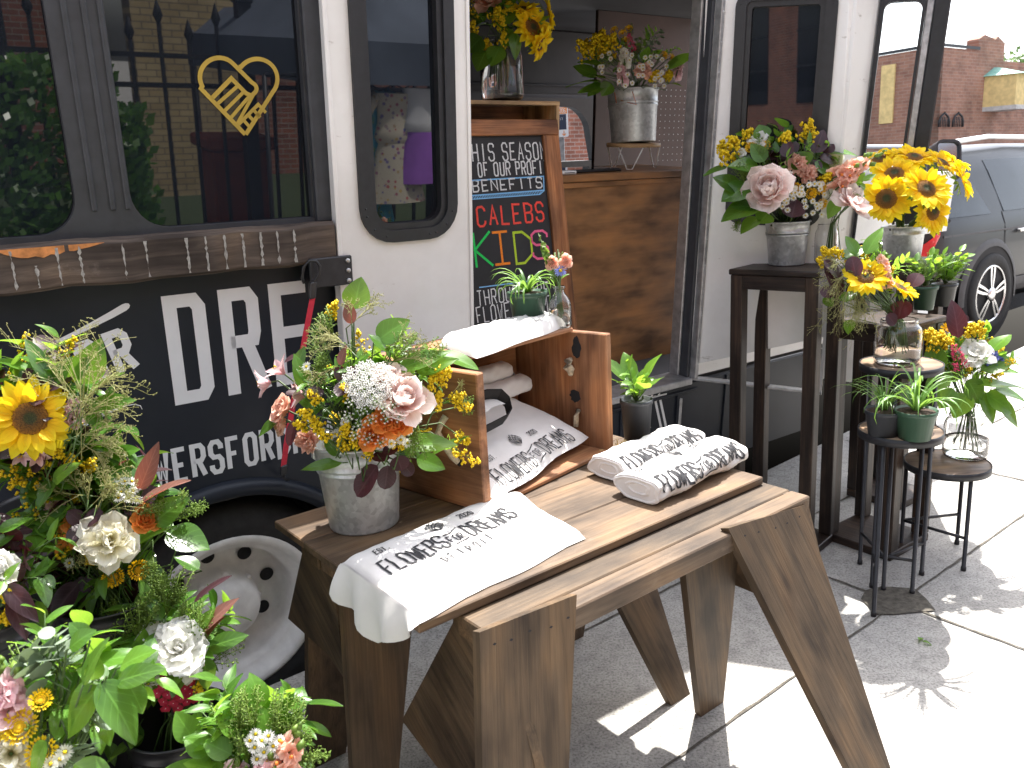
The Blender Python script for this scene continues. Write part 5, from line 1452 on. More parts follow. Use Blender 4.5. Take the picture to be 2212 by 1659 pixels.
# ------------------------------------------------------------------ trees
M['treeleaf'] = leafmat('tree_leaf', (.03, .075, .012), (.07, .15, .02), (.2, .35, .03), .5, .35, False)
M['bark'] = plain('bark', (.12, .09, .065), .9, var=.4, scale=20)
def tree(label, o, h, r, n, seed, cat='tree', leaf_=.16):
    t = thing('leafy_tree', label, cat, o); q = random.Random(seed); mb = MB()
    top = o+UP*h*.62; mb.tube([o, o+UP*h*.3+bu*.1, top], [h*.025, h*.018, h*.008], 'bark', 8)
    cl = []
    for k in range(14):
        a_ = q.uniform(0, 6.28); e_ = q.uniform(-.2, 1.1); d = Vector((math.cos(a_)*math.cos(e_), math.sin(a_)*math.cos(e_), math.sin(e_)))
        c = o+UP*h*.66+Vector((d.x*r, d.y*r, d.z*h*.3))*q.uniform(.45, 1); cl.append(c)
        mb.tube([o+UP*h*q.uniform(.25, .55), (o+UP*h*.5).lerp(c, .6)+UP*.1, c], [h*.009, h*.006, h*.002], 'bark', 5)
    mb.build('trunk', t); mb = MB()
    for k in range(n):
        c = q.choice(cl); p = c+Vector((q.gauss(0, 1), q.gauss(0, 1), q.gauss(0, .8)))*r*.26; s_ = leaf_*q.uniform(.6, 1.3)
        a_ = Vector((q.uniform(-1, 1), q.uniform(-1, 1), q.uniform(-1, 1))).normalized(); b_ = a_.orthogonal().normalized(); z = q.random()
        mb.add([p-a_*s_, p+b_*s_*.45, p+a_*s_, p-b_*s_*.45], [(0, 1, 2, 3)], 'treeleaf', [(0, .5, z)]*4)
    mb.build('crown', t); return t
tp = dep(2196, 110, 38); tree('green tree rising behind the brick corner building', Vector((tp.x+1.9, tp.y, 0)), 7.2, 2.0, 5000, 4)
sp2 = isect(1905, 262, cr_, dl); pp = wl_(sp2[0], 0, 1.0); tree('low green shrub at the foot of the brick building', Vector((pp.x, pp.y, 0)), 1.5*1.15, .7, 900, 9, 'shrub', .09)

# ================================================================== what the bus windows mirror: the lot behind the viewer
def PVV(v): return CAMP+(tv*v-CAMP)*KS
def MR(px, py, t, v=WV):
    """place t metres beyond the glass along the mirrored line of sight"""
    P = onplane(px, py, PVV(v), tv); d = (P-CAMP).normalized(); d = d-tv*(2*d.dot(tv)); return P+d*t
def MG(px, t, z, v=WV):
    p = MR(px, 300, t, v); return Vector((p.x, p.y, z))
# buff brick house
fa = MR(420, 200, 9.0); ho = Vector((fa.x, fa.y, 0))
def mplane(px, py, a, n, v=WV):
    P = onplane(px, py, PVV(v), tv); d = (P-CAMP).normalized(); d = d-tv*(2*d.dot(tv)); return P+d*((a-P).dot(n)/d.dot(n))
hn = tn0
hb_ = thing('brick_house', 'buff brick house behind the viewer, mirrored in the bus windows', 'house', ho)
x0 = (mplane(520, 100, ho, hn)-ho).dot(tu); x1 = (mplane(290, 100, ho, hn)-ho).dot(tu)
mb = MB(); xa, xb_ = min(x0, x1), max(x0, x1)
bwall(mb, ho+tu*xa, ho+tu*xb_, 0, 7.5, .4, 'brickyellow'); mb.build('wall', hb_)
hb2 = thing('brick_building', 'dark red brick warehouse with tall windows behind the viewer', 'building', ho+hn*2.5)
a = ho+hn*2.2+tu*(xa-44); b = ho+hn*2.2+tu*(xa-.05)
mb = MB(); f3 = bwall(mb, a, b, 0, 8.5, .4, 'brickfine'); mb.build('wall', hb2)
for k in range(13):
    x = 1.2+k*3.3
    mb = MB(); mb.hexa([f3(x, 1.2, 0), f3(x+1.5, 1.2, 0), f3(x+1.5, 1.2, .02), f3(x, 1.2, .02), f3(x, 6, 0), f3(x+1.5, 6, 0), f3(x+1.5, 6, .02), f3(x, 6, .02)], 'tint')
    for j in range(1, 5): mb.hexa([f3(x, 1.2+j*.96, .02), f3(x+1.5, 1.2+j*.96, .02), f3(x+1.5, 1.2+j*.96, .06), f3(x, 1.2+j*.96, .06), f3(x, 1.26+j*.96, .02), f3(x+1.5, 1.26+j*.96, .02), f3(x+1.5, 1.26+j*.96, .06), f3(x, 1.26+j*.96, .06)], 'blackmetal')
    mb.build('window', hb2)
hb3 = thing('brick_building', 'dark brick building beside the buff house, behind the viewer', 'building', ho+hn*2+tu*(xb_+5))
mb = MB(); bwall(mb, ho+hn*1.5+tu*(xb_+.05), ho+hn*1.5+tu*(xb_+14), 0, 6.5, .4, 'brickfine'); mb.build('wall', hb3)
# iron fence with finials
M['lawngrass'] = plain('rough_grass', (.035, .055, .018), .95, var=.6, scale=40)
fz = MR(420, 200, 4.4); fo = Vector((fz.x, fz.y, 0))
mb = MB(); mb.box((-16, .12, .0), (8, 9, .006), 'lawngrass', lambda x, y, z: fo+tu*x+tn0*y+UP*z); o = mb.build('lawn'); tagit(o, 'rough grass lot behind the fence, at the viewer\'s back', None, kind='structure')
ff = thing('iron_fence', 'black iron fence with spear finials behind the viewer', 'fence', fo)
mb = MB()
for z in (.35, 1.55, 1.75): mb.box((-5, -.015, z), (4, .015, z+.035), 'blackmetal', lambda x, y, z: fo+tu*x+tn0*y+UP*z)
mb.build('rail', ff)
for k in range(46):
    x = -5+k*.2; post = k % 8 == 3; mb = MB(); fn_ = lambda a_, b_, c_, x=x: fo+tu*(x+a_)+tn0*b_+UP*c_
    if post: mb.box((-.05, -.05, 0), (.05, .05, 2.15), 'blackmetal', fn_); mb.box((-.065, -.065, 2.15), (.065, .065, 2.22), 'blackmetal', fn_, .01)
    else:
        h_ = 1.86 if k % 2 else 1.98
        mb.box((-.012, -.012, .1), (.012, .012, h_), 'blackmetal', fn_); mb.lathe([(.012, 0), (.034, .05), (.02, .10), (.0001, .16)], 'blackmetal', fn_(0, 0, h_), 8)
    mb.build('post' if post else 'picket', ff)
# ivy on the fence and lot ground cover
for lab, px, w_, h_, sd in (('ivy hedge covering the fence at the left, behind the viewer', -10, .75, 1.75, 5), ('smaller ivy clump beside the fence post, behind the viewer', 262, .16, 1.45, 8)):
    o_ = MR(px, 300, 4.1); o_ = Vector((o_.x, o_.y, 0)); q = random.Random(sd); t = thing('ivy_hedge', lab, 'hedge', o_); mb = MB()
    for k in range(4200 if w_ > .5 else 1800):
        p = o_+tu*q.uniform(-w_, w_)+tn0*q.gauss(0, .14)+UP*h_*q.random()**.8; s_ = q.uniform(.022, .05)
        n_ = (-tn0*1+Vector((q.uniform(-.8, .8), q.uniform(-.8, .8), q.uniform(-.2, 1)))).normalized(); a_ = n_.orthogonal().normalized(); b_ = n_.cross(a_); z = q.random()
        mb.add([p-a_*s_, p+b_*s_*.6, p+a_*s_, p-b_*s_*.6], [(0, 1, 2, 3)], 'salal', [(.5, .5, z)]*4)
    mb.build('foliage', t)
# red-orange bench in front of the fence, built as a plain box
o_ = MR(505, 318, 5.0); mb = MB(); M['terracotta'] = plain('terracotta', (.34, .075, .035), .8, var=.2)
fn_ = lambda x, y, z: Vector((o_.x, o_.y, 0))+tu*x+tn0*y+UP*z
zz = max(.3, o_.z); mb.box((-.24, -.2, 0), (.24, .2, zz), 'terracotta', fn_, .02); mb.box((-.28, -.25, zz), (.28, .25, zz+.10), 'terracotta', fn_, .02)
tagit(mb.build('bench_box'), 'red-orange bench in front of the fence behind the viewer', 'bench')
# market canopy and a rail of dresses, mirrored in the folded door's window
ld = lv
def MD(px, py, t): return MR(px, py, t, ld)
cn = thing('market_canopy', 'dark fabric market canopy on steel legs behind the viewer', 'canopy', MG(850, 3.4, 0, ld))
M['canopy'] = plain('canopy_fabric', (.10, .12, .16), .8, var=.25, scale=3)
c1 = MD(930, 98, 2.6); cz = MD(850, 90, 2.9).z; co = MG(800, 2.7, cz, ld)
mb = MB()
def cnp(x, y):                                                   # x along tu, y away from the bus
    return co+tu*(-.28+3.0*x)+tn0*(2.6*y)+UP*(.75*min(1, 2*min(x, 1-x, y, 1-y)*1.6))
mb.quadgrid(cnp, 12, 12, 'canopy')
for (a, b) in ((cnp(0, 0), cnp(1, 0)), (cnp(1, 0), cnp(1, 1)), (cnp(0, 0), cnp(0, 1)), (cnp(0, 1), cnp(1, 1))):
    mb.quadgrid(lambda s, t, a=a, b=b: a.lerp(b, s)-UP*(.24*t)+tn0*(.012*math.sin(s*40)*t), 30, 3, 'canopy')
mb.build('canopy_top', cn)
for x, y in ((0.01, .01), (.99, .01), (.01, .99), (.99, .99)):
    p = cnp(x, y); mb = MB(); mb.box((-.02, -.02, -p.z), (.02, .02, 0), 'alu', lambda a_, b_, c_, p=p: p+tu*a_+tn0*b_+UP*c_); mb.build('leg', cn)
rk = thing('clothes_rail', 'black clothes rail behind the viewer', 'clothes rail', MG(860, 2.95, 0, ld)); ra_ = MD(860, 168, 2.9)
mb = MB(); mb.tube([ra_-tu*.8, ra_+tu*.8], .014, 'blackmetal', 8); mb.build('rail', rk)
for s in (-.8, .8):
    p = ra_+tu*s; mb = MB(); mb.tube([p, Vector((p.x, p.y, .02))], .014, 'blackmetal', 8); mb.tube([Vector((p.x, p.y, .02))-tn0*.25, Vector((p.x, p.y, .02))+tn0*.25], .014, 'blackmetal', 8); mb.build('upright', rk)
def printed(name, base, spots):
    m, t, b = newmat(name); v = pos(t); vo = nd(t, 'ShaderNodeTexVoronoi'); vo.inputs['Scale'].default_value = 30; t.links.new(v, vo.inputs['Vector'])
    k = ramp(t, vo.outputs['Distance'], [(.25, (1, 1, 1)), (.36, (0, 0, 0))]).outputs[0]; sp = nd(t, 'ShaderNodeSeparateColor'); t.links.new(vo.outputs['Color'], sp.inputs[0])
    cc = ramp(t, sp.outputs[0], [(0, spots[0]), (.45, spots[1]), (.8, spots[2])]).outputs[0]
    t.links.new(mixc(t, k, base, cc), b.inputs['Base Color']); b.inputs['Roughness'].default_value = .8; M[name] = m
printed('floral_cotton', (.62, .56, .44), ((.55, .1, .1), (.15, .15, .45), (.6, .4, .1))); printed('blue_floral', (.05, .30, .42), ((.1, .2, .5), (.35, .4, .1), (.05, .35, .3)))
M['violet'] = plain('violet_cotton', (.38, .14, .62), .8, var=.15); M['whitecotton'] = plain('white_cotton', (.72, .72, .74), .8, var=.1)
def dress(label, px, ptop, pbot, w0, w1, mats, sleeve, sd):
    a = MD(px, ptop, 2.85); b = MD(px, pbot+10, 2.85); H = a.z-b.z; t = thing('hanging_dress', label, 'dress', a, 'dresses on the rail behind the viewer'); mb = MB()
    def f(k, s):
        g = 2*PI*k; wdt = (w0*(1-.25*math.sin(PI*min(1, s/.42))) if s < .42 else w0*.75+(w1-w0*.75)*(s-.42)/.58); fold = 1+.06*math.sin(g*7+sd)*max(0, s-.35)
        return a+tu*(math.cos(g)*wdt*fold)+tn0*(math.sin(g)*wdt*.42*fold)-UP*(H*s)
    mb.quadgrid(lambda k, s: f(k, s*.45), 28, 8, mats[0], closed=True); mb.build('bodice', t)
    mb = MB(); mb.quadgrid(lambda k, s: f(k, .45+.55*s), 28, 8, mats[1], closed=True); mb.build('skirt', t)
    if sleeve:
        for s_ in (-1, 1):
            mb = MB(); p = a+tu*s_*w0*.85-UP*.02; mb.tube([p, p+tu*s_*.06-UP*.04, p+tu*s_*.10-UP*.16, p+tu*s_*.09-UP*.24], [.05, .065, .055, .04], mats[0], 12); mb.build('sleeve', t)
    mb = MB(); mb.tube([a-tu*w0*.8+UP*.0, a+UP*.05, a+tu*w0*.8], .005, 'blackmetal', 5); mb.tube([a+UP*.05, a+UP*max(.06, ra_.z-a.z)], .004, 'blackmetal', 5); mb.build('hanger', t)
dress('cream floral dress with puffed sleeves on the rail behind the viewer', 860, 200, 430, .16, .22, ('floral_cotton', 'floral_cotton'), True, 1)
dress('white topped dress with a violet skirt on the rail behind the viewer', 915, 190, 388, .13, .17, ('whitecotton', 'violet'), False, 2)
dress('long turquoise floral dress at the end of the rail behind the viewer', 795, 195, 480, .15, .19, ('blue_floral', 'blue_floral'), True, 3)
# ================================================================== flowers
Q = random.Random(11)
def qq(a, b): return Q.uniform(a, b)
def qdir(): 
    while True:
        v = Vector((qq(-1, 1), qq(-1, 1), qq(-1, 1)))
        if .05 < v.length < 1: return v.normalized()
def basis(d):
    d = d.normalized(); a = d.orthogonal().normalized(); b = d.cross(a); return a, b, d
def wshape(kind, t):
    if kind == 'ray': return max(0, math.sin(PI*min(1, t**.85)))**.8*(1 if t < .97 else .3)
    if kind == 'round':
        return (t/.6)**.55 if t < .6 else math.sqrt(max(0, 1-((t-.6)/.4)**2.4))
    if kind == 'oval': return max(0, math.sin(PI*t**.8))**.75
    if kind == 'ovate': return max(0, math.sin(PI*t**.70))**.85
    if kind == 'disc': return max(0, math.sin(PI*t))**.5
    return math.sin(PI*t)
def petal(mb, c, fr, az, L, W, e0, k, cup, shape, mat, tint, r0=0.0, nx=2, ny=4, ruf=0, z0=0.0, twist=0):
    a, b, d = fr; ca, sa = math.cos(az), math.sin(az)
    o = a*ca+b*sa; s = b*ca-a*sa
    y, z = r0, z0; vs = []; ls = []; ph = qq(0, 6.28)
    for j in range(ny+1):
        t = j/ny; e = e0+k*t
        if j: y += L/ny*math.cos(e); z += L/ny*math.sin(e)
        n = d*math.cos(e)-o*math.sin(e); w = W/2*max(.03, wshape(shape, t))
        for i in range(nx+1):
            x = 2*i/nx-1
            off = cup*W*(x*x)*(.35+.65*math.sin(PI*min(1, t*1.1)))+(ruf*W*math.sin(ph+x*5+t*3)*t if ruf else 0)
            vs.append(c+o*y+d*z+s*(w*x)+n*(off+twist*x*w)); ls.append((x, t, tint))
    r = nx+1
    mb.add(vs, [(j*r+i, j*r+i+1, (j+1)*r+i+1, (j+1)*r+i) for j in range(ny) for i in range(nx)], mat, ls, True)
def leafblade(mb, p, d, n, L, W, mat, curl=.5, fold=.18, shape='ovate', nx=4, ny=9, wav=.03):
    d = d.normalized(); s = d.cross(n).normalized(); n = s.cross(d).normalized(); tint = Q.random(); ph = qq(0, 6.28)
    vs = []; ls = []; pos_ = Vector(p); a = -curl*.35
    for j in range(ny+1):
        t = j/ny; ang = a+curl*t*1.2; dd = d*math.cos(ang)-n*math.sin(ang); nn = n*math.cos(ang)+d*math.sin(ang)
        if j: pos_ = pos_+dd*(L/ny)
        w = W/2*max(.012, wshape(shape, t))
        for i in range(nx+1):
            x = 2*i/nx-1; vs.append(pos_+s*(w*x)+nn*(fold*w*abs(x)*1.0-fold*.3*w+wav*L*math.sin(ph+t*7+x*1.5)*abs(x)*.6)); ls.append((x, t, tint))
    r = nx+1
    mb.add(vs, [(j*r+i, j*r+i+1, (j+1)*r+i+1, (j+1)*r+i) for j in range(ny) for i in range(nx)], mat, ls, True)
# ---- single blooms: each fills a MB with centre c, facing d, radius R
def sunflower(mb, md, c, d, R, n=17):
    fr = basis(d); ri = .37*R
    for ring, (e0, k, ln, z) in enumerate(((.10, -.25, 1.0, -.01), (.28, -.35, .92, .0), (.55, -.45, .78, .006))):
        m = n if ring < 2 else n//2
        for i in range(m):
            az = 2*PI*(i+.5*ring)/m+qq(-.12, .12)
            petal(mb, c, fr, az, (R-ri)*ln*qq(.88, 1.15), R*.30*qq(.85, 1.15), e0+qq(-.16, .2), k+qq(-.35, .45), qq(.05, .28), 'ray', 'sun', Q.random(), r0=ri*.93, nx=2, ny=5, z0=z*R, twist=qq(-.3, .3))
    for i in range(13):                                          # sepals behind
        petal(mb, c-fr[2]*.012*1, fr, 2*PI*i/13+qq(-.1, .1), R*.5, R*.16, -.35, qq(-.3, .4), .1, 'ray', 'green', Q.random(), r0=ri*.7, nx=2, ny=3, z0=-.05*R)
    a, b, dd = fr; vs = []; ls = []; nr, ns = 9, 28
    for j in range(nr+1):
        q = j/nr; h = R*(.10*(1-q*q)-.035*math.exp(-(q/.35)**2))
        for i in range(ns):
            t = 2*PI*i/ns; w = 1+(.03*math.sin(t*9+j*2) if j else 0); vs.append(c+(a*math.cos(t)+b*math.sin(t))*(ri*1.05*q*w)+dd*(h+R*.02+R*.02*((i+j) % 2)*(q > .3))); ls.append((0, q, .5))
    md.add(vs, [(j*ns+i, j*ns+(i+1) % ns, (j+1)*ns+(i+1) % ns, (j+1)*ns+i) for j in range(nr) for i in range(ns)], 'disc', ls, True)
def peony(mb, c, d, R, mat='peony', open_=0.0):
    fr = basis(d)
    for ring, (n, e0, L, W, r0, k) in enumerate(((7, .15, 1.05, 1.0, .18, .55), (8, .5, 1.0, .92, .16, .75), (9, .85, .92, .8, .12, .85), (9, 1.1, .8, .66, .09, .8), (8, 1.3, .66, .5, .05, .7), (6, 1.45, .5, .4, .01, .5))):
        for i in range(n):
            petal(mb, c-fr[2]*R*.45, fr, 2*PI*(i+.37*ring)/n+qq(-.2, .2), R*L*qq(.82, 1.16), R*W*qq(.75, 1.15), e0-open_+qq(-.22, .22), k+qq(-.3, .3), qq(.15, .36), 'round', mat, Q.random(), r0=R*r0, nx=4, ny=6, ruf=.05)
def openpeony(mb, c, d, R, mat='cream'):
    fr = basis(d)
    for n, e0, L, W, k in ((9, .05, 1.0, .8, .2), (9, .35, .9, .7, .25), (8, .7, .75, .55, .25), (9, 1.0, .5, .3, .2)):
        for i in range(n):
            petal(mb, c-fr[2]*R*.12, fr, 2*PI*i/n+qq(-.5, .5), R*L*qq(.7, 1.15), R*W*qq(.65, 1.2), e0+qq(-.3, .35), k+qq(-.6, .5), qq(.0, .3), 'round', mat, Q.random(), r0=R*.05, nx=5, ny=5, ruf=.10, twist=qq(-.3, .3))
def rose(mb, c, d, R, mat):
    fr = basis(d)
    for i in range(22):
        q = i/21; e0 = 1.5-.75*q; 
        petal(mb, c-fr[2]*R*.5, fr, i*2.4+qq(-.1, .1), R*(.75+.35*q), R*(.45+.75*q), e0, .25-.9*q*qq(.6, 1), .32, 'round', mat, qq(.2, 1), r0=R*(.05+.35*q), nx=4, ny=5, ruf=.03)
def carnation(mb, c, d, R, mat):
    fr = basis(d)
    for i in range(46):
        q = Q.random(); petal(mb, c-fr[2]*R*.45, fr, qq(0, 6.28), R*qq(.85, 1.1), R*qq(.4, .6), 1.45-1.25*q, qq(-.5, .2), qq(-.1, .2), 'round', mat, Q.random(), r0=R*.06, nx=4, ny=4, ruf=.18)
def mum(mb, c, d, R, mat='mustard'):
    fr = basis(d)
    for n, r, e0, L in ((26, .62, .15, .42), (24, .48, .55, .36), (20, .36, .9, .28), (15, .24, 1.1, .22)):
        for i in range(n):
            petal(mb, c-fr[2]*R*.12, fr, 2*PI*i/n+qq(-.08, .08), R*L*qq(.85, 1.1), R*.19, e0+qq(-.1, .1), .5, .2, 'oval', mat, Q.random(), r0=R*r, nx=1, ny=2, z0=R*.18*(1-r))
    a, b, dd = fr; m = 14
    for i in range(3):
        r1 = R*(.34-.11*i)
        mb.add([c+(a*math.cos(2*PI*k/m)+b*math.sin(2*PI*k/m))*r1+dd*(R*(.12+.02*i)) for k in range(m)], [tuple(range(m))], mat, [(0, .1, .3+.2*i)]*m)
def daisy(mb, c, d, R, mat='whitepetal', n=18):
    fr = basis(d)
    for i in range(n): petal(mb, c, fr, 2*PI*i/n+qq(-.1, .1), R*qq(.68, .85), R*.24, .12+qq(-.1, .25), -.1, .1, 'oval', mat, Q.random(), r0=R*.24, nx=1, ny=3)
    mb.blob(c+d*R*.06, R*.3, 'yellow', .4, .55, d.normalized()); mb.blob(c+d*R*.12, R*.2, 'yellow', .8, .55, d.normalized())
def alstro(mb, c, d, R, mat='pink'):
    fr = basis(d)
    for i in range(6): petal(mb, c-fr[2]*R*.6, fr, 2*PI*i/6+qq(-.1, .1), R*1.35, R*.62, 1.2+qq(-.1, .1), -.75, .18, 'oval', mat, Q.random(), r0=R*.08, nx=3, ny=5)
    for i in range(4): mb.tube([c-fr[2]*R*.2, c+fr[2]*R*.3+fr[0]*qq(-.2, .2)*R+fr[1]*qq(-.2, .2)*R], .0009, 'yellow', 4, tint=.4)
def snap(mb, p, d, L, mat, R=.017, n=11, bud='lime'):
    """spike of lipped blossoms from p along d"""
    a, b, d = basis(d); mb.tube([p, p+d*L], .003, 'stem', 5, .4)
    for i in range(n):
        t = i/n; az = i*2.4+qq(-.2, .2); o = a*math.cos(az)+b*math.sin(az); c = p+d*L*(.05+.75*t)+o*R*.7; s = 1-.5*t
        if t > .78: mb.blob(c, R*.42, bud, Q.random(), 1.3, d); continue
        fr = basis((o+d*.35)); 
        for k in range(5): petal(mb, c-o*R*.5, fr, 2*PI*k/5+.3, R*1.25*s, R*1.15*s, 1.05+qq(-.15, .15), -1.0, .25, 'round', mat, Q.random(), r0=R*.16, nx=2, ny=4, ruf=.08)
        mb.blob(c+o*R*.1, R*.28*s, 'orange' if mat in ('orange', 'peach') else mat, .9, 1, o)
    for i in range(5): mb.blob(p+d*L*(.82+.045*i)+a*qq(-.004, .004)+b*qq(-.004, .004), R*(.36-.05*i), bud, Q.random(), 1.3, d)
def goldenrod(mb, p, d, L, n=70, mat='yellow', r=.0033, spread=.32):
    a, b, d = basis(d); mb.tube([p, p+d*L*.9], .0016, 'stem', 4, .4)
    for k in range(9):
        t = .25+.75*k/9; az = k*2.4; o = (a*math.cos(az)+b*math.sin(az)); q0 = p+d*L*t; ln = L*spread*(1.15-t); q1 = q0+o*ln+d*ln*.5
        mb.tube([q0, (q0+q1)/2+d*ln*.15, q1], .0008, 'stem', 3)
        for i in range(n//9):
            u = qq(.2, 1); mb.blob(q0.lerp(q1, u)+qdir()*r*1.7+d*r, r*qq(.7, 1.3), mat, Q.random(), 1.1)
    for i in range(4): mb.blob(p+d*L*(.9+.03*i)+qdir()*r, r, mat, Q.random())
    for i in range(5): leafblade(mb, p+d*L*qq(0, .5), (d*.5+qdir()), d, L*.32, L*.07, 'green', .4, .1, 'oval', 2, 4)
def umbel(mb, c, d, R, rays=22, mat='whitepetal', per=16):
    a, b, d = basis(d); p = c-d*R*.9
    mb.tube([p-d*R*1.2, p], .0018, 'stem', 5)
    for k in range(rays):
        q = math.sqrt((k+.5)/rays); az = k*2.39996; o = a*math.cos(az)+b*math.sin(az); e = c+o*R*q*qq(.9, 1.08)-d*R*.18*q*q
        mb.tube([p, p.lerp(e, .6)+o*R*.05, e], .0007, 'lime', 3)
        rr_ = R*.16
        for i in range(per):
            az2 = i*2.4; s = math.sqrt((i+.5)/per); mb.blob(e+(a*math.cos(az2)+b*math.sin(az2))*rr_*s+d*qq(0, .15)*rr_, rr_*.25, mat, Q.random(), .5, d)
def peppergrass(mb, p, d, L, n=5):
    a, b, d = basis(d); ref = d
    for k in range(n):
        o = (a*qq(-1, 1)+b*qq(-1, 1)); e = p+d*L*qq(.7, 1.05)+o*L*.32; m_ = p.lerp(e, .5)+o*L*.05
        mb.tube([p, m_, e], .0010, 'lime', 3)
        x = (e-p).normalized(); u, v, _ = basis(x)
        for i in range(17):
            t = .25+.75*i/17; az = i*2.4; c = (p.lerp(m_, t*2) if t < .5 else m_.lerp(e, t*2-1)); rr_ = .010*(1.15-t)+.003
            f = c+(u*math.cos(az)+v*math.sin(az))*rr_+x*.003; mb.blob(f, .0026*qq(.7, 1.2), 'lime', Q.random(), .45, qdir())
            mb.tube([c, f], .0005, 'lime', 3, cap=False)
def panicum(mb, p, d, L, n=9, mat='dry', sag=.5):
    """fountain of hair-fine grass"""
    a, b, d = basis(d)
    for k in range(n):
        o = (a*qq(-1, 1)+b*qq(-1, 1)).normalized()*qq(.25, .75); t0 = qq(.0, .45); q0 = p+d*L*t0; ln = L*(1-t0)*qq(.6, 1)
        P = [q0+(d*(1-.35*s)+o)*ln*s-UP*sag*ln*s*s*.35 for s in (0, .33, .66, 1)]
        mb.tube(P, [.0008, .0006, .0005, .0003], mat, 3, cap=False, tint=Q.random())
        for j in range(7):
            s = qq(.3, 1); i_ = min(2, int(s*3)); c = P[i_].lerp(P[i_+1], s*3-i_); oo = (qdir()+d*.7+o*.5).normalized(); l2 = ln*qq(.1, .26)
            e = c+oo*l2-UP*l2*.1; mb.tube([c, e], .00042, mat, 3, cap=False, tint=Q.random())
            for w_ in (.6, 1): mb.blob(c.lerp(e, w_)+qdir()*.002, .0011, mat, Q.random(), 1.8, oo)
    mb.tube([p-d*L*.3, p, p+d*L*.5], .0009, mat, 4, tint=.4)
def eucalyptus(mb, p, d, L, n=9, R=.02):
    a, b, d = basis(d); mb.tube([p, p+d*L], .0013, 'stem', 4, .5)
    for i in range(n):
        c = p+d*L*(.1+.9*i/n); az = i*1.9; o = a*math.cos(az)+b*math.sin(az); r_ = R*qq(.7, 1.1)*(1.1-.4*i/n)
        leafblade(mb, c, o+d*.3, (d+qdir()*.6), r_*2, r_*1.9, 'greybg', .2, .05, 'disc', 4, 6, .01)
def smokesprig(mb, p, d, L, n=6, S=.05, mat='smoke'):
    a, b, d = basis(d); mb.tube([p, p+d*L*.9], .0016, 'rust', 4, .5)
    for i in range(n):
        c = p+d*L*(.25+.7*i/n); az = i*2.2+qq(-.4, .4); o = a*math.cos(az)+b*math.sin(az); s_ = S*qq(.75, 1.15)
        leafblade(mb, c, o*.9+d*.5, d+qdir()*.5, s_, s_*.72, mat, qq(.1, .5), .12, 'disc', 4, 7, .015)
def leafsprig(mb, p, d, L, n=7, S=.06, mat='salal', wr_=.5):
    a, b, d = basis(d); mb.tube([p, p+d*L*.5+UP*.004, p+d*L], .0016, 'stem', 4, .5)
    for i in range(n):
        c = p+d*L*(.2+.8*i/max(1, n-1)); az = i*PI+qq(-.6, .6); o = a*math.cos(az)+b*math.sin(az); s_ = S*qq(.7, 1.1)
        leafblade(mb, c, o*.8+d*.6, UP*.8+d*.3+qdir()*.45, s_, s_*wr_, mat, qq(.2, .7), qq(.1, .25))
def celosia(mb, p, d, L, mat='magenta'):
    a, b, d = basis(d)
    for i in range(150):
        t = Q.random(); az = qq(0, 6.28); o = a*math.cos(az)+b*math.sin(az); r_ = L*.30*(1-t)**.7; c = p+d*L*t+o*r_*qq(.5, 1)
        petal(mb, c, basis(o+d*.9), qq(0, 6), L*.14, L*.05, 1.1, 0, .1, 'ray', mat, Q.random(), nx=1, ny=2)
def sweetwilliam(mb, c, d, R, mat='crimson'):
    a, b, d = basis(d)
    for i in range(22):
        q = math.sqrt((i+.5)/22); az = i*2.4; o = a*math.cos(az)+b*math.sin(az); p = c+o*R*q+d*R*.35*(1-q*q); fr = basis(d+o*q*.7+qdir()*.2)
        for k in range(5): petal(mb, p, fr, 2*PI*k/5, R*.27, R*.27, .15, 0, .05, 'round', mat, Q.random(), nx=2, ny=3, ruf=.1)
        mb.blob(p+fr[2]*R*.02, R*.03, 'whitepetal', .6)

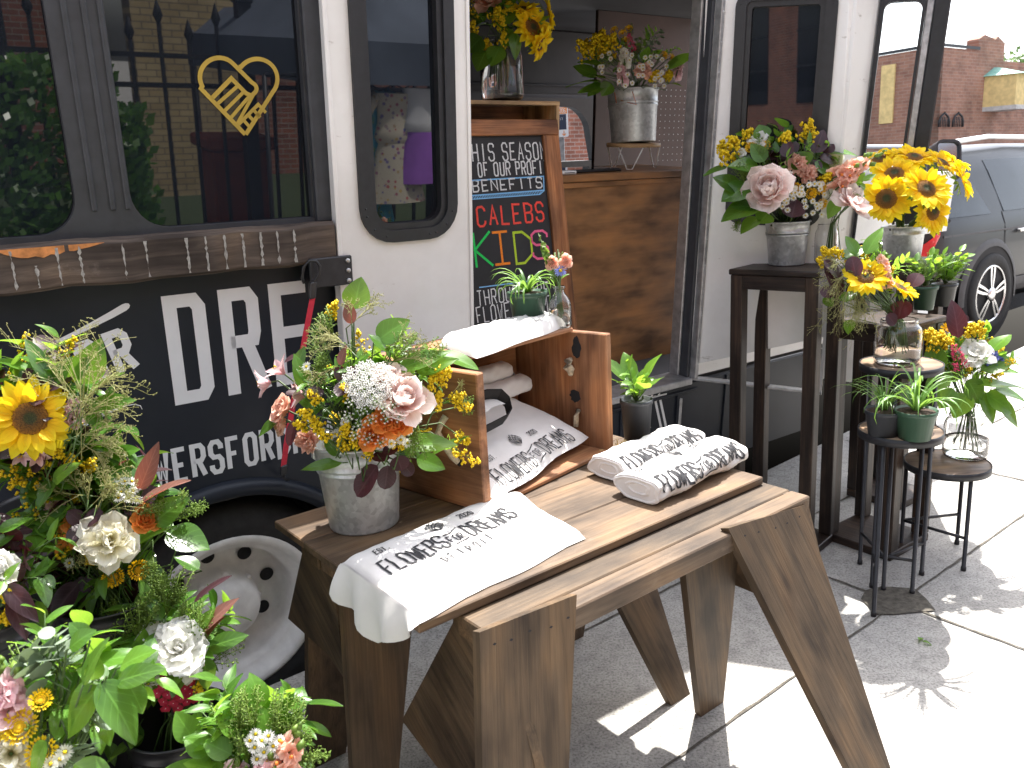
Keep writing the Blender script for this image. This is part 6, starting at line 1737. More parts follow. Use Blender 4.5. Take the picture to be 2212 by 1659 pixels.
class Bouquet:
    """flowers in one vessel; every bloom sits in the round about a centre, on its own stem to the mouth"""
    def __init__(s, label, mouth, centre, rad_, name='bouquet', group='flower bouquets', foot=.10):
        s.t = thing(name, label, 'bouquet', mouth, group); s.m = mouth; s.c = centre; s.r = rad_
        s.d0 = depth_of(centre); s.st = MB(); s.foot = foot; s.fol = MB(); s.sm = MB()
    def at(s, px, py, k=.75, dd=0.0):
        q = (s.c-CAMP); cx_ = CX+F*q.dot(rt)/q.dot(fwd); cy_ = CY-F*q.dot(up)/q.dot(fwd)
        rp = s.r*F/s.d0; rho = math.hypot(px-cx_, py-cy_)/rp
        return dep(px, py, s.d0-s.r*k*math.sqrt(max(0, 1-rho*rho))+dd)
    def out(s, p, cam_=.5, up_=.15):
        d = (p-s.c); d = d.normalized() if d.length > 1e-4 else UP
        return (d*.8+(CAMP-p).normalized()*cam_+UP*up_).normalized()
    def stem(s, p, d, r=.0022, mat='stem'):
        f = s.m+Vector((qq(-1, 1), qq(-1, 1), 0))*s.mr()-UP*s.foot*qq(.7, 1)
        mid = s.m+(p-s.m)*.35+Vector((0, 0, .01)); s.st.tube([f, s.m+(f-s.m)*-.25*0+Vector((f.x-s.m.x, f.y-s.m.y, 0))*.5, mid, p-d*.03, p], r, mat, 5)
    def mr(s): return getattr(s, 'mouthr', .04)
    def bloom(s, fn, name, px, py, Rpx, dd=0.0, cam_=.6, up_=.15, d=None, stem=True, k=.75, **kw):
        p = s.at(px, py, k, dd); R = Rpx*depth_of(p)/F; d_ = d.normalized() if d is not None else s.out(p, cam_, up_)
        mb = MB()
        if fn is sunflower:
            md = MB(); fn(mb, md, p, d_, R, **kw); o = mb.build(name, s.t); md.build('seed_disc', o)
        else:
            fn(mb, p, d_, R, **kw); o = mb.build(name, s.t)
        if stem: s.stem(p-d_*R*.2, d_)
        return o
    def spike(s, fn, name, px0, py0, px1, py1, dd=0.0, dd1=None, stem=True, k=.75, **kw):
        """along the line from one picture point to another"""
        p0 = s.at(px0, py0, k, dd); p1 = dep(px1, py1, depth_of(p0)+(dd1 if dd1 is not None else 0)); d = p1-p0; mb = MB()
        fn(mb, p0, d, d.length, **kw); o = mb.build(name, s.t)
        if stem: s.stem(p0, d.normalized(), .0015)
        return o
    def leaf(s, px0, py0, px1, py1, wpx, mat='salal', dd=0.0, n=None, curl=.35, dd1=0.0, k=.75, fold=.16, name='leaf', shape='ovate'):
        p0 = s.at(px0, py0, k, dd); p1 = dep(px1, py1, depth_of(p0)+dd1); d = p1-p0; mb = MB()
        n = n or ((CAMP-p0).normalized()*.5+UP*.85+qdir()*.4)
        leafblade(mb, p0, d, n, d.length*1.06, wpx*depth_of(p0)/F, mat, curl, fold, shape, 6, 12, .02); 
        mb.tube([s.m+(p0-s.m)*.5-UP*.01, p0-d*.12, p0], .0016, 'stem', 5)
        return mb.build(name, s.t)
    def fill(s, n, kinds, size=.055, rr_=1.0, low=False, ymin=-1, ymax=1.0, mat=None):
        """foliage through the body of the bouquet"""
        for i in range(n):
            d = qdir()
            if d.z < -.25 and not low: d.z *= -.6
            if d.dot(fwd) > .3: d = d-fwd*.4
            d.normalize(); p = s.c+d*s.r*rr_*qq(.25, .82); k = Q.choice(kinds); S_ = size*qq(.7, 1.2)
            u = (p-s.m).normalized()*.6+d*.6
            if k == 'salal': leafsprig(s.fol, p-d*S_*.8, u, S_*1.1, 4, S_)
            elif k == 'green': leafsprig(s.fol, p-d*S_*.8, u, S_*1.3, 6, S_*.8, 'green', .38)
            elif k == 'smoke': smokesprig(s.fol, p-d*S_*.8, u, S_*1.1, 5, S_*.8)
            elif k == 'rust': leafsprig(s.fol, p-d*S_*.8, u, S_, 3, S_, 'rust', .55)
            elif k == 'euc': eucalyptus(s.fol, p-d*S_, u, S_*1.6, 9, S_*.28)
            elif k == 'pepper': peppergrass(s.sm, p-d*S_, u, S_*1.6, 4)
            elif k == 'gold': goldenrod(s.sm, p-d*S_, u, S_*1.6)
            elif k == 'grass': panicum(s.sm, p-d*S_, u, S_*2.4, 5)
            elif k == 'daisy':
                for j in range(5):
                    c = p+qdir()*S_*.5+d*S_*.3; daisy(s.sm, c, s.out(c, .4, .3), .010); s.sm.tube([p-d*S_, c], .0008, 'stem', 3)
    def done(s, nstem=10, stalks=True):
        for i in range(nstem):
            p = s.c+qdir()*s.r*.4; s.stem(p, (p-s.m).normalized(), .0019)
        if s.fol.v: s.fol.build('foliage', s.t)
        if s.sm.v: s.sm.build('filler_sprig', s.t)
        if s.st.v: s.st.build('stem', s.t)

# ---------------------------------------------------------------- the big bouquet in the table bucket
mo = bb+UP*BH
bq = Bouquet('big mixed bouquet with blush peony and white lace flower in the table bucket', mo+UP*.0, dep(800, 850, depth_of(mo)-.01), .20, foot=.15); bq.mouthr = .05
bq.bloom(peony, 'peony', 874, 858, 56, cam_=.7, up_=.9, dd=-.035)
bq.bloom(peony, 'peony', 842, 812, 44, up_=.9, dd=-.01)
for x, y, r in ((858, 914, 29), (806, 938, 30), (832, 905, 26)): bq.bloom(rose, 'orange_rose', x, y, r+3, mat='orange', up_=.6, dd=-.03)
bq.bloom(carnation, 'carnation', 660, 950, 32, mat='peach', up_=.4)
bq.bloom(rose, 'peach_rose', 608, 880, 32, mat='peach', d=-rt*.6-fwd*.4+UP*.4); bq.bloom(rose, 'peach_rose', 604, 912, 26, mat='peach', d=-rt*.7-fwd*.4)
for x, y, d in ((566, 830, -rt*.8-fwd*.3-UP*.2), (600, 796, -rt*.5-fwd*.2+UP*.5), (642, 854, -rt*.9-fwd*.3)): bq.bloom(alstro, 'alstroemeria', x, y, 33, d=d)
bq.bloom(umbel, 'lace_flower', 798, 828, 56, cam_=.8, up_=.5, rays=46, per=16, dd=-.05)
for x, y in ((757, 866), (782, 884), (800, 905), (835, 902), (862, 898), (750, 900), (775, 918), (793, 946), (822, 955), (850, 872), (828, 880), (766, 938), (812, 866)):
    bq.bloom(umbel, 'lace_floret', x, y, 15, cam_=.5, up_=.6, rays=10, per=12, dd=-.065)
for a in ((705, 700, 725, 655), (940, 850, 968, 800), (965, 870, 1015, 880), (975, 930, 1010, 955), (955, 950, 1030, 1000), (735, 960, 748, 920), (790, 1010, 800, 960), (690, 900, 650, 890), (930, 830, 950, 795), (840, 975, 850, 945), (960, 870, 1000, 855), (680, 930, 640, 915), (720, 960, 690, 930), (770, 985, 760, 940), (700, 880, 670, 850), (750, 985, 735, 950), (860, 985, 870, 950), (700, 940, 672, 905), (930, 900, 950, 850), (920, 860, 935, 815)):
    bq.spike(goldenrod, 'goldenrod', *a, dd=-.01, n=80, r=.0036)
for x, y in ((882, 930), (899, 966), (845, 958), (902, 905), (866, 950), (880, 957), (662, 792)): bq.bloom(daisy, 'white_aster', x, y, 12, dd=-.02)
for a in ((765, 668, 778, 600, 62), (815, 735, 880, 690, 62), (860, 800, 962, 756, 58), (900, 805, 985, 772, 42), (950, 765, 1033, 790, 55), (870, 960, 985, 955, 50), (900, 990, 960, 1010, 45), (655, 840, 640, 765, 40), (600, 905, 556, 940, 30), (740, 1000, 650, 1010, 30), (730, 985, 700, 945, 26), (640, 800, 655, 750, 30), (840, 760, 800, 720, 40), (930, 985, 1010, 935, 26)):
    bq.leaf(*a)
for a in ((815, 1005, 770, 1068, 64), (838, 1005, 832, 1055, 44), (858, 985, 868, 1015, 44), (842, 990, 805, 985, 40), (826, 975, 858, 968, 36), (868, 1000, 890, 1025, 34), (650, 850, 620, 845, 46), (640, 905, 622, 960, 30), (640, 770, 615, 780, 40), (700, 850, 660, 845, 40)):
    bq.leaf(*a, mat='smoke', shape='disc', curl=.2)
for a in ((735, 790, 745, 745, 24), (760, 700, 750, 650, 30)): bq.leaf(*a, mat='rust')
for a in ((740, 740, 640, 700), (760, 700, 760, 620), (770, 690, 850, 620), (730, 790, 640, 830), (820, 760, 930, 690), (760, 760, 690, 690), (965, 860, 1020, 830), (850, 780, 960, 760)): bq.spike(panicum, 'feather_grass', *a, n=9)
for a in ((900, 790, 960, 740), (720, 720, 690, 670), (680, 810, 700, 760), (850, 780, 900, 720), (985, 880, 1030, 870), (900, 910, 905, 990)): bq.spike(peppergrass, 'pepper_grass', *a, n=6)
for x, y in ((680, 705), (672, 740), (690, 760)): bq.bloom(umbel, 'lace_flower', x, y, 26, rays=18, per=8, mat='lime', dd=.02)
bq.fill(80, ['salal', 'green', 'green', 'smoke', 'pepper', 'gold', 'salal'], .054, .95)
bq.fill(12, ['green', 'salal'], .05, .75, low=True)
c_ = bq.c.copy(); bq.c = c_-UP*.075; bq.fill(46, ['green', 'salal', 'gold', 'green', 'smoke', 'daisy', 'gold'], .05, .72, low=True); bq.c = c_
bq.done(16)
# small posy in the milk bottle
mo = vb_+UP*.113
b2 = Bouquet('small posy of coral and violet flowers in the milk bottle vase', mo, dep(1200, 555, depth_of(mo)), .055, foot=.09); b2.mouthr = .008
b2.spike(snap, 'snapdragon', 1190, 575, 1163, 505, mat='lime', R=.011, n=9, dd=.0)
b2.bloom(rose, 'coral_rose', 1193, 568, 14, mat='peach'); b2.bloom(rose, 'coral_rose', 1222, 564, 15, mat='peach'); b2.bloom(daisy, 'cornflower', 1211, 584, 15, mat='blue')
for a in ((1200, 600, 1185, 580, 14), (1205, 605, 1228, 590, 12), (1198, 610, 1200, 590, 10), (1190, 560, 1170, 540, 14)): b2.leaf(*a, mat='green')
b2.spike(peppergrass, 'pepper_grass', 1205, 600, 1210, 548, n=4); b2.spike(goldenrod, 'white_filler', 1200, 612, 1196, 580, mat='whitepetal', n=30, r=.002); b2.done(3)

# ---------------------------------------------------------------- the crowd of buckets at the lower left
def tallbucket(label, mouth, r, hole=True):
    """black florist's bucket standing on the ground, or on a dark pedestal when its mouth is high"""
    h = min(mouth.z, .46)
    base = mouth-UP*h
    if mouth.z-h > .03:
        k = Vector((base.x, base.y, 0)); return base, h, k
    base.z = 0.0005; return base, mouth.z-.0005, None
def put(label, mouth, r, plabel):
    base, h, k = tallbucket(label, mouth, r)
    if k is not None:
        pedestal(plabel, k-bu*.13-bn*.13, bu, bn, .26, .26, base.z, .045); base = base+UP*.0006; h -= .0006
    pail(label, base, r*.8, r, h, 'plastic', 'black florist buckets', ears=False, rings=(.10, .07))
dA, dB, dC, dD, dE = 1.62, 1.70, 1.70, 1.22, 1.42
mA = dep(100, 1085, dA+.15); mB = dep(238, 1282, dB); mC = dep(388, 1552, dC); mD = dep(80, 1760, dD+.05); mE = dep(545, 1790, dE)
put('black florist bucket under the sunflower bouquet at the left edge', mA, .10, 'dark wooden pedestal under the sunflower bouquet at the left edge')
put('black florist bucket under the cream peony bouquet', mB, .105, 'low dark wooden pedestal under the cream peony bouquet')
put('black florist bucket in front of the bus wheel, holding the white peony bouquet', mC, .105, 'low dark pedestal in front of the bus wheel')
put('black florist bucket in the bottom left corner', mD, .10, 'low dark pedestal in the bottom left corner')
put('black florist bucket at the bottom edge beside the sawhorse', mE, .09, 'low dark pedestal beside the sawhorse')
# A: the big sunflower and feather grass
A_b = Bouquet('bouquet with one big sunflower and feathery grass against the bus lettering', mA, dep(110, 890, dA), .15); A_b.mouthr = .05
A_b.bloom(sunflower, 'sunflower', 66, 904, 92, cam_=1.3, up_=.25, n=17, dd=-.02)
A_b.bloom(carnation, 'carnation', 160, 880, 22, mat='pink'); A_b.bloom(carnation, 'carnation', 158, 905, 24, mat='pink'); A_b.bloom(alstro, 'alstroemeria', 80, 985, 26); A_b.bloom(alstro, 'alstroemeria', 45, 985, 24)
for a in ((60, 820, 95, 752, 40), (120, 800, 45, 765, 36), (110, 830, 60, 730, 44), (180, 830, 215, 735, 66), (190, 850, 260, 800, 60), (190, 880, 285, 860, 50), (60, 800, -10, 770, 40), (150, 820, 190, 760, 46), (120, 830, 150, 770, 50), (-30, 900, 45, 890, 66), (-20, 960, 38, 1000, 66), (150, 800, 90, 790, 40), (190, 940, 240, 910, 46)): A_b.leaf(*a)
for a in ((165, 945, 205, 760), (175, 900, 170, 590), (180, 880, 262, 700), (180, 900, 310, 800), (175, 940, 300, 900), (190, 960, 290, 960), (150, 850, 60, 730), (180, 960, 260, 1010), (175, 870, 300, 760), (170, 980, 280, 860)): A_b.spike(panicum, 'feather_grass', *a, n=9, dd=-.03)
for a in ((115, 1000, 130, 965), (140, 1030, 150, 990), (100, 1020, 90, 985), (150, 1050, 180, 1030), (110, 1060, 120, 1020), (170, 1060, 165, 1080)): A_b.spike(goldenrod, 'goldenrod', *a, n=80, r=.0034)
A_b.fill(44, ['salal', 'green', 'salal', 'gold', 'smoke'], .065, 1.05); c_ = A_b.c.copy(); A_b.c = c_-UP*.13; A_b.fill(40, ['salal', 'green', 'salal', 'gold', 'salal', 'smoke'], .085, 1.05, low=True); A_b.c = c_; A_b.done(8)
# B: cream peony, orange snapdragon, asters
B_b = Bouquet('bouquet with open cream peony, orange snapdragon and white asters', mB, dep(235, 1140, dB), .165); B_b.mouthr = .06
B_b.bloom(openpeony, 'cream_peony', 238, 1168, 70, cam_=.9, up_=.6, dd=-.03)
B_b.spike(snap, 'orange_snapdragon', 158, 1185, 150, 1090, mat='orange', R=.024, n=12); B_b.spike(snap, 'pink_snapdragon', 118, 1140, 128, 1050, mat='pink', R=.021, n=11)
B_b.bloom(rose, 'orange_rose', 316, 1122, 30, mat='orange', up_=.5)
for x, y, r in ((244, 1246, 25), (300, 1231, 25)): B_b.bloom(mum, 'button_mum', x, y, r, cam_=1.0)
for x, y in ((246, 1046), (270, 1040), (262, 1062), (288, 1060), (302, 1050), (278, 1076), (295, 1080), (310, 1040), (285, 1040), (255, 1075), (150, 1216), (128, 1100), (232, 1060), (120, 1135)): B_b.bloom(daisy, 'white_aster', x, y, 13, up_=.7)
for a in ((80, 1130, 0, 1110, 42), (270, 1190, 370, 1130, 60), (360, 1150, 450, 1180, 78), (330, 1130, 400, 1075, 66), (250, 1020, 175, 1010, 56), (240, 985, 298, 968, 40), (290, 1010, 320, 1050, 40), (130, 1030, 190, 1060, 44), (60, 1260, 120, 1250, 46), (70, 1270, 130, 1290, 36), (160, 970, 215, 955, 30), (90, 1060, 20, 1040, 40), (430, 1230, 380, 1200, 40)): B_b.leaf(*a)
for a in ((300, 1060, 340, 960, 40), (300, 1090, 400, 1030, 54)): B_b.leaf(*a, mat='rust', fold=.3)
for a in ((60, 1210, 165, 1200, 62), (100, 1260, 50, 1180, 50), (30, 1330, 70, 1240, 60), (150, 1290, 200, 1260, 60), (90, 1200, 120, 1150, 40), (130, 1300, 60, 1330, 60), (170, 1260, 110, 1330, 56)): B_b.leaf(*a, mat='smoke', shape='disc', dd=-.03)
for a in ((150, 1100, 60, 1150, 54), (140, 1080, 40, 1060, 50), (170, 1050, 110, 1020, 46), (120, 1190, 30, 1170, 48), (150, 1060, 160, 1000, 44)): B_b.leaf(*a, dd=-.02)
for a in ((180, 1070, 60, 1060), (190, 1080, 200, 990), (200, 1090, 280, 1010), (170, 1060, 130, 980), (200, 1130, 170, 1260), (180, 1010, 90, 1080), (220, 1080, 250, 970), (240, 1100, 330, 1040), (210, 1100, 240, 1030)): B_b.spike(panicum, 'feather_grass', *a, n=8, dd=-.02)
for a in ((360, 1130, 430, 1070), (400, 1100, 450, 1095), (380, 1190, 395, 1150), (250, 1090, 230, 1050), (330, 1200, 330, 1260), (300, 1110, 350, 1080), (380, 1110, 400, 1060)): B_b.spike(peppergrass, 'pepper_grass', *a, n=6)
for a in ((195, 1215, 200, 1185), (215, 1225, 190, 1200), (190, 1030, 195, 1000), (225, 1280, 220, 1255), (60, 1300, 30, 1310), (20, 1330, 40, 1280), (240, 1230, 235, 1215)): B_b.spike(goldenrod, 'goldenrod', *a, n=80, r=.004)
B_b.fill(56, ['salal', 'green', 'smoke', 'pepper', 'salal', 'smoke'], .066, 1.1); c_ = B_b.c.copy(); B_b.c = c_-UP*.10-rt*.06; B_b.fill(44, ['smoke', 'salal', 'green', 'salal'], .08, 1.0, low=True); B_b.c = c_; B_b.done(10)
# C: white peony, crimson sweet william, in front of the wheel
C_b = Bouquet('bouquet with white peonies and crimson sweet william in front of the bus wheel', mC, dep(370, 1430, dC), .15); C_b.mouthr = .06
C_b.bloom(openpeony, 'white_peony', 386, 1402, 72, cam_=.8, up_=.6, mat='whitepetal', dd=-.03); C_b.bloom(openpeony, 'white_peony', 340, 1380, 42, mat='whitepetal', dd=.02); C_b.bloom(openpeony, 'white_peony', 405, 1450, 40, mat='whitepetal', d=-fwd*.6-UP*.4+rt*.2, dd=-.02)
C_b.bloom(sweetwilliam, 'sweet_william', 385, 1487, 46, cam_=.9, up_=-.1)
for x, y in ((320, 1476), (276, 1466), (333, 1413), (346, 1470), (425, 1450), (405, 1435)): C_b.bloom(daisy, 'white_aster', x, y, 15)
for a in ((425, 1470, 432, 1440), (410, 1505, 430, 1475), (440, 1500, 425, 1480), (400, 1440, 425, 1425)): C_b.spike(goldenrod, 'goldenrod', *a, n=60, r=.0036)
for a in ((260, 1360, 230, 1300), (250, 1420, 280, 1320), (240, 1410, 210, 1350), (300, 1340, 330, 1270), (350, 1310, 370, 1240), (360, 1330, 390, 1230), (380, 1360, 415, 1290), (300, 1380, 290, 1300), (420, 1430, 425, 1350), (310, 1360, 355, 1290), (340, 1300, 345, 1240), (430, 1400, 436, 1300), (370, 1310, 395, 1270)): C_b.spike(peppergrass, 'pepper_grass', *a, n=8)
for a in ((395, 1320, 400, 1420, 34), (400, 1310, 430, 1400, 26), (390, 1310, 350, 1340, 22), (410, 1330, 370, 1360, 26), (340, 1330, 300, 1250, 30), (350, 1340, 320, 1290, 30), (430, 1360, 460, 1315, 32), (450, 1400, 530, 1370, 46), (440, 1420, 450, 1490, 44), (330, 1390, 250, 1400, 60), (380, 1430, 300, 1440, 60), (300, 1450, 200, 1420, 66), (200, 1400, 165, 1330, 40), (240, 1400, 190, 1380, 40), (410, 1340, 440, 1330, 24)): C_b.leaf(*a, mat='green' if Q.random() > .5 else 'salal')
for a in ((430, 1370, 505, 1290, 44), (440, 1380, 480, 1330, 40)): C_b.leaf(*a, mat='rust')
for a in ((420, 1300, 490, 1240, 32), (450, 1520, 440, 1490, 40), (370, 1540, 410, 1500, 40)): C_b.leaf(*a, mat='smoke')
C_b.fill(60, ['green', 'salal', 'pepper', 'salal', 'green'], .068, 1.08); c_ = C_b.c.copy(); C_b.c = c_-UP*.06-rt*.07; C_b.fill(24, ['green', 'salal', 'salal'], .075, 1.0, low=True); C_b.c = c_; C_b.done(10)
# D: glossy leaves, eucalyptus, yellow mums in the corner
D_b = Bouquet('leafy bouquet of glossy salal, eucalyptus and yellow chrysanthemums in the bottom left corner', mD, dep(110, 1560, dD), .15); D_b.mouthr = .06
for a in ((220, 1475, 130, 1590, 96), (215, 1470, 300, 1600, 82), (200, 1470, 210, 1420, 40), (250, 1475, 350, 1440, 54), (230, 1470, 170, 1440, 58), (260, 1440, 330, 1400, 70), (180, 1480, 220, 1380, 50), (190, 1380, 150, 1345, 40), (150, 1400, 200, 1360, 50), (280, 1480, 310, 1540, 48), (160, 1650, 250, 1700, 70), (100, 1600, 60, 1700, 70)): D_b.leaf(*a, k=.9, dd=-.04, fold=.12, curl=.45)
for a in ((120, 1440, 60, 1380), (130, 1450, 120, 1360), (110, 1470, 40, 1430), (180, 1560, 230, 1520), (150, 1600, 170, 1650)): D_b.spike(eucalyptus, 'eucalyptus', *a, n=9, R=.017)
D_b.bloom(umbel, 'lace_flower', 158, 1425, 36, rays=22, per=6, mat='lime', d=rt*.8+UP*.5-fwd*.2)
for x, y, r in ((88, 1512, 26), (42, 1570, 40), (90, 1625, 36), (60, 1655, 30), (20, 1580, 30)): D_b.bloom(mum, 'yellow_chrysanthemum', x, y, r, mat='yellow', dd=-.03)
D_b.spike(snap, 'pink_stock', 20, 1560, -5, 1420, mat='pink', R=.024, n=14, dd=-.02); D_b.bloom(carnation, 'apricot_carnation', 20, 1630, 50, mat='cream', dd=-.05)
for x, y in ((130, 1640), (110, 1650), (140, 1625)): D_b.bloom(daisy, 'white_aster', x, y, 18, dd=-.04)
D_b.fill(44, ['salal', 'green', 'pepper', 'euc', 'salal'], .07, 1.1); D_b.done(8)
# E: snapdragon and asters by the sawhorse
E_b = Bouquet('bouquet of peach snapdragon, white asters and lime leaves at the bottom edge', mE, dep(545, 1640, dE), .13); E_b.mouthr = .05
E_b.spike(snap, 'peach_snapdragon', 600, 1680, 650, 1560, mat='peach', R=.022, n=12, dd=-.02); E_b.spike(snap, 'pink_snapdragon', 560, 1720, 590, 1620, mat='pink', R=.024, n=12, dd=-.03); E_b.spike(snap, 'pink_snapdragon', 500, 1720, 510, 1640, mat='pink', R=.026, n=12, dd=-.03)
for x, y in ((552, 1586), (566, 1600), (580, 1590), (550, 1615), (570, 1625), (590, 1612), (600, 1625), (575, 1645), (555, 1640), (585, 1660), (540, 1600), (604, 1600)): E_b.bloom(daisy, 'white_aster', x, y, 15, dd=-.02, up_=.6)
for a in ((565, 1530, 545, 1455, 50), (480, 1560, 540, 1505, 46), (510, 1590, 470, 1540, 46), (580, 1600, 570, 1530, 50), (540, 1600, 590, 1580, 46), (420, 1600, 380, 1540, 56), (450, 1630, 400, 1590, 50), (500, 1630, 440, 1600, 50), (480, 1670, 400, 1640, 56), (450, 1680, 350, 1660, 60), (600, 1640, 620, 1590, 40)): E_b.leaf(*a, mat='green', curl=.5)
for a in ((590, 1600, 592, 1480), (620, 1600, 636, 1500), (520, 1580, 530, 1490), (545, 1580, 545, 1480), (640, 1620, 660, 1570), (640, 1650, 710, 1625), (510, 1600, 490, 1500), (630, 1620, 655, 1600), (540, 1640, 520, 1560)): E_b.spike(peppergrass, 'pepper_grass', *a, n=6)
E_b.fill(50, ['green', 'green', 'pepper', 'green', 'salal'], .066, 1.05); E_b.done(8)
# F: the bouquet cut by the left edge
mF = dep(-40, 1330, 1.45)
put('black florist bucket cut by the left edge', mF, .09, 'low dark pedestal cut by the left edge')
F_b = Bouquet('bouquet with white peony and goldenrod cut by the left edge', mF, dep(-30, 1250, 1.45), .10); F_b.mouthr = .05
F_b.bloom(peony, 'white_peony', -6, 1225, 44, mat='whitepetal'); 
for a in ((0, 1310, 25, 1275), (10, 1350, 40, 1310), (-10, 1330, 30, 1340), (20, 1300, 40, 1290)): F_b.spike(goldenrod, 'goldenrod', *a, n=80, r=.0036)
for a in ((20, 1290, 60, 1380, 40), (10, 1260, 80, 1340, 44), (0, 1420, 40, 1440, 36)): F_b.leaf(*a, mat='smoke')
F_b.fill(24, ['salal', 'smoke', 'green', 'smoke'], .06, 1.2, low=True); F_b.done(5)

# ---------------------------------------------------------------- right hand side
m1 = p1c+UP*.165
b3 = Bouquet('bouquet of blush peonies, dark foliage and asters in the bucket on the tallest pedestal', m1, dep(1690, 385, depth_of(m1)), .25); b3.mouthr = .05
b3.bloom(peony, 'peony', 1660, 405, 52, cam_=.8, up_=.7, dd=-.05); 
for x, y in ((1745, 373), (1722, 352)): b3.bloom(carnation, 'carnation', x, y, 24, mat='peach')
b3.bloom(rose, 'coral_rose', 1700, 388, 16, mat='crimson')
for x, y, r in ((1772, 405, 17), (1752, 418, 14), (1776, 440, 13), (1720, 405, 12), (1652, 315, 14), (1622, 318, 14)): b3.bloom(mum, 'button_mum', x, y, r)
for x, y, r in ((1640, 300, 24), (1600, 330, 14)): b3.bloom(openpeony, 'white_anemone', x, y, r, mat='whitepetal', up_=.5)
for i in range(38): b3.bloom(daisy, 'white_aster', qq(1690, 1790), qq(370, 470), 7, dd=-.02, stem=i % 3 == 0)
for i in range(14): b3.bloom(daisy, 'white_aster', qq(1795, 1825), qq(290, 340), 9, stem=False)
for a in ((1740, 330, 1748, 262), (1755, 320, 1742, 280), (1590, 330, 1580, 300), (1600, 310, 1620, 285), (1570, 350, 1560, 310), (1600, 350, 1575, 300), (1690, 320, 1700, 290), (1590, 365, 1560, 330), (1770, 400, 1790, 380)): b3.spike(goldenrod, 'goldenrod', *a, n=80, r=.006, spread=.45)
for a in ((1620, 400, 1560, 430, 60), (1600, 410, 1545, 380, 50), (1640, 440, 1560, 470, 76), (1650, 450, 1580, 440, 60), (1640, 360, 1575, 355, 50), (1660, 460, 1640, 480, 50), (1570, 360, 1520, 375, 26), (1650, 300, 1640, 270, 40), (1790, 330, 1850, 330, 60), (1740, 360, 1720, 330, 50), (1760, 350, 1800, 380, 40), (1810, 420, 1860, 440, 44), (1640, 470, 1600, 500, 50)): b3.leaf(*a)
b3.leaf(1650, 350, 1625, 310, 42, mat='green')
for a in ((1760, 330, 1780, 280, 40), (1770, 340, 1810, 350, 36), (1755, 335, 1740, 300, 30), (1765, 345, 1750, 380, 34), (1700, 340, 1700, 300, 30), (1780, 330, 1800, 310, 34), (1710, 470, 1720, 430, 50)): b3.leaf(*a, mat='smoke')
for a in ((1610, 400, 1590, 350), (1640, 350, 1640, 290), (1600, 470, 1590, 500), (1650, 400, 1600, 340)): b3.spike(peppergrass, 'pepper_grass', *a, n=6)
b3.fill(64, ['salal', 'green', 'green', 'pepper', 'smoke', 'salal'], .068, .95); b3.done(10)
# peony and snapdragon leaning out of the jar behind
mj = p1c+e1*.16+e2_*.05+UP*.148
b4_ = Bouquet('pink peony and coral snapdragons leaning from the jar beside the sunflowers', mj, dep(1830, 410, depth_of(mj)-.02), .12, foot=.12); b4_.mouthr = .03
b4_.bloom(openpeony, 'pink_peony', 1840, 438, 48, mat='peony', d=rt*.5-fwd*.6+UP*.5, dd=-.03)
b4_.spike(snap, 'coral_snapdragon', 1800, 385, 1915, 325, mat='peach', R=.03, n=14); b4_.spike(snap, 'coral_snapdragon', 1805, 410, 1870, 350, mat='peach', R=.028, n=12)
for a in ((1820, 400, 1870, 420, 40), (1810, 430, 1790, 470, 30)): b4_.leaf(*a)
b4_.fill(8, ['green', 'salal'], .05, .8); b4_.done(5)
# sunflowers
ms = sfb+UP*.14
sunb = Bouquet('thick bunch of bright yellow sunflowers in the shiny bucket', ms, dep(1985, 405, depth_of(ms)), .22); sunb.mouthr = .045
for x, y, r, d, q_ in ((1914, 430, 58, -fwd-rt*.25+UP*.1, -.05), (2000, 408, 56, -fwd+UP*.45+rt*.1, -.08), (2014, 455, 56, -fwd*.9+rt*.4-UP*.1, -.04), (1932, 375, 52, -fwd*.8+UP*.7-rt*.3, .0), (1900, 345, 42, -fwd*.5+UP*.9-rt*.4, .06), (1975, 340, 46, UP*.8-fwd*.6, .05), (2036, 352, 46, UP*.7+rt*.4-fwd*.5, .04), (2078, 388, 48, rt*.8+UP*.3-fwd*.5, .0), (2062, 350, 40, rt*.5+UP*.8-fwd*.2, .1), (1938, 335, 40, UP-fwd*.3, .1)):
    sunb.bloom(sunflower, 'sunflower', x, y, r, d=d, n=16, stem=False, k=.5, dd=q_)
mb = sunb.st
for k in range(16):
    x = 1925+k % 8*8+(28 if k % 8 > 3 else 0); p = sunb.at(x, 470, .3); mb.tube([ms+Vector((qq(-.05, .05), qq(-.05, .05), -.1)), ms+(p-ms)*.5, p, p+(sunb.c-p)*.5], .0062, 'stem', 7)
sunb.done(0)
# jar on the tallest round table
mh = jh+UP*.15
b5 = Bouquet('bouquet of two sunflowers, plum leaves and drooping grass in the wide jar', mh, dep(1888, 610, depth_of(mh)), .17, foot=.12); b5.mouthr = .04
b5.bloom(sunflower, 'sunflower', 1870, 598, 50, d=-fwd*.7+UP*.5-rt*.2, n=16); b5.bloom(sunflower, 'sunflower', 1945, 622, 42, d=-fwd*.4+UP*.8+rt*.4, n=15)
b5.spike(snap, 'pink_snapdragon', 1915, 620, 1900, 520, mat='peach', R=.02, n=12)
for a in ((1815, 640, 1790, 570, 46), (1850, 600, 1840, 555, 36), (1810, 600, 1785, 560, 40), (1940, 690, 1950, 650, 56), (1800, 620, 1780, 640, 40), (1970, 620, 1985, 590, 36), (1915, 680, 1935, 700, 30)): b5.leaf(*a, mat='smoke', shape='disc')
for a in ((1815, 650, 1850, 630, 34), (1840, 690, 1830, 720, 30), (1820, 560, 1870, 530, 40), (1870, 550, 1905, 490, 34), (1850, 550, 1830, 510, 36), (1780, 640, 1800, 660, 30)): b5.leaf(*a)
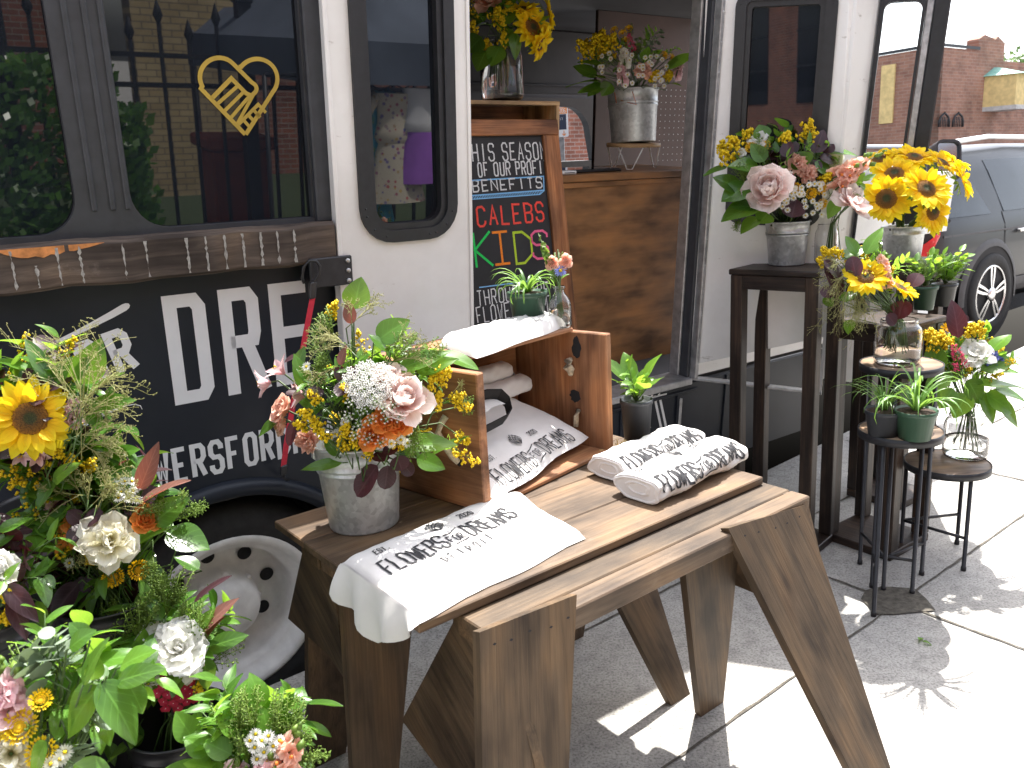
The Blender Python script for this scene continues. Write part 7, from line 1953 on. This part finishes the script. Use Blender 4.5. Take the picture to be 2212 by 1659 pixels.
for a in ((1850, 590, 1880, 600), (1800, 560, 1780, 540), (1830, 560, 1800, 540), (1870, 620, 1890, 590), (1860, 640, 1850, 605), (1790, 580, 1770, 560)): b5.spike(goldenrod, 'goldenrod', *a, n=80, r=.005)
for a in ((1830, 590, 1770, 640), (1840, 600, 1800, 720), (1850, 620, 1840, 720), (1860, 620, 1870, 700), (1830, 570, 1760, 560)): b5.spike(panicum, 'feather_grass', *a, n=15, sag=1.2)
b5.fill(34, ['green', 'green', 'salal', 'gold'], .055, .85); b5.fill(10, ['green'], .05, .6, low=True); b5.done(12)
# jar on the lowest table
ml = jl+UP*.16
b6 = Bouquet('leafy bouquet with crimson celosia and white bloom in the jar on the lowest round table', ml, dep(2085, 805, depth_of(ml)), .20, foot=.14); b6.mouthr = .04
b6.spike(celosia, 'celosia', 2078, 800, 2062, 745, dd=-.02); b6.bloom(openpeony, 'white_peony', 2108, 765, 40, mat='whitepetal', up_=.6); b6.bloom(mum, 'button_mum', 2052, 712, 22); b6.bloom(carnation, 'blue_hydrangea', 2140, 775, 28, mat='blue')
for a in ((2050, 780, 2010, 715), (2040, 770, 2030, 720), (2030, 760, 2000, 720), (2060, 760, 2040, 730), (2110, 740, 2115, 700), (2100, 740, 2095, 705), (2040, 800, 1990, 790)): b6.spike(goldenrod, 'goldenrod', *a, n=90, r=.0055, spread=.45)
for a in ((2070, 730, 2060, 650, 46), (2050, 720, 2100, 690, 22), (2090, 700, 2070, 680, 30)): b6.leaf(*a, mat='smoke')
for a in ((2000, 790, 1960, 820, 40), (2030, 800, 2010, 740, 46), (2140, 760, 2180, 720, 50), (2120, 800, 2190, 770, 50), (2110, 830, 2210, 830, 56), (2090, 850, 2060, 900, 50), (2120, 850, 2150, 910, 60), (2060, 840, 2030, 880, 44), (2150, 840, 2215, 860, 50), (2050, 810, 2000, 840, 46), (2090, 820, 2120, 870, 56), (2130, 850, 2190, 890, 50), (2150, 860, 2205, 920, 44), (2030, 840, 1990, 850, 40), (2140, 800, 2200, 800, 44)): b6.leaf(*a, mat='green' if Q.random() > .4 else 'salal')
b6.fill(60, ['green', 'salal', 'green', 'gold'], .06, 1.0); b6.fill(16, ['green', 'salal'], .06, .85, low=True); b6.done(14)

# ---------------------------------------------------------------- inside the bus
m7 = bk+tw*hb
b7 = Bouquet('airy meadow bouquet of goldenrod, pale pink stock and asters in the bucket inside the bus', m7, dep(1370, 140, depth_of(m7)), .23, foot=.12); b7.mouthr = .05
for a in ((1290, 140, 1285, 75), (1280, 160, 1310, 80), (1290, 150, 1250, 90), (1310, 140, 1325, 75), (1260, 130, 1265, 90), (1300, 120, 1300, 70), (1400, 180, 1420, 160), (1440, 180, 1445, 160)): b7.spike(goldenrod, 'goldenrod', *a, n=90, r=.0066, spread=.4)
for a, mt in (((1345, 180, 1340, 120), 'pink'), ((1350, 140, 1345, 85), 'whitepetal'), ((1460, 165, 1475, 118), 'pink')): b7.spike(snap, 'stock', *a, mat=mt, R=.02, n=12)
b7.bloom(carnation, 'apricot_carnation', 1390, 152, 22, mat='peach'); b7.spike(celosia, 'celosia', 1365, 115, 1358, 75)
for x, y in ((1327, 65), (1345, 72), (1358, 62), (1352, 88), (1434, 120), (1450, 125), (1325, 90)): b7.bloom(mum, 'button_mum', x, y, 10)
for i in range(34): b7.bloom(daisy, 'white_aster', qq(1295, 1440), qq(115, 188), 6, dd=-.03, stem=i % 4 == 0)
for a in ((1300, 175, 1225, 180, 26), (1290, 165, 1240, 140, 30), (1310, 185, 1250, 195, 30), (1300, 180, 1270, 205, 28), (1310, 170, 1260, 160, 40), (1320, 180, 1300, 205, 34), (1450, 180, 1475, 185, 30), (1440, 150, 1500, 110, 34), (1300, 140, 1250, 130, 26), (1390, 130, 1400, 100, 26)): b7.leaf(*a)
b7.fill(36, ['green', 'salal', 'green', 'pepper', 'euc'], .06, .9); b7.done(8)
mjr = jb+UP*.21
b8 = Bouquet('sunflowers with dark leaves in the large jar in the bus doorway', mjr, dep(1090, 60, depth_of(mjr)), .2, foot=.16); b8.mouthr = .04
b8.bloom(sunflower, 'sunflower', 1150, 60, 50, d=-fwd*.8+rt*.55+UP*.1, n=17); b8.bloom(sunflower, 'sunflower', 1168, 95, 42, d=rt*.7-UP*.5-fwd*.3, n=15); b8.bloom(sunflower, 'sunflower', 1130, 20, 42, d=UP*.6-fwd*.3, n=15); b8.bloom(sunflower, 'sunflower', 1185, 30, 38, d=rt*.9+UP*.2, n=14)
b8.bloom(rose, 'coral_rose', 1055, -6, 30, mat='peach')
for a in ((1060, 60, 1075, 20), (1080, 80, 1085, 40), (1030, 100, 1020, 50), (1095, 40, 1100, 10), (1060, 130, 1050, 90), (1080, 110, 1090, 75)): b8.spike(goldenrod, 'goldenrod', *a, n=80, r=.0058)
for a in ((1110, 70, 1115, 125, 30), (1080, 50, 1110, 20, 50), (1050, 110, 1030, 150, 50), (1080, 100, 1060, 140, 46), (1095, 70, 1070, 40, 50), (1040, 80, 1010, 110, 50), (1100, 100, 1095, 60, 40)): b8.leaf(*a)
b8.fill(30, ['salal', 'green', 'salal', 'gold'], .07, .95); b8.done(12)

# ---------------------------------------------------------------- pot plants
def strapplant(label, base, n, L, W, sag, name='spider_plant', mat='blade', px_bias=None, stiff=1.0, up0=.8):
    t = thing(name, label, 'pot plant', base, 'small green pot plants'); mb = MB()
    for i in range(n):
        az = 2*PI*i/n+qq(-.3, .3); o = Vector((math.cos(az), math.sin(az), 0)); l = L*qq(.65, 1.1); e = up0*qq(.75, 1.35); s = UP.cross(o); p = base+o*.006; vs = []; ls = []; tint = Q.random(); sg = sag*qq(.6, 1.2)
        m = 9
        for j in range(m+1):
            q = j/m; a = e-sg*q*q*2.0*stiff-.25*q
            if j: p = p+(o*math.cos(a)+UP*math.sin(a))*(l/m)
            w = W*(1-q)**.55*min(1, .5+q*4)/2; nn = UP*math.cos(a)-o*math.sin(a)
            for x in (-1, 0, 1): vs.append(p+s*w*x+nn*(abs(x)*w*.45)); ls.append((x, q, tint))
        mb.add(vs, [(j*3+k, j*3+k+1, j*3+k+4, j*3+k+3) for j in range(m) for k in (0, 1)], mat, ls, True)
    mb.build('leaves', t); return t
strapplant('spider plant with long drooping leaves in the green pot on the crate', pc+UP*.094, 34, .15, .011, 1.25, up0=1.0)
strapplant('fine grassy plant with curling leaves in the charcoal pot', gd+UP*.08, 40, .20, .006, 1.0, name='grass_plant', up0=1.2)
strapplant('plant with long arching strap leaves in the green pot on the middle table', gg+UP*.088, 30, .24, .012, 1.15, up0=1.15)
def bushy(label, base, r, h, kinds, n, name='foliage_plant'):
    t = thing(name, label, 'pot plant', base, 'small green pot plants'); mb = MB()
    for i in range(n):
        az = qq(0, 6.28); d = Vector((math.cos(az)*qq(.2, 1), math.sin(az)*qq(.2, 1), qq(.6, 1.6))).normalized(); l = h*qq(.6, 1.05); k = Q.choice(kinds)
        if k == 'leaf': leafsprig(mb, base, d, l, 7, r*.55, 'green', .5)
        elif k == 'broad': leafblade(mb, base+d*l*.55, d+Vector((d.x, d.y, 0))*.6, UP+qdir()*.3, l*.75, l*.42, 'green', .4, .15); mb.tube([base, base+d*l*.55], .002, 'stem', 5)
        elif k == 'feather': peppergrass(mb, base, d, l, 3); panicum(mb, base+d*l*.3, d, l*.9, 4, 'lime', .6)
        elif k == 'grass': leafblade(mb, base, d, UP, l*1.3, .012, 'blade', .9, .1, 'ray', 2, 8)
    mb.build('leaves', t)
bushy('feathery pale green plant spilling over the green pot on the pedestal', pa+UP*.09, .09, .15, ['feather', 'leaf', 'grass', 'feather', 'leaf'], 20)
bushy('bushy plant of small glossy leaves in the black pot on the pedestal', pb2+UP*.085, .085, .15, ['leaf', 'leaf', 'leaf'], 14)
bushy('plant with broad pale leaves in the slim black pot behind the crate', kp0+UP*.0, .085, .125, ['broad', 'broad', 'leaf'], 14)
# fallen leaf on the sidewalk
mb = MB(); p = gz(1985, 1382, .008)
leafblade(mb, p, bu, UP, .03, .016, 'green', .8, .3); leafblade(mb, p+bn*.012, bu*.3+bn, UP, .03, .014, 'green', 1.0, .3); mb.tube([p, p-bu*.02+bn*.01], .0012, 'stem', 4)
tagit(mb.build('fallen_leaf'), 'small green sprig fallen on the shaded sidewalk', 'leaf')
